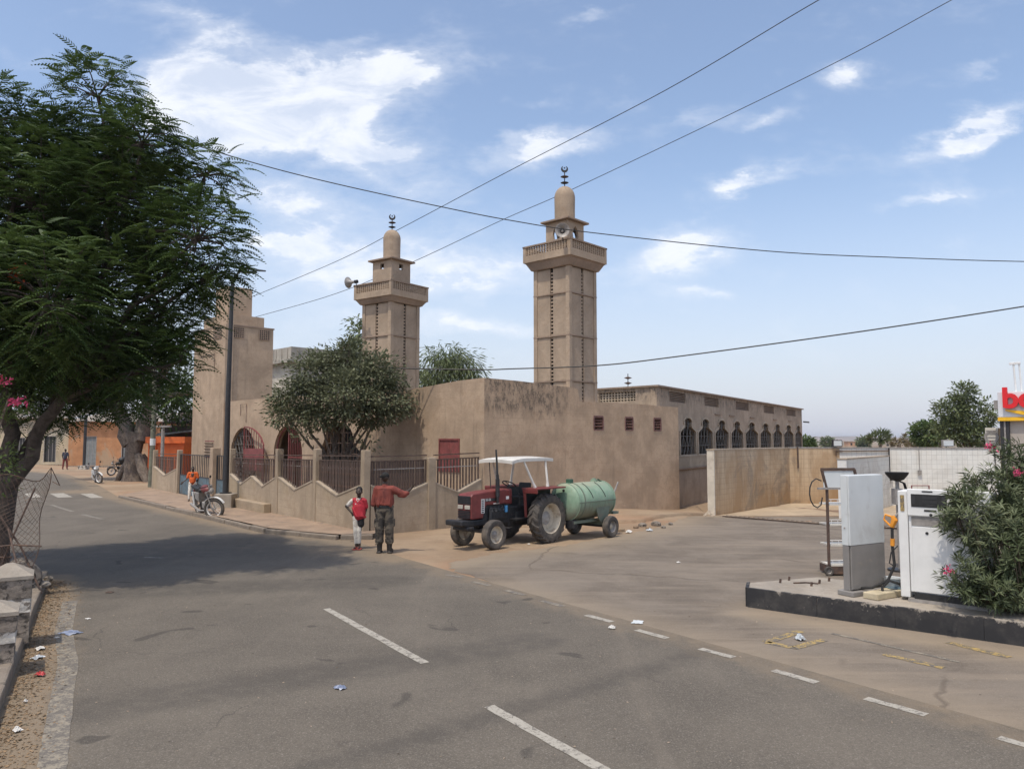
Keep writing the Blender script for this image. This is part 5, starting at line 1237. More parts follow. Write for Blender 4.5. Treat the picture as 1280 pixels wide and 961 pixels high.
def tanker():
    r = thing('tank_trailer', 'pale green cylindrical water tank trailer hitched behind the red tractor', 'trailer', (2.07, 19.88, 0), HD)
    R_ = .46; zc = .93
    prof = [(.01, 1.235), (R_ * .5, 1.225), (R_ * .85, 1.19), (R_ * .97, 1.16), (R_, 1.14), (R_, -.4), (R_ * .97, -.43), (R_ * .8, -.50), (R_ * .4, -.545), (.01, -.555)]
    MB().lathe([(a, b) for a, b in prof], (0, 0, zc), 'X', 48).build('tank', M['tank_body'], r, smooth=True)
    for x, w, m in ((1.13, .03, 'g_tank'), (.92, .035, 'g_dirty'), (-.39, .03, 'g_tank')): MB().lathe([(R_ + .001, -w / 2), (R_ + .014, -w / 2), (R_ + .014, w / 2), (R_ + .001, w / 2)], (x, 0, zc), 'X', 48).build('hoop', M[m], r, smooth=True)
    for s_ in (1, -1):
        MB().bx(-.42, 1.15, s_ * (R_ + .003), s_ * (R_ + .018), zc - .012, zc + .012).build('seam_rail', M['g_dirty'], r)
        for x in (.62, .08):
            pts = [(x + .02 * math.sin(t * 3) - .1 * max(0, t - .75), s_ * (R_ + .012) * math.sin(t * 1.25), zc + (R_ + .012) * math.cos(t * 1.25)) for t in [.25 + .85 * i / 8 for i in range(9)]]
            MB().tube(pts, .008, 5).build('hose', M['black'], r)
    MB().bx(.88, 1.02, -.07, .07, zc + R_ - .03, zc + R_ + .1).build('filler_cap', M['g_dark'], r, bevel=.015)
    MB().cyl((1.18, .02, 1.22), (1.24, .02, 1.22), .03, n=12).build('front_port', M['black'], r)
    MB().ell((1.19, -.14, .85), (.035, .09, .14)).build('rust_patch', mat('orange_rust', (.5, .22, .06), .8, .3), r, smooth=True)
    MB().cyl((-.1, 0, zc + R_ - .02), (-.1, 0, zc + R_ + .05), .09, n=16).cyl((-.1, 0, zc + R_ + .05), (-.1, 0, zc + R_ + .08), .05, n=12).build('manhole', M['g_tank'], r)
    MB().tube([(-.2, .05, zc + R_ + .05), (-.4, .1, zc + .4), (-.55, .12, zc + .15), (-.6, .12, zc - .02)], .02, 8).build('rear_hose', M['g_dark'], r)
    MB().cyl((-.5, .1, zc - .02), (-.68, .1, zc - .02), .05, n=12).bx(-.66, -.60, .04, .16, zc - .3, zc + .05).build('valve', M['g_dark'], r)
    MB().tube([(-.62, .2, zc - .05), (-.68, .26, zc + .2), (-.78, .3, zc + .42)], .022, 8).build('lever', M['steel'], r)
    MB().bx(-.7, -.45, -.1, .36, .54, .6).build('rear_shelf', M['g_dirty'], r)
    for s_ in (1, -1):
        MB().prism([(.3, .48), (.42, .78), (-.22, .78), (-.08, .48), (.1, .3)], s_ * .40, s_ * .43, 'XZ').build('support_plate', M['g_dirty'], r)
        wheel(r, (0, s_ * .575, .275), .275, .165, .13, s_, 0, dish=.3, rimm='steel', hubm='rim')
        MB().bx(-.4, 1.12, s_ * .2, s_ * .26, .4, .47).build('chassis_beam', M['g_dirty'], r)
    MB().cyl((0, -.55, .275), (0, .55, .275), .035, n=10).build('axle', M['t_dark'], r)
    MB().bx(-.05, .05, -.4, .4, .3, .42).build('axle_beam', M['g_dirty'], r)
    MB().tube([(1.1, .12, .44), (1.2, -.25, .45), (1.3, -.66, .47)], .03, 8).build('drawbar', M['g_dirty'], r)
    MB().bx(.98, 1.15, .0, .25, .28, .5).build('pump', M['t_dark'], r, bevel=.02)
    return r
tanker()

# ------------------------------------------------------------------ motorcycles
def motorbike(label, loc, rz, body, steer=.0, lean=.12, tank=None, group='parked motorcycles'):
    r = thing('motorcycle', label, 'motorcycle', loc, rz, group); r.rotation_euler = (-lean, 0, rz)
    R = .3; xf, xr = .62, -.62
    fk = bpy.data.objects.new('front_fork', MB().tube([(-.02, -.07, .04), (-.16, -.07, .55)], .018, 7).tube([(-.02, .07, .04), (-.16, .07, .55)], .018, 7).box((-.15, 0, .52), (.06, .2, .04)).mesh('front_fork')); COL.objects.link(fk); fk.data.materials.append(M['steel']); fk.parent = r; fk.location = (xf + .02, 0, R - .04); fk.rotation_euler = (0, 0, steer)
    wheel(fk, (0, 0, .04), R, .085, R * .72, 1, rimm='white', spokes=True)
    wheel(r, (xr, 0, R), R, .1, R * .70, 1, rimm='steel', spokes=True)
    fd_ = MB(); N = 10
    for i in range(N):
        a0, a1 = math.radians(25 + 110 * i / N), math.radians(25 + 110 * (i + 1) / N); q = R + .035
        fd_.beam((q * math.cos(a0), 0, .04 + q * math.sin(a0)), (q * math.cos(a1), 0, .04 + q * math.sin(a1)), .1, .012)
    fd_.build('mudguard', M['white'] if body != 'black' else M['black'], fk)
    fd_ = MB()
    for i in range(N):
        a0, a1 = math.radians(60 + 110 * i / N), math.radians(60 + 110 * (i + 1) / N); q = R + .05
        fd_.beam((xr + q * math.cos(a0), 0, R + q * math.sin(a0)), (xr + q * math.cos(a1), 0, R + q * math.sin(a1)), .13, .012)
    fd_.build('mudguard', M['black'], r)
    MB().tube([(.42, 0, .82), (.3, 0, .62), (.28, 0, .3), (-.1, 0, .26), (-.25, 0, .4), (-.3, 0, .7)], .022, 7).tube([(.42, 0, .82), (0, 0, .74), (-.7, 0, .74)], .02, 7).tube([(-.25, .06, .4), (xr, .06, R)], .018, 6).tube([(-.25, -.06, .4), (xr, -.06, R)], .018, 6).build('frame', M['iron'], r)
    MB().ell((.15, 0, .83), (.26, .13, .13), R=Matrix.Rotation(.12, 3, 'Y')).build('fuel_tank', M[tank or body], r, smooth=True)
    MB().prism([(.0, .80), (-.1, .86), (-.55, .89), (-.74, .93), (-.76, .86), (-.5, .79), (-.05, .76)], -.12, .12, 'XZ').build('seat', M['black'], r, bevel=.02)
    e = MB().bx(-.08, .18, -.1, .1, .28, .48).build('engine', M['steel'], r, bevel=.03)
    MB().box((.2, 0, .52), (.14, .15, .2), Matrix.Rotation(.5, 3, 'Y')).build('cylinder', M['iron'], e)
    MB().prism([(-.2, .45), (-.5, .55), (-.5, .74), (-.15, .74)], -.13, .13, 'XZ').build('side_cover', M[body], r, bevel=.02)
    MB().tube([(.3, -.1, .42), (.26, -.13, .25), (-.2, -.14, .22), (-.8, -.16, .38)], [.02, .02, .03, .045], 8).build('exhaust', M['steel'], r)
    for s_ in (1, -1): MB().tube([(xr, s_ * .13, R), (-.62, s_ * .13, .74)], .028, 7).build('shock_absorber', M['white'], r)
    MB().tube([(-.24, .36, .66), (-.2, .3, .7), (-.17, .1, .68), (-.17, -.1, .68), (-.2, -.3, .7), (-.24, -.36, .66)], .014, 6).build('handlebar', M['black'], fk)
    hl = MB().ell((-.02, 0, .55), (.07, .095, .095)).build('headlight', M['steel'], fk, smooth=True)
    MB().lathe([(.08, .04), (.05, .055), (.005, .06)], (-.02, 0, .55), 'X', 14).build('lens', M['glass'], hl)
    MB().bx(-.06, -.02, -.09, .09, .62, .72).build('number_shield', M[body], fk, bevel=.01)
    for s_ in (1, -1):
        MB().tube([(-.21, s_ * .28, .69), (-.2, s_ * .34, .88)], .006, 5).ell((-.2, s_ * .36, .92), (.015, .06, .04)).build('mirror', M['black'], fk)
    MB().bx(-.84, -.76, -.05, .05, .72, .78).build('tail_lamp', M['rust_red'], r)
    MB().tube([(-.6, 0, .92), (-.92, 0, .9)], .012, 5).tube([(-.6, .1, .9), (-.92, .08, .9)], .01, 5).tube([(-.6, -.1, .9), (-.92, -.08, .9)], .01, 5).build('rack', M['iron'], r)
    MB().tube([(-.05, .12, .28), (-.1, .3, .02)], .012, 5).build('side_stand', M['iron'], r)
    return r
motorbike('white motorcycle with red tank parked at the kerb by the street lamp', (-9.66, 24.35, .0), math.atan2(-.76, .65), 'steel', steer=.75, lean=-.14, tank='t_red')
bpy.data.objects['motorcycle'].scale = (1.1, 1.1, 1.1)
motorbike('small white motorcycle parked on the red dirt near the old tree', (-23.4, 43.2, 0), math.atan2(-.8, .6), 'white', steer=.5, lean=-.14)
motorbike('black motorcycle with a bulky load parked under the old tree', (-26.6, 52.0, 0), math.atan2(-.75, -.66), 'black', lean=.12)
for ob_ in [o for o in bpy.data.objects if o.name.startswith('motorcycle') and abs(o.location.x + 26.6) < .01]: MB().ell((-.45, 0, 1.12), (.42, .3, .24), 14, 10).ell((.0, 0, 1.05), (.25, .22, .2), 12, 8).build('load', M['iron'], ob_, smooth=True); MB().ell((-.5, 0, 1.34), (.3, .24, .1), 12, 8).build('white_sack', M['cloth_white'] if 'cloth_white' in M else M['white'], ob_, smooth=True)
mb_ = motorbike('dark motorcycle parked close behind the black one under the old tree', (-26.0, 53.6, 0), math.atan2(-.5, -.85), 'black', lean=.12)

# ------------------------------------------------------------------ people
def blobmesh(name, prims, voxel, m, parent, smooth_it=3):
    """one continuous skin grown over tapered limbs (p0, p1, r0, r1) and ellipsoids (c, (rx, ry, rz), rot)"""
    b = MB()
    for p in prims:
        if p[0] == 'c':
            _, a, e, r0, r1 = p; a, e = Vector(a), Vector(e); d = (e - a)
            n = 6; pts, rr = [], []
            dn = d.normalized()
            for i in range(n): t = PI / 2 * (1 - i / n); pts.append(a - dn * r0 * math.sin(t)); rr.append(max(.0015, r0 * math.cos(t)))
            pts.append(a); rr.append(r0); pts.append(e); rr.append(r1)
            for i in range(1, n + 1): t = PI / 2 * i / n; pts.append(e + dn * r1 * math.sin(t)); rr.append(max(.0015, r1 * math.cos(t)))
            b.tube(pts, rr, 14)
        elif p[0] == 'e': b.ell(p[1], p[2], 16, 12, p[3] if len(p) > 3 else None)
        elif p[0] == 'b': b.box(p[1], p[2], p[3] if len(p) > 3 else None)
    me = b.mesh(name); o = bpy.data.objects.new(name, me); COL.objects.link(o)
    r = o.modifiers.new('r', 'REMESH'); r.mode = 'VOXEL'; r.voxel_size = voxel
    s = o.modifiers.new('s', 'SMOOTH'); s.iterations = smooth_it; s.factor = .5
    dg = bpy.context.evaluated_depsgraph_get(); me2 = bpy.data.meshes.new_from_object(o.evaluated_get(dg)); bpy.data.objects.remove(o)
    me2.materials.clear(); me2.materials.append(m)
    return link(name, me2, parent, 'all')
def hand(w, d, side, s=1.0, curl=.25, palm_n=(0, -1, 0)):
    """palm, four fingers and a thumb from wrist w along direction d"""
    w, d = Vector(w), Vector(d).normalized(); pn = Vector(palm_n); pn = (pn - d * pn.dot(d)).normalized(); a = d.cross(pn) * side; out = []
    out.append(('e', w + d * .045 * s, (.042 * s,) * 3, None)) if False else None
    for k in (-1, -.33, .33, 1): out.append(('c', w + a * k * .018 * s, w + d * .085 * s + a * k * .03 * s, .014 * s, .0125 * s))
    for k, L in ((-1, .062), (-.33, .074), (.33, .078), (1, .066)):
        b0 = w + d * .085 * s + a * k * .03 * s; b1 = b0 + (d + pn * curl * .5 + a * k * .08).normalized() * L * .55 * s; b2 = b1 + (d + pn * curl * 1.6 + a * k * .08).normalized() * L * .5 * s
        out += [('c', b0, b1, .0105 * s, .0095 * s), ('c', b1, b2, .0095 * s, .008 * s)]
    t0 = w + d * .02 * s + a * .03 * s; t1 = t0 + (d * .7 + a * .8 + pn * .3).normalized() * .045 * s; t2 = t1 + (d + a * .3 + pn * .4).normalized() * .035 * s
    return out + [('c', t0, t1, .014 * s, .012 * s), ('c', t1, t2, .012 * s, .009 * s)]
def head(c, s=1.0, yaw=0.0):
    """head with jaw, nose, lips, brow, ears; the face looks to -y, turned by yaw"""
    R = Matrix.Rotation(yaw, 3, 'Z'); c = Vector(c); f = lambda x, y, z: c + R @ (Vector((x, y, z)) * s)
    return [('e', f(0, .01, .02), (.075 * s, .095 * s, .105 * s), R), ('e', f(0, -.025, -.055), (.055 * s, .06 * s, .055 * s), R), ('e', f(0, -.05, -.085), (.03 * s, .028 * s, .022 * s), R),
            ('c', f(0, -.083, .01), f(0, -.103, -.022), .011 * s, .017 * s), ('e', f(0, -.086, -.052), (.026 * s, .016 * s, .012 * s), R), ('e', f(0, -.074, .03), (.058 * s, .02 * s, .013 * s), R),
            ('e', f(.076, .012, -.005), (.01 * s, .02 * s, .032 * s), R), ('e', f(-.076, .012, -.005), (.01 * s, .02 * s, .032 * s), R),
            ('e', f(.032, -.072, -.018), (.022 * s, .02 * s, .018 * s), R), ('e', f(-.032, -.072, -.018), (.022 * s, .02 * s, .018 * s), R)]
def eyes(c, s, yaw, par):
    R = Matrix.Rotation(yaw, 3, 'Z'); c = Vector(c)
    for k in (-1, 1):
        e = MB().ell(c + R @ (Vector((k * .032, -.083, .012)) * s), .008 * s, 10, 8).build('eye', M['white'], par, smooth=True)
        MB().ell(c + R @ (Vector((k * .032, -.088, .012)) * s), .0055 * s, 8, 6).build('pupil', M['black'], e)
M['shirt'] = mat('brick_red_shirt', (.20, .045, .032), .85, .2, 6, .25, 30, c2=(.12, .03, .025), c2s=4)
M['trouser'] = mat('camouflage_trousers', (.10, .082, .062), .9, .2, 6, .3, 30, c2=(.035, .03, .026), c2s=8, c2t=(.48, .55))
M['boot'] = mat('black_boot_leather', (.03, .024, .02), .6, .3, 14, .2)
M['jersey'] = mat('red_football_jersey', (.42, .02, .035), .7, .15, 6, .2, 30)
M['cloth_white'] = mat('off_white_cloth', (.66, .62, .55), .85, .12, 8, .2, 40, c2=(.35, .3, .25), c2s=9)
M['shorts'] = mat('black_shorts', (.015, .014, .016), .85, .2, 6, .2)
M['sandal'] = mat('red_sandal', (.5, .09, .07), .6, .1)
M['orange_cloth'] = mat('orange_print_cloth', (.65, .12, .02), .8, .1, 8, .1, c2=(.03, .02, .02), c2s=5, c2t=(.55, .58))
M['blue_cloth'] = mat('dark_blue_cloth', (.03, .035, .06), .85, .2, 6, .1)
M['maroon_cloth'] = mat('maroon_cloth', (.16, .035, .03), .85, .2, 6, .1)
def man():
    r = thing('person', 'man seen from behind, brick red shirt, camouflage trousers and black boots, right arm raised', 'person', (-2.79, 16.82, z0(-2.8, 16.8) + .006))
    hx, hs = .0, 1.615
    body = [('c', (0, .01, 1.0), (0, .0, 1.28), .085, .085), ('c', (-.13, 0, 1.39), (.13, 0, 1.39), .055, .055), ('c', (0, .01, 1.4), (.0, -.0, 1.53), .058, .05)]
    body += [(p[0], *p[1:]) for p in head((0, 0, 1.63), .98, PI + .35)]
    for s_ in (-1, 1): body += [('c', (s_ * .09, 0, .92), (s_ * .105, -.02, .5), .085, .06), ('c', (s_ * .105, -.02, .5), (s_ * .105, .02, .1), .052, .04), ('c', (s_ * .105, .03, .05), (s_ * .125, .16, .035), .035, .03)]
    # raised right arm, hanging left arm
    body += [('c', (.19, 0, 1.40), (.43, .02, 1.265), .05, .042), ('c', (.43, .02, 1.265), (.585, .05, 1.42), .04, .027)] + hand((.59, .05, 1.425), (.55, .1, .62), 1, .98, .15, (-.6, 0, .4))
    body += [('c', (-.19, 0, 1.40), (-.235, .01, 1.12), .05, .04), ('c', (-.235, .01, 1.12), (-.205, .06, .88), .038, .026)] + hand((-.205, .06, .875), (.02, .12, -1), 1, .98, .5, (1, 0, 0))
    blobmesh('body', body, .0085, M['skin'], r, 1)
    eyes((0, 0, 1.63), .98, PI + .35, r)
    # short hair and a dark cap turned to the left
    R = Matrix.Rotation(.35, 3, 'Z')
    cp = blobmesh('cap', [('e', (0, .0, 1.675), (.092, .108, .082)), ('e', Vector((0, 0, 1.665)) + R @ Vector((-.02, .085, 0)), (.07, .075, .012), R), ('c', (-.05, .0, 1.665), (-.125, .02, 1.66), .03, .018)], .007, M['hair'], r, 2)
    sh = [('e', (0, 0, 1.25), (.195, .125, .22)), ('b', (0, 0, 1.1), (.33, .19, .2)), ('b', (0, -.0, 1.3), (.3, .2, .22)), ('c', (-.17, 0, 1.385), (.17, 0, 1.385), .082, .082), ('e', (0, 0, 1.07), (.20, .13, .07)), ('c', (-.09, 0, 1.2), (-.095, 0, 1.1), .112, .112), ('c', (.09, 0, 1.2), (.095, 0, 1.1), .112, .112), ('c', (0, 0, 1.42), (0, 0, 1.46), .07, .062)]
    sh += [('c', (.18, 0, 1.38), (.42, .02, 1.27), .082, .072), ('c', (.40, .02, 1.26), (.485, .03, 1.30), .068, .052), ('e', (.36, .01, 1.235), (.09, .06, .035)), ('c', (-.18, 0, 1.37), (-.245, .01, 1.1), .08, .068), ('e', (-.25, .01, 1.06), (.068, .068, .06))]
    for i in range(9): a = random.uniform(-.13, .13); sh.append(('c', (a, -.115 + .03 * abs(a) / .13, 1.36 - random.random() * .1), (a + random.uniform(-.08, .08), -.125, 1.05), .012, .018))
    blobmesh('shirt', sh, .012, M['shirt'], r, 2)
    tr = [('e', (0, 0, .93), (.175, .125, .12)), ('c', (-.1, 0, 1.0), (.1, 0, 1.0), .095, .095)]
    for s_ in (-1, 1):
        tr += [('c', (s_ * .085, 0, .92), (s_ * .105, -.02, .55), .11, .095), ('c', (s_ * .105, -.02, .55), (s_ * .11, .01, .26), .098, .09), ('e', (s_ * .11, .0, .26), (.1, .1, .06))]
        for k in range(9): z = .22 + k * .075; a = random.uniform(0, PI); tr.append(('c', (s_ * .11 + .085 * math.cos(a), -.075, z), (s_ * .11 + .085 * math.cos(a + 1), -.078, z + random.uniform(-.05, .06)), .013, .017))
        tr.append(('b', (s_ * .2, -.0, .66), (.045, .14, .17)))
    blobmesh('trousers', tr, .012, M['trouser'], r, 2)
    MB().lathe([(.172, .985), (.175, 1.01), (.172, 1.035)], n=24, R=Matrix.Diagonal((1, .74, 1))).build('belt', M['black'], r)
    for s_ in (-1, 1):
        blobmesh('boot', [('c', (s_ * .108, .015, .27), (s_ * .108, .02, .08), .068, .056), ('c', (s_ * .108, .02, .05), (s_ * .13, .165, .042), .052, .044), ('b', (s_ * .118, .085, .016), (.1, .27, .03)), ('e', (s_ * .108, .015, .29), (.076, .076, .03))], .009, M['boot'], r, 2)
man()
def boy():
    B = Gd(446.5, 686.5); r = thing('person', 'boy in red football jersey and white leggings, hand on hip, standing beside the man', 'person', (B.x, B.y, .006))
    s = .96; hc = (.03, -.02, 1.285)
    body = [('c', (0, 0, .8), (0.02, 0, 1.03), .085, .09), ('c', (-.09, 0, 1.1), (.13, 0, 1.1), .052, .052), ('c', (.02, 0, 1.1), (.03, -.01, 1.22), .042, .04)] + head(hc, .92, .12)
    body += [('c', (-.13, 0, 1.09), (-.275, .05, .955), .038, .031), ('c', (-.275, .05, .955), (-.135, -.03, .82), .03, .022)] + hand((-.13, -.03, .815), (.7, -.3, -.35), -1, .8, .5, (.2, 1, 0))
    body += [('c', (.155, 0, 1.09), (.185, .03, .9), .037, .03), ('c', (.185, .03, .9), (.15, -.02, .73), .029, .021)] + hand((.15, -.02, .725), (0, -.1, -1), 1, .8, .5, (-1, 0, 0))
    for s_, o in ((-1, -.04), (1, .075)): body += [('c', (o + .0, 0, .74), (o * .7 - .0, -.02, .42), .066, .047), ('c', (o * .7, -.02, .42), (o * .6 - .0, .01, .08), .043, .032), ('c', (o * .6, .01, .05), (o * .6 + s_ * .02, -.12, .03), .028, .024)]
    blobmesh('body', body, .0075, M['skin'], r, 1); eyes(hc, .92, .12, r)
    blobmesh('hair', [('e', (hc[0], hc[1] + .022, hc[2] + .048), (.073, .088, .075))], .007, M['hair'], r, 2)
    je = [('e', (.02, 0, 1.0), (.145, .095, .16)), ('c', (-.08, 0, 1.095), (.12, 0, 1.095), .062, .062), ('c', (0.02, 0, .95), (.045, 0, .76), .125, .13), ('e', (.06, 0, .72), (.14, .1, .05)), ('c', (-.03, 0, .9), (.0, 0, .78), .1, .1), ('c', (.09, 0, .95), (.1, 0, .8), .085, .085)]
    for i in range(7): a = random.uniform(-.08, .1); je.append(('c', (a - .05, -.085, .95), (a + .06, -.115, .74), .01, .016))
    blobmesh('jersey', je, .01, M['jersey'], r, 2)
    blobmesh('sleeve', [('c', (-.12, 0, 1.085), (-.215, .03, .995), .054, .056)], .009, M['cloth_white'], r, 2)
    blobmesh('sleeve', [('c', (.155, 0, 1.085), (.182, .02, .95), .054, .054)], .009, M['jersey'], r, 2)
    MB().lathe([(.058, 1.145), (.066, 1.14), (.07, 1.125)], (.02, 0, 0), n=16).build('collar', M['cloth_white'], r)
    MB().tube([(-.015, -.105, 1.125), (.02, -.122, 1.07), (.06, -.105, 1.125)], .009, 6).build('collar_trim', M['cloth_white'], r)
    MB().ell((-.03, -.102, 1.02), (.013, .006, .016)).build('badge', M['white'], r)
    blobmesh('leggings', [('c', (-.045, 0, .72), (-.035, -.02, .42), .07, .056), ('c', (-.035, -.02, .42), (-.03, .005, .15), .055, .042), ('c', (.06, 0, .6), (.045, -.02, .42), .066, .054), ('c', (.045, -.02, .42), (.04, .005, .15), .053, .042)], .009, M['cloth_white'], r, 2)
    blobmesh('shorts', [('e', (.03, 0, .72), (.12, .09, .07)), ('c', (.075, -.01, .7), (.08, -.02, .56), .078, .078), ('c', (-.0, .0, .72), (.02, .0, .66), .08, .06)], .01, M['shorts'], r, 2)
    for o in (-.03, .045):
        k = MB().box((o + (.015 if o > 0 else -.012), -.045, .012), (.085, .22, .022)).build('sandal', M['sandal'], r, bevel=.01); MB().tube([(o - .04, -.07, .02), (o, -.075, .062), (o + .05, -.07, .02)], .01, 6).build('strap', M['sandal'], k)
boy()
def far_person(label, loc, h, top, legs, yaw=0, reach=False, hairm='hair'):
    r = thing('person', label, 'person', loc, yaw); s = h / 1.7
    S = lambda *p: tuple(q * s for q in p)
    b = [('c', S(0, 0, 1.0), S(0, 0, 1.3), .11 * s, .12 * s), ('c', S(-.13, 0, 1.37), S(.13, 0, 1.37), .06 * s, .06 * s), ('c', S(0, 0, 1.38), S(0, 0, 1.5), .05 * s, .045 * s)] + head(S(0, 0, 1.58), s)
    for k in (-1, 1):
        b += [('c', S(k * .09, 0, .9), S(k * .12, -.02 + .06 * k, .48), .08 * s, .055 * s), ('c', S(k * .12, -.02 + .06 * k, .48), S(k * .13, .08 * k, .08), .05 * s, .035 * s), ('c', S(k * .13, .08 * k, .04), S(k * .15, .08 * k - .13, .03), .032 * s, .028 * s)]
        e = S(k * .26, -.02, 1.1); w_ = S(k * (.42 if reach and k < 0 else .24), -.1, .95 if reach and k < 0 else .86)
        b += [('c', S(k * .19, 0, 1.37), e, .045 * s, .036 * s), ('c', e, w_, .035 * s, .025 * s)] + hand(w_, Vector(w_) - Vector(e), k, s, .4, (0, 1, 0))
    blobmesh('body', b, .012 * s, M['skin'], r, 1)
    blobmesh('hair', [('e', S(0, .02, 1.635), (.078 * s, .093 * s, .075 * s))], .01, M['hair'], r, 1)
    t = [('e', S(0, 0, 1.2), (.18 * s, .115 * s, .23 * s)), ('c', S(-.15, 0, 1.37), S(.15, 0, 1.37), .075 * s, .075 * s), ('c', S(0, 0, 1.1), S(0, 0, .95), .15 * s, .15 * s)]
    for k in (-1, 1): t.append(('c', S(k * .18, 0, 1.37), S(k * .245, -.01, 1.16), .068 * s, .058 * s))
    blobmesh('shirt', t, .016 * s, top, r, 2)
    l = [('e', S(0, 0, .92), (.155 * s, .11 * s, .1 * s))]
    for k in (-1, 1): l += [('c', S(k * .085, 0, .9), S(k * .12, -.02 + .06 * k, .48), .098 * s, .075 * s), ('c', S(k * .12, -.02 + .06 * k, .48), S(k * .13, .08 * k, .14), .075 * s, .058 * s)]
    blobmesh('trousers', l, .016 * s, legs, r, 2)
B = Gd(240, 626.5, .12); far_person('child in bright orange patterned clothes standing on the pavement by the gate', (B.x, B.y, .13), 1.3, M['orange_cloth'], M['cloth_white'], .3, True)
B = Gd(81, 587); far_person('distant person in dark shirt and reddish trousers at the far end of the street', (B.x, B.y, z0(B.x, B.y) + .01), 1.65, M['blue_cloth'], M['maroon_cloth'], PI)

# ------------------------------------------------------------------ street furniture
def lamp():
    r = thing('street_lamp', 'tall dark solar street lamp on a concrete block beside the white motorcycle', 'street lamp', (-9.95, 26.6, .1))
    MB().bx(-.28, .32, -.3, .3, -.1, .5).build('concrete_base', M['concrete'], r, bevel=.03)
    MB().cyl((0, 0, .5), (0, 0, .54), .2, n=16).tube([(0, 0, .52), (0, 0, 4), (.05, 0, 8.1)], [.105, .085, .06], 14).build('pole', M['iron'], r, smooth=True)
    MB().tube([(.05, 0, 8.0), (.3, -.1, 8.25), (.5, -.2, 8.3)], .035, 8).build('arm', M['iron'], r)
    MB().box((.35, -.1, 8.42), (1.55, .8, .05), Matrix.Rotation(math.radians(9), 3, 'Y') @ Matrix.Rotation(math.radians(12), 3, 'X')).build('solar_panel', M['iron'], r)
    MB().box((.75, -.35, 8.2), (.5, .2, .06)).build('lamp_head', M['iron'], r, bevel=.01)
lamp()
r = thing('utility_pole', 'weathered greenish wooden pole with a pale sticker beside the orange kiosk', 'pole', (-18.65, 39.5, -.05))
M['wood_pole'] = mat('greenish_wood_pole', (.15, .15, .11), .9, .25, 4, .3, 12)
MB().tube([(0, 0, 0), (.05, 0, 4), (-.05, 0, 7.6)], [.14, .12, .09], 10).build('pole', M['wood_pole'], r, smooth=True)
MB().cyl((.03, 0, 2.2), (.03, 0, 2.55), .137, n=10).build('sticker', M['panel_blue'], r)
r = thing('sign_post', 'grey steel T-shaped post between the wooden pole and the kiosk', 'post', (-18.7, 40.8, 0))
MB().cyl((0, 0, 0), (0, 0, 3.1), .09, n=10).build('post', M['steel'], r); MB().bx(-.4, .4, -.12, .12, 3.1, 3.2).build('cross_plate', M['steel'], r)
r = thing('black_pole', 'slim black pole in front of the orange house at the end of the street', 'pole', (P(105, 580, 64).x, 64, -.1))
MB().cyl((0, 0, 0), (0, 0, 4.6), .12, n=10).build('pole', M['iron'], r); MB().bx(-.35, .3, -.3, .3, 0, .35).build('base', M['whitewash'], r)
def kiosk():
    M['orange'] = mat('orange_painted_tin', (.62, .13, .025), .6, .12, 3, .05, c2=(.4, .12, .05), c2s=3, c2t=(.58, .75))
    r = thing('kiosk', 'bright orange tin kiosk with overhanging top board at the end of the fence', 'kiosk', (-20.35, 45.0, -.02), .06)
    b = MB().bx(-1.05, .95, .0, 1.6, 0, 2.25).build('body', M['orange'], r)
    MB().bx(-1.15, 1.1, -.28, 1.7, 2.25, 2.62).build('top_board', M['orange'], r)
    MB().bx(-1.15, 1.1, -.3, -.281, 2.25, 2.3).build('trim', M['orange'], r)
    for k in range(5): MB().bx(-1.07, -.62, -.07, -.001, .12 + k * .42, .2 + k * .42).build('shelf_bar', M['orange'], r)
    for x in (-1.03, -.64): MB().bx(x - .03, x + .03, -.08, -.0, 0, 2.25).build('corner_bar', M['orange'], r)
    MB().bx(-.45, .8, -.02, -.001, 1.05, 1.95).build('shutter', M['orange'], r)
    MB().bx(-.8, -.62, -.289, -.2805, 2.35, 2.55).build('painted_mark', M['white'], r)
kiosk()
def shack():
    r = thing('market_shack', 'low shack with brown corrugated roof and whitish tarpaulin behind the orange kiosk', 'shack', (-21.0, 49.5, -.1))
    M['corr'] = mat('rusty_corrugated_sheet', (.12, .085, .07), .8, .3, 1.5, .1)
    for k in range(9):
        c = MB(); n = 12
        for i in range(n): x = -1.2 + k * .72 + .72 * i / n; z = .02 * (i % 2); c.beam((x + .03, -1.6, 3.5 + z), (x + .03, 2.4, 4.5 + z), .06, .012)
        c.build('roof_sheet', M['corr'], r)
    tp = MB(); nx, ny = 10, 6
    for i in range(nx + 1):
        for j in range(ny + 1): tp.v.append((-1.2 + 5.6 * i / nx, -2.6 + 1.8 * j / ny, 2.75 + .09 * i * .6 + .25 * j / ny + random.uniform(-.09, .09)))
    for i in range(nx):
        for j in range(ny): a = i * (ny + 1) + j; tp.f.append((a, a + ny + 1, a + ny + 2, a + 1))
    tp.build('tarpaulin', M['whitewash'], r, smooth=True)
    for x in (-1.2, 1.4, 4.2): MB().cyl((x, -2.4, 0), (x, -2.4, 2.8 + x * .1), .05, n=7).build('post', M['bark'], r)
    MB().bx(-1.2, 4.6, -1.4, 2.2, 0, 3.4).build('wall', M['corr'], r)
    for i in range(7): MB().ell((random.uniform(.8, 4.3), -2.7, random.uniform(1.0, 2.6)), (.35, .2, .25)).build('bundle', M[random.choice(['blue_cloth', 'whitewash', 'iron', 'cloth_white'])], r, smooth=True)
shack()
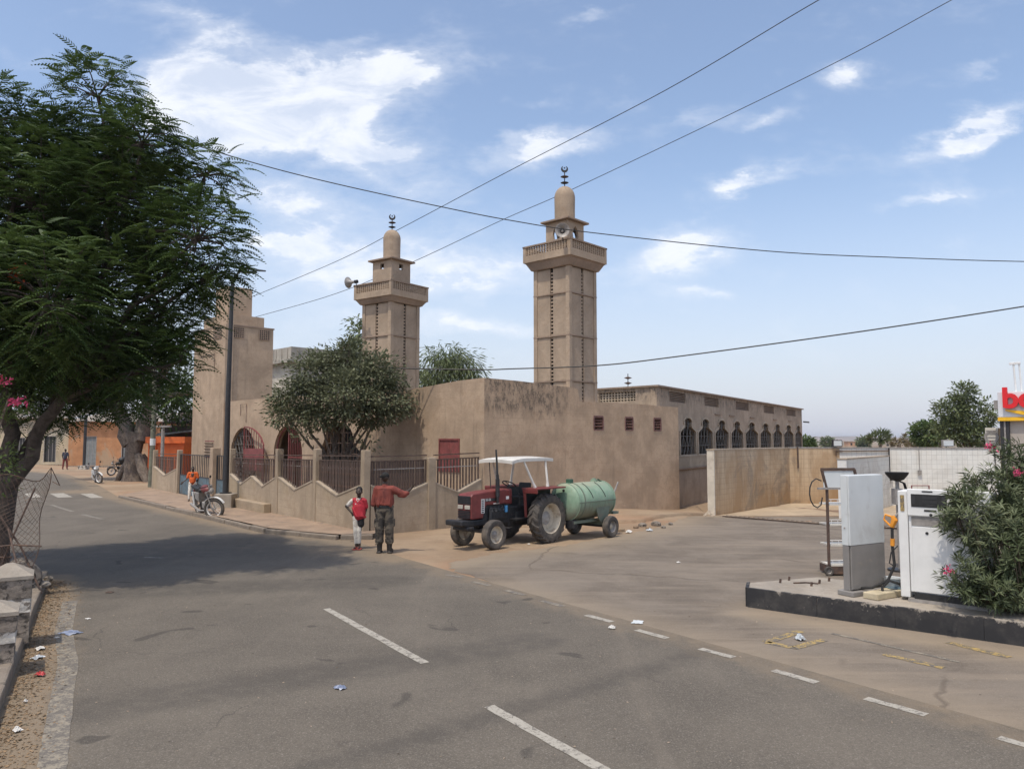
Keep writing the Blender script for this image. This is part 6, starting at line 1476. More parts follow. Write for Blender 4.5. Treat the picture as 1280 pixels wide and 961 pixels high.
def street_house(label, x0, x1, Y, h, m, openings, roof=True):
    r = thing('house', label, 'house', (x0, Y, -.35)); W_ = x1 - x0
    hl = [rect(a, b, c, d) for a, b, c, d, _ in openings]
    wall('wall', rect(0, W_, 0, h), hl, 0, .3, fr, m, r)
    MB().bx(0, .3, .302, 5, 0, h - .01).build('side_wall', m, r); MB().bx(W_ - .3, W_, .302, 5, 0, h - .01).build('side_wall', m, r)
    for a, b, c, d, mm in openings:
        o = MB().bx(a, b, .12, .16, c, d).build('door' if c < .4 else 'window', M[mm], r)
        MB().bx(a - .06, a, -.02, .1, c, d + .06).bx(b, b + .06, -.02, .1, c, d + .06).bx(a, b, -.02, .1, d, d + .06).build('frame', M['steel'], o)
        for k in range(1, 3): MB().bx(a + (b - a) * k / 3 - .02, a + (b - a) * k / 3 + .02, .105, .12, c, d).build('batten', M['steel'], o)
    if roof:
        n = int(W_ / .9)
        me = MB()
        for i in range(9): me.beam((.05 + .1 * i, -.55, .012 * (i % 2)), (.05 + .1 * i, 5.2, .95 + .012 * (i % 2)), .1, .014)
        me = me.mesh('roof_sheet'); me.materials.append(M['roof_tin'])
        for k in range(n): piece('roof_sheet', me, r, Matrix.Translation((k * .9 * W_ / (n * .9), 0, h - .02 + random.uniform(-.03, .05))) @ Matrix.Rotation(random.uniform(-.02, .02), 4, 'Z'))
    MB().bx(.0, W_, -.5, -.005, -.1, .28).build('step', M['stone'], r)
    return r
M['roof_tin'] = mat('pale_rusty_tin', (.36, .31, .25), .7, .25, 1.2, .05, c2=(.2, .14, .1), c2s=1)
M['ochre'] = plaster('flaking_orange_wall', (.44, .225, .115), gs=.25, patch=(.38, .31, .22), grime=(.18, .14, .11))
M['cream'] = plaster('cream_wall', (.50, .42, .30), gs=.35, patch=(.38, .36, .30), grime=(.2, .18, .15))
M['grey_door'] = mat('grey_weathered_door', (.2, .215, .215), .8, .15, 4, .1)
street_house('single-storey house with flaking orange wall and pale tin roof at the street end', -41.9, -29.8, 72, 4.45, M['ochre'], [(1.5, 2.6, .3, 3.0, 'grey_door'), (5.1, 6.4, .3, 3.0, 'grey_door'), (8.6, 9.8, 1.2, 2.7, 'grey_door')])
street_house('cream walled house with dark doors left of the orange one', -56, -44.2, 76.5, 4.9, M['cream'], [(9.1, 10.2, .5, 3.05, 'iron'), (6.2, 7.1, .5, 2.9, 'iron'), (2.2, 3.2, .4, 3, 'iron')])
def white_house():
    r = thing('concrete_building', 'stained whitish flat-roofed building rising behind the yard tree', 'building', (-13.1, 45, 0), RZ)
    M['oldwhite'] = plaster('stained_white_render', (.52, .49, .42), top=6.9, grime=(.14, .13, .12), gs=.4)
    M['oldgrey'] = plaster('black_stained_parapet', (.40, .37, .32), gs=.9, grime=(.07, .07, .065))
    MB().bx(0, 8, 0, 7, 0, 7.0).build('wall', M['oldwhite'], r)
    MB().bx(-.35, 8.3, -.35, 7.3, 7.003, 7.2).build('cornice', M['oldwhite'], r)
    for a in (MB().bx(-.1, 8.1, -.1, .1, 7.203, 7.95), MB().bx(-.1, .1, .103, 7, 7.203, 7.94)): a.build('parapet', M['oldgrey'], r)
    lt = MB()
    for i in range(9): lt.bx(-.14, -.1, .3 + i * .7, .4 + i * .7, 7.3, 7.85)
    for i in range(10): lt.bx(.3 + i * .75, .4 + i * .75, -.14, -.1, 7.3, 7.85)
    lt.build('parapet_ribs', M['oldgrey'], r)['kind'] = 'stuff'
    for x in (1.2, 4.2): MB().bx(x, x + 1.1, -.03, -.002, 4.6, 6).build('window', M['shade_fill'], r)
    MB().bx(.0, 8, -.15, -.003, 4.05, 4.2).build('band', M['oldwhite'], r); MB().bx(-.15, -.003, -.15, 7, 4.05, 4.2).build('band', M['oldwhite'], r)
white_house()
# small houses on the plain
for lab, px0, px1, pyt, Y, c in (('tiny white house on the plain beyond the car wash', 1018, 1028, 552.5, 420, (.6, .57, .52)), ('tiny orange house on the plain left of the fan palm', 1060, 1075, 552, 420, (.45, .26, .16)), ('low brown walled house on the plain right of the fan palm', 1104, 1124, 553.5, 500, (.4, .33, .26))):
    a = P(px0, pyt, Y); b = P(px1, pyt, Y); zb = z0(a.x, Y); m = mat('house_' + lab[:8], c, .9, .1, .5, 0)
    r = thing('house', lab, 'house', (a.x, Y, zb)); w = b.x - a.x
    MB().bx(0, w, 0, 5, 0, a.z - zb).build('wall', m, r); MB().bx(-.3, w + .3, -.3, 5.3, a.z - zb, a.z - zb + .25).build('roof', M['roof_tin'], r)
    for k in range(2): MB().bx(w * (.2 + .4 * k), w * (.35 + .4 * k), -.05, 0, a.z - zb - 2, a.z - zb - .8).build('window', M['shade_fill'], r)
for k, (px0, px1, py, Y) in enumerate(((1018, 1066, 557, 330), (1066, 1118, 557.6, 360), (985, 1018, 557.2, 340))):
    a = P(px0, py, Y); b = P(px1, py, Y); zb = z0(a.x, Y)
    o = MB().beam((a.x, Y, (a.z + zb) / 2), (b.x, Y + 8 * k, (a.z + zb) / 2), .4, a.z - zb).build('compound_wall', M['mosque_b'])
    tag(o, ['long brown compound wall on the plain below the white house', 'brown compound wall on the plain below the orange house', 'short brown compound wall on the plain behind the bushy tree'][k], 'wall')

# ------------------------------------------------------------------ cables
def cable(label, pts, A_, B_, r):
    """pts: photo points the cable passes; A_, B_: plan positions of its vertical plane"""
    out = []
    ax, ay = A_; bx_, by_ = B_; dx_, dy_ = bx_ - ax, by_ - ay
    for px, py in pts:
        q = (px - 640) / FPX
        for _ in range(4):   # small pitch correction of the ray slope
            t = (ay * q - ax) / (dx_ - dy_ * q); Y = ay + t * dy_; pz_ = P(px, py, Y); q = pz_.x / Y
        out.append(P(px, py, Y))
    # smooth through the points
    fine = []
    for i in range(len(out) - 1):
        p0, p1, p2, p3 = out[max(i - 1, 0)], out[i], out[i + 1], out[min(i + 2, len(out) - 1)]
        for k in range(8):
            t = k / 8; fine.append(.5 * ((2 * p1) + (p2 - p0) * t + (2 * p0 - 5 * p1 + 4 * p2 - p3) * t * t + (3 * p1 - p0 - 3 * p2 + p3) * t ** 3))
    fine.append(out[-1])
    o = MB().tube(fine, r, 5).build('power_cable', M['black']); return tag(o, label, 'cable', None)
cable('upper thin power line crossing the sky left of the tall minaret top', [(1130, -55), (1024, 0), (832, 113), (640, 212), (500, 286), (420, 327), (300, 377), (250, 396)], (9, 17), (-14, 38), .012)
cable('lower thin power line passing behind the dome of the tall minaret', [(1290, -52), (1190, 0), (1065, 68), (915, 142), (717, 236), (628, 275), (517, 327), (420, 367), (310, 399), (240, 420)], (16, 24), (-14, 41), .014)
cable('thin cable sagging from the flame tree to the right edge past the minaret balcony', [(200, 168), (318, 204), (420, 230), (553, 259), (640, 276), (740, 291), (960, 314), (1120, 322), (1280, 327), (1400, 327)], (-7, 16), (14, 19), .012)
cable('thick black cable low across the sky from the mosque roof to the right', [(436, 457), (478, 459), (525, 461), (605, 462), (640, 461), (745, 457), (840, 446.5), (1065, 416), (1280, 383), (1400, 362)], (-5.5, 24.5), (14, 21), .02)
cable('short cable running into the corner tower from the street pole', [(190, 474), (215, 466), (243, 459)], (-18.6, 39.5), (-15.9, 37.9), .015)

# ------------------------------------------------------------------ car wash walls
def tile_material(name, base, stain, amt, tile=.2, gloss=.25):
    m, t, b = newmat(name)
    co = t.node('ShaderNodeTexCoord').outputs['Object']
    sp = t.node('ShaderNodeSeparateXYZ', ins={0: co}).outputs
    uv = t.node('ShaderNodeCombineXYZ', ins={0: sp[0], 1: sp[2], 2: 0.0}).outputs[0]
    br = t.node('ShaderNodeTexBrick', offset=0.0, ins={'Vector': uv, 'Color1': base + (1,), 'Color2': tuple(x * .93 for x in base) + (1,), 'Mortar': tuple(x * .72 for x in base) + (1,), 'Scale': 1.0, 'Mortar Size': .008, 'Brick Width': tile, 'Row Height': tile})
    n = t.noise(t.scl(co, (1, 1, .45)), .8, 6, .65, .5); st = t.noise(t.scl(co, (3, 3, .3)), 1.2, 6, .7)
    low = t.sstep(t.m('ADD', sp[2], t.m('MULTIPLY', n, 1.5)), -.3, 1.9, 1, 0)
    f = t.m('MULTIPLY', t.m('ADD', t.sstep(n, .40, .66), t.m('MULTIPLY', low, .9)), amt, clamp=True)
    c = t.mix(f, br.outputs[0], stain)
    c = t.mix(t.sstep(st, .5, .75, 0, amt * .55), c, tuple(x * .55 for x in stain))
    dk = t.noise(co, .5, 7, .75, .8); c = t.mix(t.sstep(dk, .50, .64, 0, amt * .6), c, (.16, .14, .12))
    t.l.new(c, b.inputs['Base Color']); b.inputs['Roughness'].default_value = gloss
    bp = t.node('ShaderNodeBump', ins={'Height': br.outputs[1], 'Strength': .4, 'Distance': .01}); bp.invert = True; t.l.new(bp.outputs[0], b.inputs['Normal'])
    return m
M['tile_brown'] = tile_material('stained_cream_tiles', (.56, .43, .29), (.36, .235, .13), .9)
M['tile_white'] = tile_material('white_wall_tiles', (.74, .74, .70), (.55, .45, .33), .22)
M['tile_grey'] = tile_material('splashed_grey_tiles', (.56, .57, .56), (.44, .42, .39), .55, gloss=.14)
def wash_wall(label, a, b, th, zb, zt, m, cap=None, endm=None):
    a, b = Vector(a), Vector(b); d = b - a
    r = thing('wall', label, 'wall', (a.x, a.y, 0), math.atan2(d.y, d.x)); L = d.length
    MB().bx(.04 if endm else 0, L, 0, th, zb, zt).build('tiled_face', m, r)
    if endm: MB().bx(-.005, .037, -.003, th + .003, zb, zt + .002).build('end_face', endm, r)
    MB().bx(-.02, L + .01, -.03, th + .03, zt + .003, zt + .05).build('coping', M[cap or 'coping'], r)
    return r
wl = wash_wall('brown stained cream tiled wall of the car wash bay with a white end pillar', (7.50, 28.35), (12.3, 33.85), .28, -.8, 2.06, M['tile_brown'], endm=M['dirty_white'])
wb_ = wash_wall('long white tiled rear wall of the car wash behind the fuel pump', (12.3, 33.86), (20.6, 32.2), .25, -.8, 2.07, M['tile_white'], 'steel')
MB().bx(0, 2.1, -.012, -.001, -.8, 2.069).build('stained_tiles', M['tile_brown'], wb_)
wp = wash_wall('glossy grey-white tiled partition wall in the middle of the car wash', (11.95, 27.3), (16.0, 32.4), .3, -.8, 1.74, M['tile_grey'], endm=M['white'])
MB().tube([(.35, -.05, .0 + 1.2), (.35, -.05, 2.12), (.37, -.05, 2.12)], .035, 6).build('pipe', M['rust'], wb_)
MB().tube([(1.95, -.05, 1.75), (1.95, -.05, 1.95), (4.1, -.05, 1.97), (4.1, -.05, 1.0)], .03, 6).build('pipe', M['rust'], wb_)
MB().tube([(4.1, -.05, 2.1), (4.1, -.05, .8)], .03, 6).bx(4.02, 4.18, -.12, -.03, .7, .95).build('switch_box', M['iron'], wb_)
MB().tube([(5.3, -.04, 2.05), (5.3, -.04, 1.15)], .018, 6).bx(5.22, 5.36, -.1, -.02, .98, 1.15).build('conduit', M['steel'], wb_)
for lab, px, w in (('black framed floodlight on top of the car wash wall beneath the plain', 1049, .42), ('small pale floodlight on top of the white wash wall near the shop', 1188, .5)):
    p = P(px, 560.5, 33.2); r = thing('floodlight', lab, 'floodlight', (p.x, 33.4, 2.14))
    MB().bx(-w / 2, w / 2, -.06, .06, 0, .3).build('housing', M['iron'] if px < 1100 else M['steel'], r, bevel=.01); MB().bx(-w / 2 + .04, w / 2 - .04, -.075, -.062, .04, .26).build('lens', M['panel_blue'], r)
r = thing('drain_grate', 'dark slotted drain channel crossing the mouth of the car wash', 'drain', (7.55, 27.3, 0))
g = MB(); pa0 = [Vector((7.55, 27.3)), Vector((10.0, 24.9)), Vector((13.5, 23.6)), Vector((19, 22.5))]
pa = [pa0[i].lerp(pa0[i + 1], k / 5) for i in range(3) for k in range(5)] + [pa0[3]]
fr_ = MB()
for a, b in zip(pa[:-1], pa[1:]):
    d = (b - a); n = int(d.length / .16); dn = d.normalized(); q = Vector((-dn.y, dn.x))
    for k in range(n):
        c = a + d * (k + .5) / n - pa[0]; w_ = a + d * (k + .5) / n; z = z0(w_.x, w_.y) + .052
        e = (q + dn * .9).normalized() * .13
        g.beam((c.x - e.x, c.y - e.y, z), (c.x + e.x, c.y + e.y, z), .055, .02)
    for s_ in (-1, 1):
        c0 = a - pa[0] + q * .13 * s_; c1 = b - pa[0] + q * .13 * s_; fr_.beam((c0.x, c0.y, z0(*a) + .05), (c1.x, c1.y, z0(*b) + .05), .03, .028)
    c0 = a - pa[0]; c1 = b - pa[0]; m_ = MB().beam((c0.x, c0.y, z0(*a) + .036), (c1.x, c1.y, z0(*b) + .036), .26, .012); m_.build('channel', M['shade_fill'], r)  # flat near-black strip, painted shade beneath the grate bars
x = g.build('grate_bars', M['coping'], r); x['kind'] = 'stuff'; fr_.build('channel_rim', M['rust'], r)
r = thing('hand_frame', 'small red metal handle frame on the far side of the fuel pump', 'frame', (P(1151, 608, 15).x, 15, 0))
MB().tube([(-.18, 0, 1.2), (-.18, 0, 1.58), (.16, 0, 1.58), (.16, 0, 1.2)], .014, 6).build('handle', M['rust_red'], r); MB().cyl((0, 0, 0), (0, 0, 1.3), .05, n=8).build('post', M['steel'], r)

# ------------------------------------------------------------------ pump island
def island():
    r = thing('pump_island', 'raised concrete pump island with a chipped black painted kerb in front', 'pump island', (3.52, 11.53, 0))
    w = [(3.52, 11.53), (3.68, 11.98), (4.93, 12.45), (9.6, 8.75), (9.0, 7.1)]
    l = [(a - 3.52, b - 11.53) for a, b in w]
    MB().prism(l, -.05, .275, 'XY').build('slab', M['concrete'], r, bevel=.02)
    m, t, b = newmat('chipped_black_paint'); co = t.node('ShaderNodeTexCoord').outputs['Object']
    n = t.noise(co, 5, 7, .75); z = t.node('ShaderNodeSeparateXYZ', ins={0: co}).outputs; n2 = t.noise(co, .9, 3, .6)
    chip = t.m('ADD', n, t.m('MULTIPLY', t.m('SUBTRACT', n2, .5), .5)); e = t.sstep(z[2], .21, .29, 0, .12)
    c = t.mix(t.sstep(t.m('ADD', chip, e), .66, .74), (.022, .022, .024), (.33, .29, .24)); c = t.mix(t.sstep(t.noise(co, 2, 6, .7), .45, .8, 0, .5), c, (.13, .115, .1))
    t.l.new(c, b.inputs['Base Color']); b.inputs['Roughness'].default_value = .8
    bp = t.node('ShaderNodeBump', ins={'Height': chip, 'Strength': .3, 'Distance': .01}); t.l.new(bp.outputs[0], b.inputs['Normal'])
    for a, b_ in ((l[4], l[0]), (l[0], l[1])):
        a, b_ = Vector(a), Vector(b_); d = (b_ - a).normalized(); q = Vector((d.y, -d.x))
        if q.dot(Vector((.6, .78))) > 0: q = -q
        if b_ == Vector(l[1]): q = Vector((-d.y, d.x))
        n_ = max(1, int((b_ - a).length / .9))
        for k in range(n_):
            p0 = a.lerp(b_, k / n_) + q * .012; p1 = a.lerp(b_, (k + 1) / n_) + q * .012; o = .0004 * k
            MB().beam((p0.x + q.x * o, p0.y + q.y * o, .128), (p1.x + q.x * o, p1.y + q.y * o, .128), .05, .33 - .01 + o).build('kerbstone', m, r, bevel=.008)
    for px, py in ((975, 727), (986, 724), (1014, 731), (1024, 728), (1036, 725)):
        p = Gd(px, py, .29) - Vector((3.52, 11.53, 0)); MB().cyl((p.x, p.y, .27), (p.x + .01, p.y, .335), .018, n=7).build('anchor_bolt', M['rust'], r)
    p = Gd(992, 728, .29) - Vector((3.52, 11.53, 0)); MB().tube([(p.x, p.y, .285), (p.x + .2, p.y + .03, .287), (p.x + .36, p.y - .05, .285)], .012, 6).build('cut_pipe', M['rust'], r)
island()
def cabinet():
    a = math.atan2(.485, .875); r = thing('cabinet', 'tall pale blue-grey cabinet with dark grey lower third standing on the pump island', 'cabinet', (4.80, 10.92, .276), a)
    MB().bx(0, .76, .03, .13, .07, .70).build('lower_case', M['grey_paint'], r, bevel=.008)
    MB().bx(-.004, .764, .026, .134, .703, 1.70).build('upper_case', M['panel_blue'], r, bevel=.008)
    MB().bx(.02, .02 + .74, .0, .022, .09, .70).build('lower_door', M['grey_paint'], r, bevel=.004); MB().bx(.0, .766, -.002, .022, .706, 1.695).build('upper_door', M['panel_blue'], r, bevel=.006)
    MB().bx(-.05, .90, -.06, .2, 0, .07).build('plinth', M['grey_paint'], r, bevel=.012)
    MB().cyl((-.012, .08, .95), (-.004, .08, .95), .012, n=10).build('lock', M['steel'], r)
cabinet()
r = thing('concrete_beam', 'yellowish concrete beam lying on the island between cabinet and pump', 'beam', (5.02, 10.62, .277), .55)
MB().bx(0, .72, 0, .22, 0, .09).build('beam', mat('yellowish_concrete', (.48, .41, .28), .9, .15, 4, .2), r, bevel=.012)
def pump():
    rz_ = math.atan2(-.66, .75); r = thing('fuel_pump', 'white fuel dispenser with dark display on the island, half hidden by the oleander', 'fuel pump', (5.47, 10.6, .276), rz_)
    W_ = M['white']
    MB().bx(0, .98, .012, .46, .13, 1.50).build('body', W_, r, bevel=.012)
    MB().bx(-.03, 1.0, -.02, .5, 0, .045).build('base', M['steel'], r)
    MB().bx(.05, .96, -.012, .011, .045, .128).build('kick_plate', M['black'], r)
    MB().bx(-.135, -.012, .03, .42, .045, 1.5).build('side_column', W_, r, bevel=.012)
    MB().bx(-.10, -.05, .022, .0285, 1.22, 1.44).build('yellow_label', M['paint_yel'], r)
    d = MB().bx(.045, .955, -.006, .011, .14, 1.02).build('door', W_, r, bevel=.006)
    MB().cyl((.23, -.012, .94), (.23, -.006, .94), .02, n=12).build('lock', M['black'], d)
    MB().bx(.04, .96, -.002, .011, 1.035, 1.155).build('grey_band', M['steel'], r)
    h = MB().bx(.0, .98, -.025, .011, 1.165, 1.535).build('head', W_, r, bevel=.012)
    sc = MB().bx(.05, .49, -.032, -.0255, 1.29, 1.465).build('display', M['black'], h, bevel=.004)
    for i, (a, b, c, e) in enumerate(((.19, .37, 1.40, 1.445), (.19, .37, 1.345, 1.385), (.24, .32, 1.30, 1.33), (.06, .1, 1.33, 1.44), (.43, .47, 1.33, 1.44))): MB().bx(a, b, -.034, -.0325, c, e).build('screen', M['iron'], sc)
    MB().bx(.19, .32, -.03, -.0255, 1.495, 1.512).build('slot', M['black'], h); MB().bx(.21, .36, -.03, -.0255, 1.235, 1.26).build('slot', M['black'], h)
    MB().cyl((.29, -.028, 1.19), (.29, -.0255, 1.19), .02, n=12).build('lock', M['black'], h)
    MB().bx(.56, .70, -.05, -.0255, 1.24, 1.44).build('nozzle_holster', M['g_dark'], h, bevel=.01)
    # hose and orange nozzle on the left side
    M['orange_plastic'] = mat('orange_nozzle_cover', (.75, .30, .03), .5, .1)
    nz = MB().tube([(-.24, .1, .98), (-.2, .1, 1.08), (-.22, .1, 1.14)], [.03, .045, .03], 9).tube([(-.22, .1, 1.12), (-.32, .1, 1.15), (-.34, .1, 1.08), (-.26, .1, 1.0)], .014, 7)
    nz.build('nozzle', M['orange_plastic'], r, smooth=True)
    MB().tube([(-.19, .1, 1.13), (-.13, .12, 1.2), (-.1, .14, 1.32)], [.018, .015, .012], 7).build('spout', M['steel'], r, smooth=True)
    MB().tube([(-.235, .1, .82), (-.24, .1, .72)], .03, 8).build('hose_sleeve', M['orange_plastic'], r)
    MB().tube([(-.235, .1, 1.0), (-.24, .1, .7), (-.22, .1, .45), (-.30, .05, .24), (-.50, 0, .12), (-.75, .0, .08), (-.86, .06, .06)], .02, 9).build('hose', M['black'], r, smooth=True)
    MB().tube([(-.1, .2, .03), (-.16, .1, .2), (-.28, .04, .24), (-.37, .02, .14), (-.36, .0, .02)], .02, 9).build('hose', M['black'], r, smooth=True)
pump()
r = thing('bucket', 'blue-white plastic bucket behind the hose between cabinet and pump', 'bucket', (5.55, 11.25, .276))
MB().lathe([(.10, 0), (.13, .2), (.135, .205), (.12, .2), (.09, .01)], n=18).build('bucket', M['panel_blue'], r, smooth=True); MB().bx(-.18, .02, -.3, -.1, 0, .1).build('crate', M['blue_iron'], r)
def trolley():
    p = Gd(1029, 713.5, 0); r = thing('trolley', 'tall wheeled metal shelf trolley with white wire shelves behind the pump island', 'trolley', (5.80, 14.1, z0(5.8, 14.1) + .004), .06)
    for x in (0, .62):
        for y in (0, .4):
            if y == 0 or x > 0: MB().tube([(x, y, .08), (x - .0, y, 1.55), (x - .09, y, 1.93)], .028, 8).build('upright', M['rust'], r)
    MB().beam((-.10, 0, 1.93), (.53, 0, 1.93), .05, .05).build('top_bar', M['rust'], r)
    MB().bx(-.06, .5, -.012, .012, 1.60, 1.90).build('sign_board', M['panel_blue'], r)
    MB().beam((-.18, -.02, 1.58), (.62, -.02, 1.58), .06, .035).build('handle_bar', M['steel'], r)
    for z in (1.27, .90, .53, .17):
        s = MB().bx(.03, .60, -.02, .40, z, z + .025).build('shelf', M['dirty_white'], r)
        for k in range(2): MB().tube([(.02, -.02, z + .06 + .05 * k), (.6, -.02, z + .06 + .05 * k)], .006, 5).build('rail', M['white'], s)
        for k in range(5): MB().tube([(.06 + .12 * k, -.02, z + .02), (.06 + .12 * k, -.02, z + .11)], .005, 4).build('rod', M['white'], s)
    MB().bx(.02, .62, -.03, .42, .03, .165).build('bottom_box', M['rust'], r)
    for x in (-.02, .62): wheel(r, (x, -.03, .085), .085, .05, .04, -1, 0, rimm='steel')
    MB().tube([(-.1, 0, 1.72), (-.2, 0, 1.76), (-.28, 0, 1.70), (-.32, 0, 1.6), (-.33, 0, 1.48), (-.31, 0, 1.36), (-.26, 0, 1.27), (-.19, 0, 1.23), (-.12, 0, 1.28), (-.09, 0, 1.42)], .012, 6).build('hose', M['black'], r)
    k = thing('oil_can', 'small brown round can on the second shelf of the trolley', 'can', (6.22, 14.2, z0(5.8, 14.1) + .93)); MB().cyl((0, 0, 0), (0, 0, .13), .075, n=16).build('can', M['rust'], k); MB().cyl((0, 0, .13), (0, 0, .15), .07, n=16).build('lid', M['steel'], k)
trolley()
def inflator():
    r = thing('service_stand', 'black tray stand with coiled hose behind the fuel pump', 'stand', (7.35, 14.6, z0(7.3, 14.6)))
    MB().cyl((0, 0, 0), (0, 0, 1.8), .035, n=8).build('post', M['steel'], r); MB().cyl((0, 0, 0), (0, 0, .04), .22, n=16).build('foot', M['iron'], r)
    MB().lathe([(.02, 1.68), (.12, 1.72), (.2, 1.82), (.21, 1.86), (.19, 1.86), (.1, 1.78), (.01, 1.76)], n=20).build('tray', M['black'], r, smooth=True)
    for k in range(3): MB().tube([(.02 + .0 * k, 0, 1.7)] + [(.08 + .07 * math.cos(a), -.03 * k, 1.5 + .18 * math.sin(a)) for a in (1.8, 1.0, .2, -.6, -1.4, -2.2)] + [(-.02, 0, 1.35)], .012, 6).build('hose', M['black'], r)
    MB().tube([(0, 0, .5), (-.16, 0, .35), (-.2, 0, .15), (-.1, 0, .08)], .012, 6).build('hose', M['black'], r)
    MB().bx(-.08, .06, -.08, .08, 1.25, 1.55).build('meter_box', M['steel'], r)
inflator()
def shop():
    r = thing('shop', 'fuel station shop corner with white and yellow fascia carrying big red letters', 'shop', (12.15, 19.0, z0(12, 19)), math.atan2(-.66, .75))
    M['tan'] = mat('tan_shop_wall', (.42, .37, .32), .7, .05, 2, .03)
    M['yellow'] = mat('yellow_fascia', (.85, .48, .02), .45, .05); M['fascia'] = mat('white_fascia', (.66, .68, .70), .4, .04)
    MB().bx(.22, 7, .12, 6, 0, 3.0).build('wall', M['tan'], r)
    for k, (a, b, mm) in enumerate(((.02, .09, 'iron'), (.10, .14, 'steel'), (.15, .215, 'iron'))): MB().bx(a, b, .05, .3, 0, 3.0).build('corner_profile', M[mm], r)
    MB().bx(0, 7, 0, 6, 3.09, 3.72).build('fascia', M['fascia'], r, bevel=.01)
    MB().bx(-.01, 7.01, -.012, 6.0, 3.0, 3.087).build('yellow_stripe', M['yellow'], r)
    MB().bx(-.10, 0, .1, .4, 3.3, 3.52).build('junction_box', M['steel'], r)
    M['red_letter'] = mat('red_sign_letter', (.70, .015, .02), .35, .04, bump=0)
    T = Matrix.Translation((.10, -.055, 3.33)) @ Matrix.Rotation(PI / 2, 4, 'X')
    text_mesh('bo', .70, .045, M['red_letter'], r, T, 'red_lettering', bold=.022, space=.98)
    sw = []; N = 14
    for i in range(N + 1): t = i / N; sw.append((.16 + 1.3 * t, 3.27 - .16 * math.sin(PI * min(1, t * .9 + .03))))
    for i in range(N, -1, -1): t = i / N; sw.append((.16 + 1.3 * t, 3.285 - .05 * math.sin(PI * min(1, t * .9 + .03)) - .03 * t))
    MB().prism(sw, -.05, -.004, 'XZ').build('yellow_swoosh', M['yellow'], r)
    for k in range(2):
        l = MB().cyl((.36 + .12 * k, .3, 3.7), (.33 + .12 * k, .3, 4.42), .022, n=8).build('mast', M['white'], r); MB().box((.30 + .12 * k, .3, 4.44), (.12, .08, .06)).build('lamp_head', M['white'], l, bevel=.01)
    a = thing('air_conditioner', 'white air conditioner unit on the shop side wall beside the tall tree', 'air conditioner', (P(1240, 546, 19.6).x, 19.6, P(1240, 557, 19.6).z), math.atan2(-.66, .75))
    MB().bx(-.15, .14, 0, .7, 0, .46).build('casing', M['dirty_white'], a, bevel=.01); MB().lathe([(.1, -.004), (.16, -.012), (.17, 0)], (-.01, 0, .22), 'Y', 20).build('fan_ring', M['steel'], a)
    for k in range(5): MB().bx(-.13, .12, -.012, -.003, .04 + .085 * k, .055 + .085 * k).build('louvre', M['steel'], a)
    MB().tube([(.0, .2, 0), (.02, .2, -.6), (.1, .2, -1.6)], .02, 6).build('pipe', M['steel'], a)
shop()

# ------------------------------------------------------------------ left foreground: posts, ruined fence, rubble, litter
def stone_post(label, x, y, w, h, peak, rz):
    r = thing('stone_post', label, 'post', (x, y, .13), rz, 'stone posts on the near left pavement')
    def jb(z0_, z1, ww, m, nm):
        b = MB(); n = 5; rows_ = 4
        for j in range(rows_ + 1):
            z = z0_ + (z1 - z0_) * j / rows_
            for s_ in range(4):
                for i in range(n):
                    t = -1 + 2 * i / n; c, s2 = math.cos(s_ * PI / 2), math.sin(s_ * PI / 2); X, Y = t * ww / 2, -ww / 2
                    k = 1 + random.uniform(-.025, .025); b.v.append(((X * c - Y * s2) * k, (X * s2 + Y * c) * k, z + (random.uniform(-.012, .012) if 0 < j < rows_ else 0)))
        N = 4 * n
        for j in range(rows_):
            for i in range(N): b.f.append((j * N + i, j * N + (i + 1) % N, (j + 1) * N + (i + 1) % N, (j + 1) * N + i))
        b.f.append(tuple(range(rows_ * N, rows_ * N + N))); b.build(nm, m, r, smooth=True)
    jb(-.05, h * .42, w * .94, M['stone'], 'lower_shaft'); jb(h * .42, h * .64, w * .98, M['whitewash'], 'painted_band'); jb(h * .64, h, w, M['stone'], 'upper_shaft')
    c = MB(); v = w / 2 + .015; c.add([(-v, -v, h), (v, -v, h), (v, v, h), (-v, v, h), (-.04, -.04, h + peak), (.04, -.04, h + peak), (.04, .04, h + peak), (-.04, .04, h + peak), (-v, -v, h - .04), (v, -v, h - .04), (v, v, h - .04), (-v, v, h - .04)],
        [(0, 1, 5, 4), (1, 2, 6, 5), (2, 3, 7, 6), (3, 0, 4, 7), (4, 5, 6, 7), (8, 9, 1, 0), (9, 10, 2, 1), (10, 11, 3, 2), (11, 8, 0, 3)]); c.build('pointed_cap', M['concrete'], r)
stone_post('nearer stone post with flaking white band at the left edge of the photo', -5.52, 8.22, .46, .56, .10, .55)
stone_post('farther taller stone post with flaking white band, against the flame tree trunk', -6.05, 9.3, .46, .74, .13, .55)
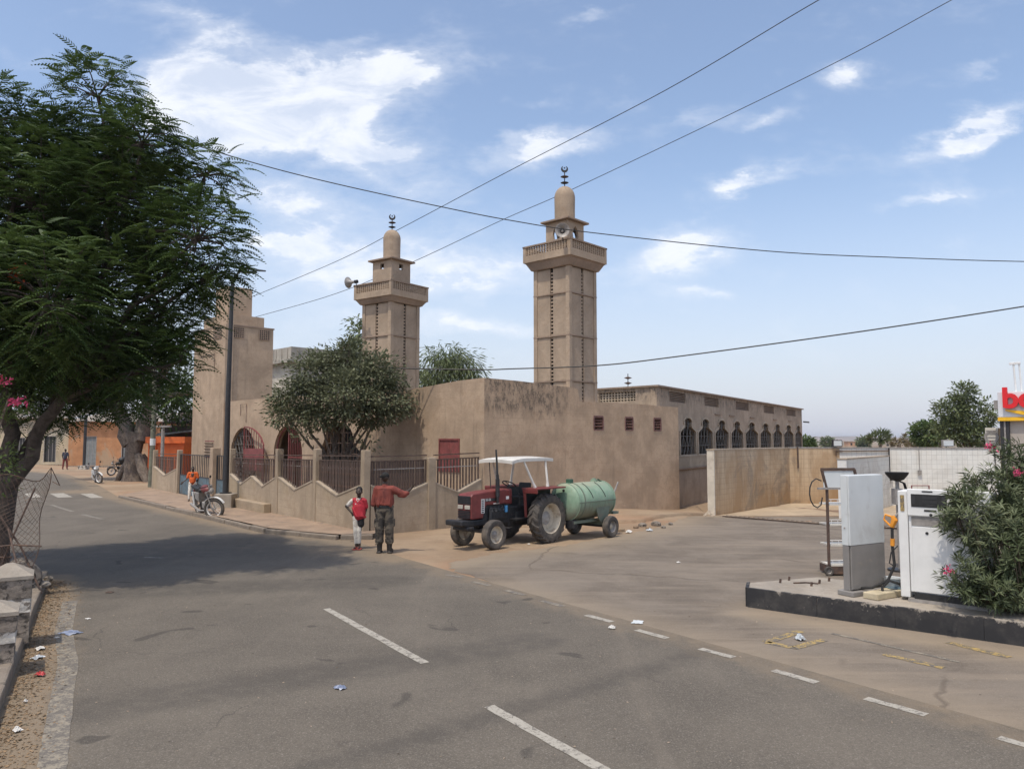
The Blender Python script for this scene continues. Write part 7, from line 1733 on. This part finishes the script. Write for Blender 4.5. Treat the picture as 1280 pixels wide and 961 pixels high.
def rubble():
    r = thing('concrete_pipe', 'broken concrete pipe section lying by the ruined wire fence', 'pipe', (-7.95, 12.55, .30), -.9)
    MB().lathe([(.20, -.45), (.22, -.44), (.22, .42), (.20, .45), (.13, .45), (.13, -.45), (.20, -.45)], axis='X', n=20).build('pipe', M['stone'], r, smooth=True)
    for i, (x, y, s) in enumerate(((-7.5, 12.4, .09), (-7.6, 12.1, .12), (-7.95, 11.9, .18), (-7.75, 12.9, .08), (-8.3, 12.1, .22), (-7.5, 11.3, .07), (-7.35, 11.7, .05))):
        b = MB(); b.ell((0, 0, 0), (s, s * .8, s * .6), 8, 6); b.v = [(v[0] * random.uniform(.8, 1.15), v[1] * random.uniform(.8, 1.15), v[2] * random.uniform(.85, 1.1)) for v in b.v]
        o = b.build('rubble_stone', M['stone' if i % 2 else 'concrete']); o.location = (x, y, .13 + s * .45); o.rotation_euler = (0, 0, i)
        tag(o, ['grey rubble lump at the kerb end right of the pipe', 'small concrete lump in front of the broken pipe', 'rounded rubble stone before the pipe near the posts', 'small rubble stone beyond the pipe by the kerb corner', 'largest rubble stone behind the farther stone post', 'pebble-sized lump on the brown pavement by the posts', 'small lump on the pavement close to the kerb corner'][i], 'stone', 'rubble by the ruined fence')
rubble()
def ruined_fence():
    r = thing('wire_fence', 'bent rusty wire mesh fence with leaning rods beside the flame tree trunk', 'fence', (-7.9, 11.9, .1))
    for p in ([(-.15, 0, 0), (.12, .1, .9), (.36, .2, 1.62)], [(.6, .1, 0), (.25, .1, .7), (-.25, .2, 1.3)], [(.75, -.6, 0), (.45, -.3, .5), (.1, .0, 1.0)], [(-.3, -.1, .72), (.2, .0, .76), (.62, .0, .74)], [(-.9, .1, .55), (.1, .1, .56)]):
        MB().tube(p, .014, 6).build('rod', M['rust'], r)
    mm = MB(); nu, nv = 14, 32
    def f(u, v): return Vector((-.55 + .95 * u + .25 * v * v + .05 * math.sin(v * 9), .15 + .12 * math.sin(u * 6 + v * 4), .35 + 1.35 * v + .18 * u * v + (.10 * math.sin(u * 7)) * v))
    for i in range(-nv, nu + 1):
        for sg in (1, -1):
            pts = []
            for k in range(nv + 1):
                v = k / nv; u = (i + (k if sg > 0 else nv - k) * .5) / nu
                if 0 <= u <= 1: pts.append(f(u, v))
            if len(pts) > 1: mm.tube(pts, .0032, 3, False)
    x = mm.build('wire_mesh', M['rust'], r); x['kind'] = 'stuff'
    MB().tube([f(1, k / 10) for k in range(11)] , .007, 4).tube([f(k / 10, 1) for k in range(11)] + [Vector((.75, .2, 1.66)), Vector((.62, .22, 1.72))], .008, 4).build('edge_wire', M['rust'], r)
ruined_fence()
def litter(name, label, cat, px, py, s, m, z=0.006, flat=.25, n=7):
    s *= .72; p = Gd(px, py, z); b = MB(); b.v = []; N = n
    for i in range(N + 1):
        for j in range(N + 1):
            u, v = i / N - .5, j / N - .5; rr = 1 + random.uniform(-.15, .15)
            b.v.append((u * s * rr, v * s * .75 * rr, s * flat * (random.random() * .8 + .5 * math.cos(u * 3) * math.cos(v * 3)) * (1 - 1.2 * (u * u + v * v))))
    for i in range(N):
        for j in range(N): a = i * (N + 1) + j; b.f.append((a, a + N + 1, a + N + 2, a + 1))
    o = b.build(name, m); o.location = (p.x, p.y, max(z, z0(p.x, p.y) + z)); o.rotation_euler = (0, 0, random.uniform(0, 3)); tag(o, label, cat, 'litter on the road')
    return o
M['film_blue'] = mat('blue_plastic_film', (.20, .235, .33), .35, .3, 12, .1, c2=(.42, .43, .47), c2s=9)
M['film_clear'] = mat('clear_crumpled_film', (.45, .48, .5), .3, .3, 14, .1, c2=(.7, .7, .72), c2s=10)
M['paper'] = mat('white_litter_paper', (.62, .6, .56), .7, .2, 10, .1)
M['red_wrap'] = mat('red_wrapper', (.45, .04, .04), .5, .3, 9, .1, c2=(.6, .55, .5), c2s=14)
for a in (('plastic_bag', 'flattened blue plastic bag by the left edge line', 'plastic bag', 88, 791, .34, M['film_blue'], .006, .12),
          ('water_sachet', 'crumpled blue-white water sachet on the open road left of the lane line', 'sachet', 425, 860, .17, M['film_blue'], .006, .3),
          ('cardboard', 'flat pale grey sheet on the road edge near the forecourt', 'cardboard', 797, 777, .27, M['panel_blue'], .012, .04),
          ('crumpled_cup', 'small yellowish-white crumpled cup on the road near the pale sheet', 'cup', 765, 785, .12, M['paper'], .01, .5),
          ('plastic_bag', 'clear crumpled plastic bag on the yellow forecourt markings', 'plastic bag', 1000, 799, .18, M['film_clear'], .012, .5),
          ('plastic_bag', 'dirty clear plastic bag against the foot of the black island kerb', 'plastic bag', 1131, 784, .18, M['film_clear'], .012, .35),
          ('wrapper', 'white paper scrap in the left gutter nearest the stone posts', 'wrapper', 50, 811, .16, M['paper'], .012, .3),
          ('wrapper', 'pale wrapper in the left gutter just below the white scrap', 'wrapper', 47, 822, .17, M['film_clear'], .012, .25),
          ('wrapper', 'red and white drink carton in the left gutter', 'wrapper', 50, 844, .13, M['red_wrap'], .012, .5),
          ('wrapper', 'white box scrap near the bottom left corner in the gutter', 'wrapper', 21, 913, .12, M['paper'], .012, .4),
          ('wrapper', 'tiny white ball of paper below the red carton', 'wrapper', 32, 877, .06, M['paper'], .012, .7),
          ('wrapper', 'small white scrap just right of the gutter beside the blue bag', 'wrapper', 71, 797, .08, M['paper'], .01, .3),
          ('wrapper', 'small white scrap on the road beyond the blue bag', 'wrapper', 110, 773, .1, M['paper'], .01, .15),
          ('wrapper', 'white litter below the tank trailer wheel end', 'wrapper', 786, 665, .3, M['paper'], .012, .25),
          ('wrapper', 'pale film on the ground right of the trailer wheel', 'wrapper', 812, 663, .3, M['film_clear'], .012, .3),
          ('wrapper', 'white scrap at the kerb right of the parked motorcycle', 'wrapper', 303, 651, .3, M['paper'], .012, .3),
          ('wrapper', 'tiny white scrap under the tractor rear wheel', 'wrapper', 661, 680, .1, M['paper'], .012, .3),
          ('plastic_bag', 'white scrap on the forecourt left of the car wash mouth', 'plastic bag', 848, 703, .12, M['paper'], .012, .3),
          ('leaf', 'single dark dry leaf on the road near the tree shade', 'leaf', 137, 740, .16, M['rust'], .01, .15),
          ('stone', 'pale rubble lump at the corner of the car wash wall', 'stone', 886, 645, .42, M['coping'], .01, .5)):
    litter(*a)
for i, (px, py, s) in enumerate(((803, 658, .13), (810, 661, .1), (820, 657, .16), (795, 660, .1), (829, 660, .09), (776, 664, .12), (838, 656, .1))):
    p = Gd(px, py, 0); b = MB(); b.ell((0, 0, 0), (s, s * .7, s * .6), 7, 5); o = b.build('rubble_stone', M['earth' if i % 2 else 'stone']); o.location = (p.x, p.y, z0(p.x, p.y) + s * .3); o.rotation_euler = (0, 0, i * 1.3)
    tag(o, ['leftmost', 'second', 'middle', 'nearest', 'rightmost but one', 'wheel-side', 'farthest right'][(2, 3, 5, 1, 4, 0, 6)[i] if False else i] + ' small lump in the row of rubble beyond the trailer wheel', 'stone', 'rubble beyond the trailer')
# dry leaves and grit gathered along the left kerb (uncountable)
def grit():
    n = 5200; t = RNG.random(n) ** .8; side = np.abs(RNG.normal(size=n)) * .22
    a = np.array([-2.2, 2.6]); b = np.array([-8.3, 13.8]); k = np.array([(LK[2][0] - LK[1][0]), (LK[2][1] - LK[1][1])])
    y = 3.0 + 10.6 * t; x = np.where(y < 6.65, -.79 - 3.62 * (y / 6.65), -4.41 - 3.89 * (y - 6.65) / 7.15) + .03 + side
    pos = np.stack([x, y, np.full(n, .009)], 1); d = RNG.normal(size=(n, 3)); d[:, 2] *= .15
    o = leaf_mesh('dry_leaf_litter', *LEAF_T, pos, frames(d, RNG.normal(size=(n, 3)) * .25 + np.array([0, 0, 1.])), RNG.uniform(.015, .045, n), mat('dry_leaf', (.24, .16, .09), .9, .4, 30, 0, c2=(.09, .085, .06), c2s=9, world_co=True), None); o['kind'] = 'stuff'
    n = 2600; x = RNG.uniform(-9, 14, n); y = RNG.uniform(4, 26, n); pos = np.stack([x, y, np.array([z0(a_, b_) + .008 for a_, b_ in zip(x, y)])], 1); d = RNG.normal(size=(n, 3)); d[:, 2] *= .2
    o = leaf_mesh('grit', *LEAF_T, pos, frames(d, RNG.normal(size=(n, 3)) * .4 + np.array([0, 0, 1.])), RNG.uniform(.01, .035, n), mat('grit', (.28, .22, .16), .9, .4, 3, 0, c2=(.08, .07, .06), c2s=7, world_co=True), None); o['kind'] = 'stuff'
grit()

# ------------------------------------------------------------------ dusty air
hm = bpy.data.materials.new('haze_air'); hm.use_nodes = True; hm.node_tree.nodes.clear()
Hn = NT(hm.node_tree); ho = Hn.node('ShaderNodeOutputMaterial'); hv = Hn.node('ShaderNodeVolumePrincipled', ins={'Color': (.93, .94, 1, 1), 'Density': .00016, 'Anisotropy': .2}); Hn.l.new(hv.outputs[0], ho.inputs['Volume'])
hz_o = MB().bx(-9500, 9500, -9500, 9500, -9, 24).build('haze', hm); hz_o['kind'] = 'stuff'
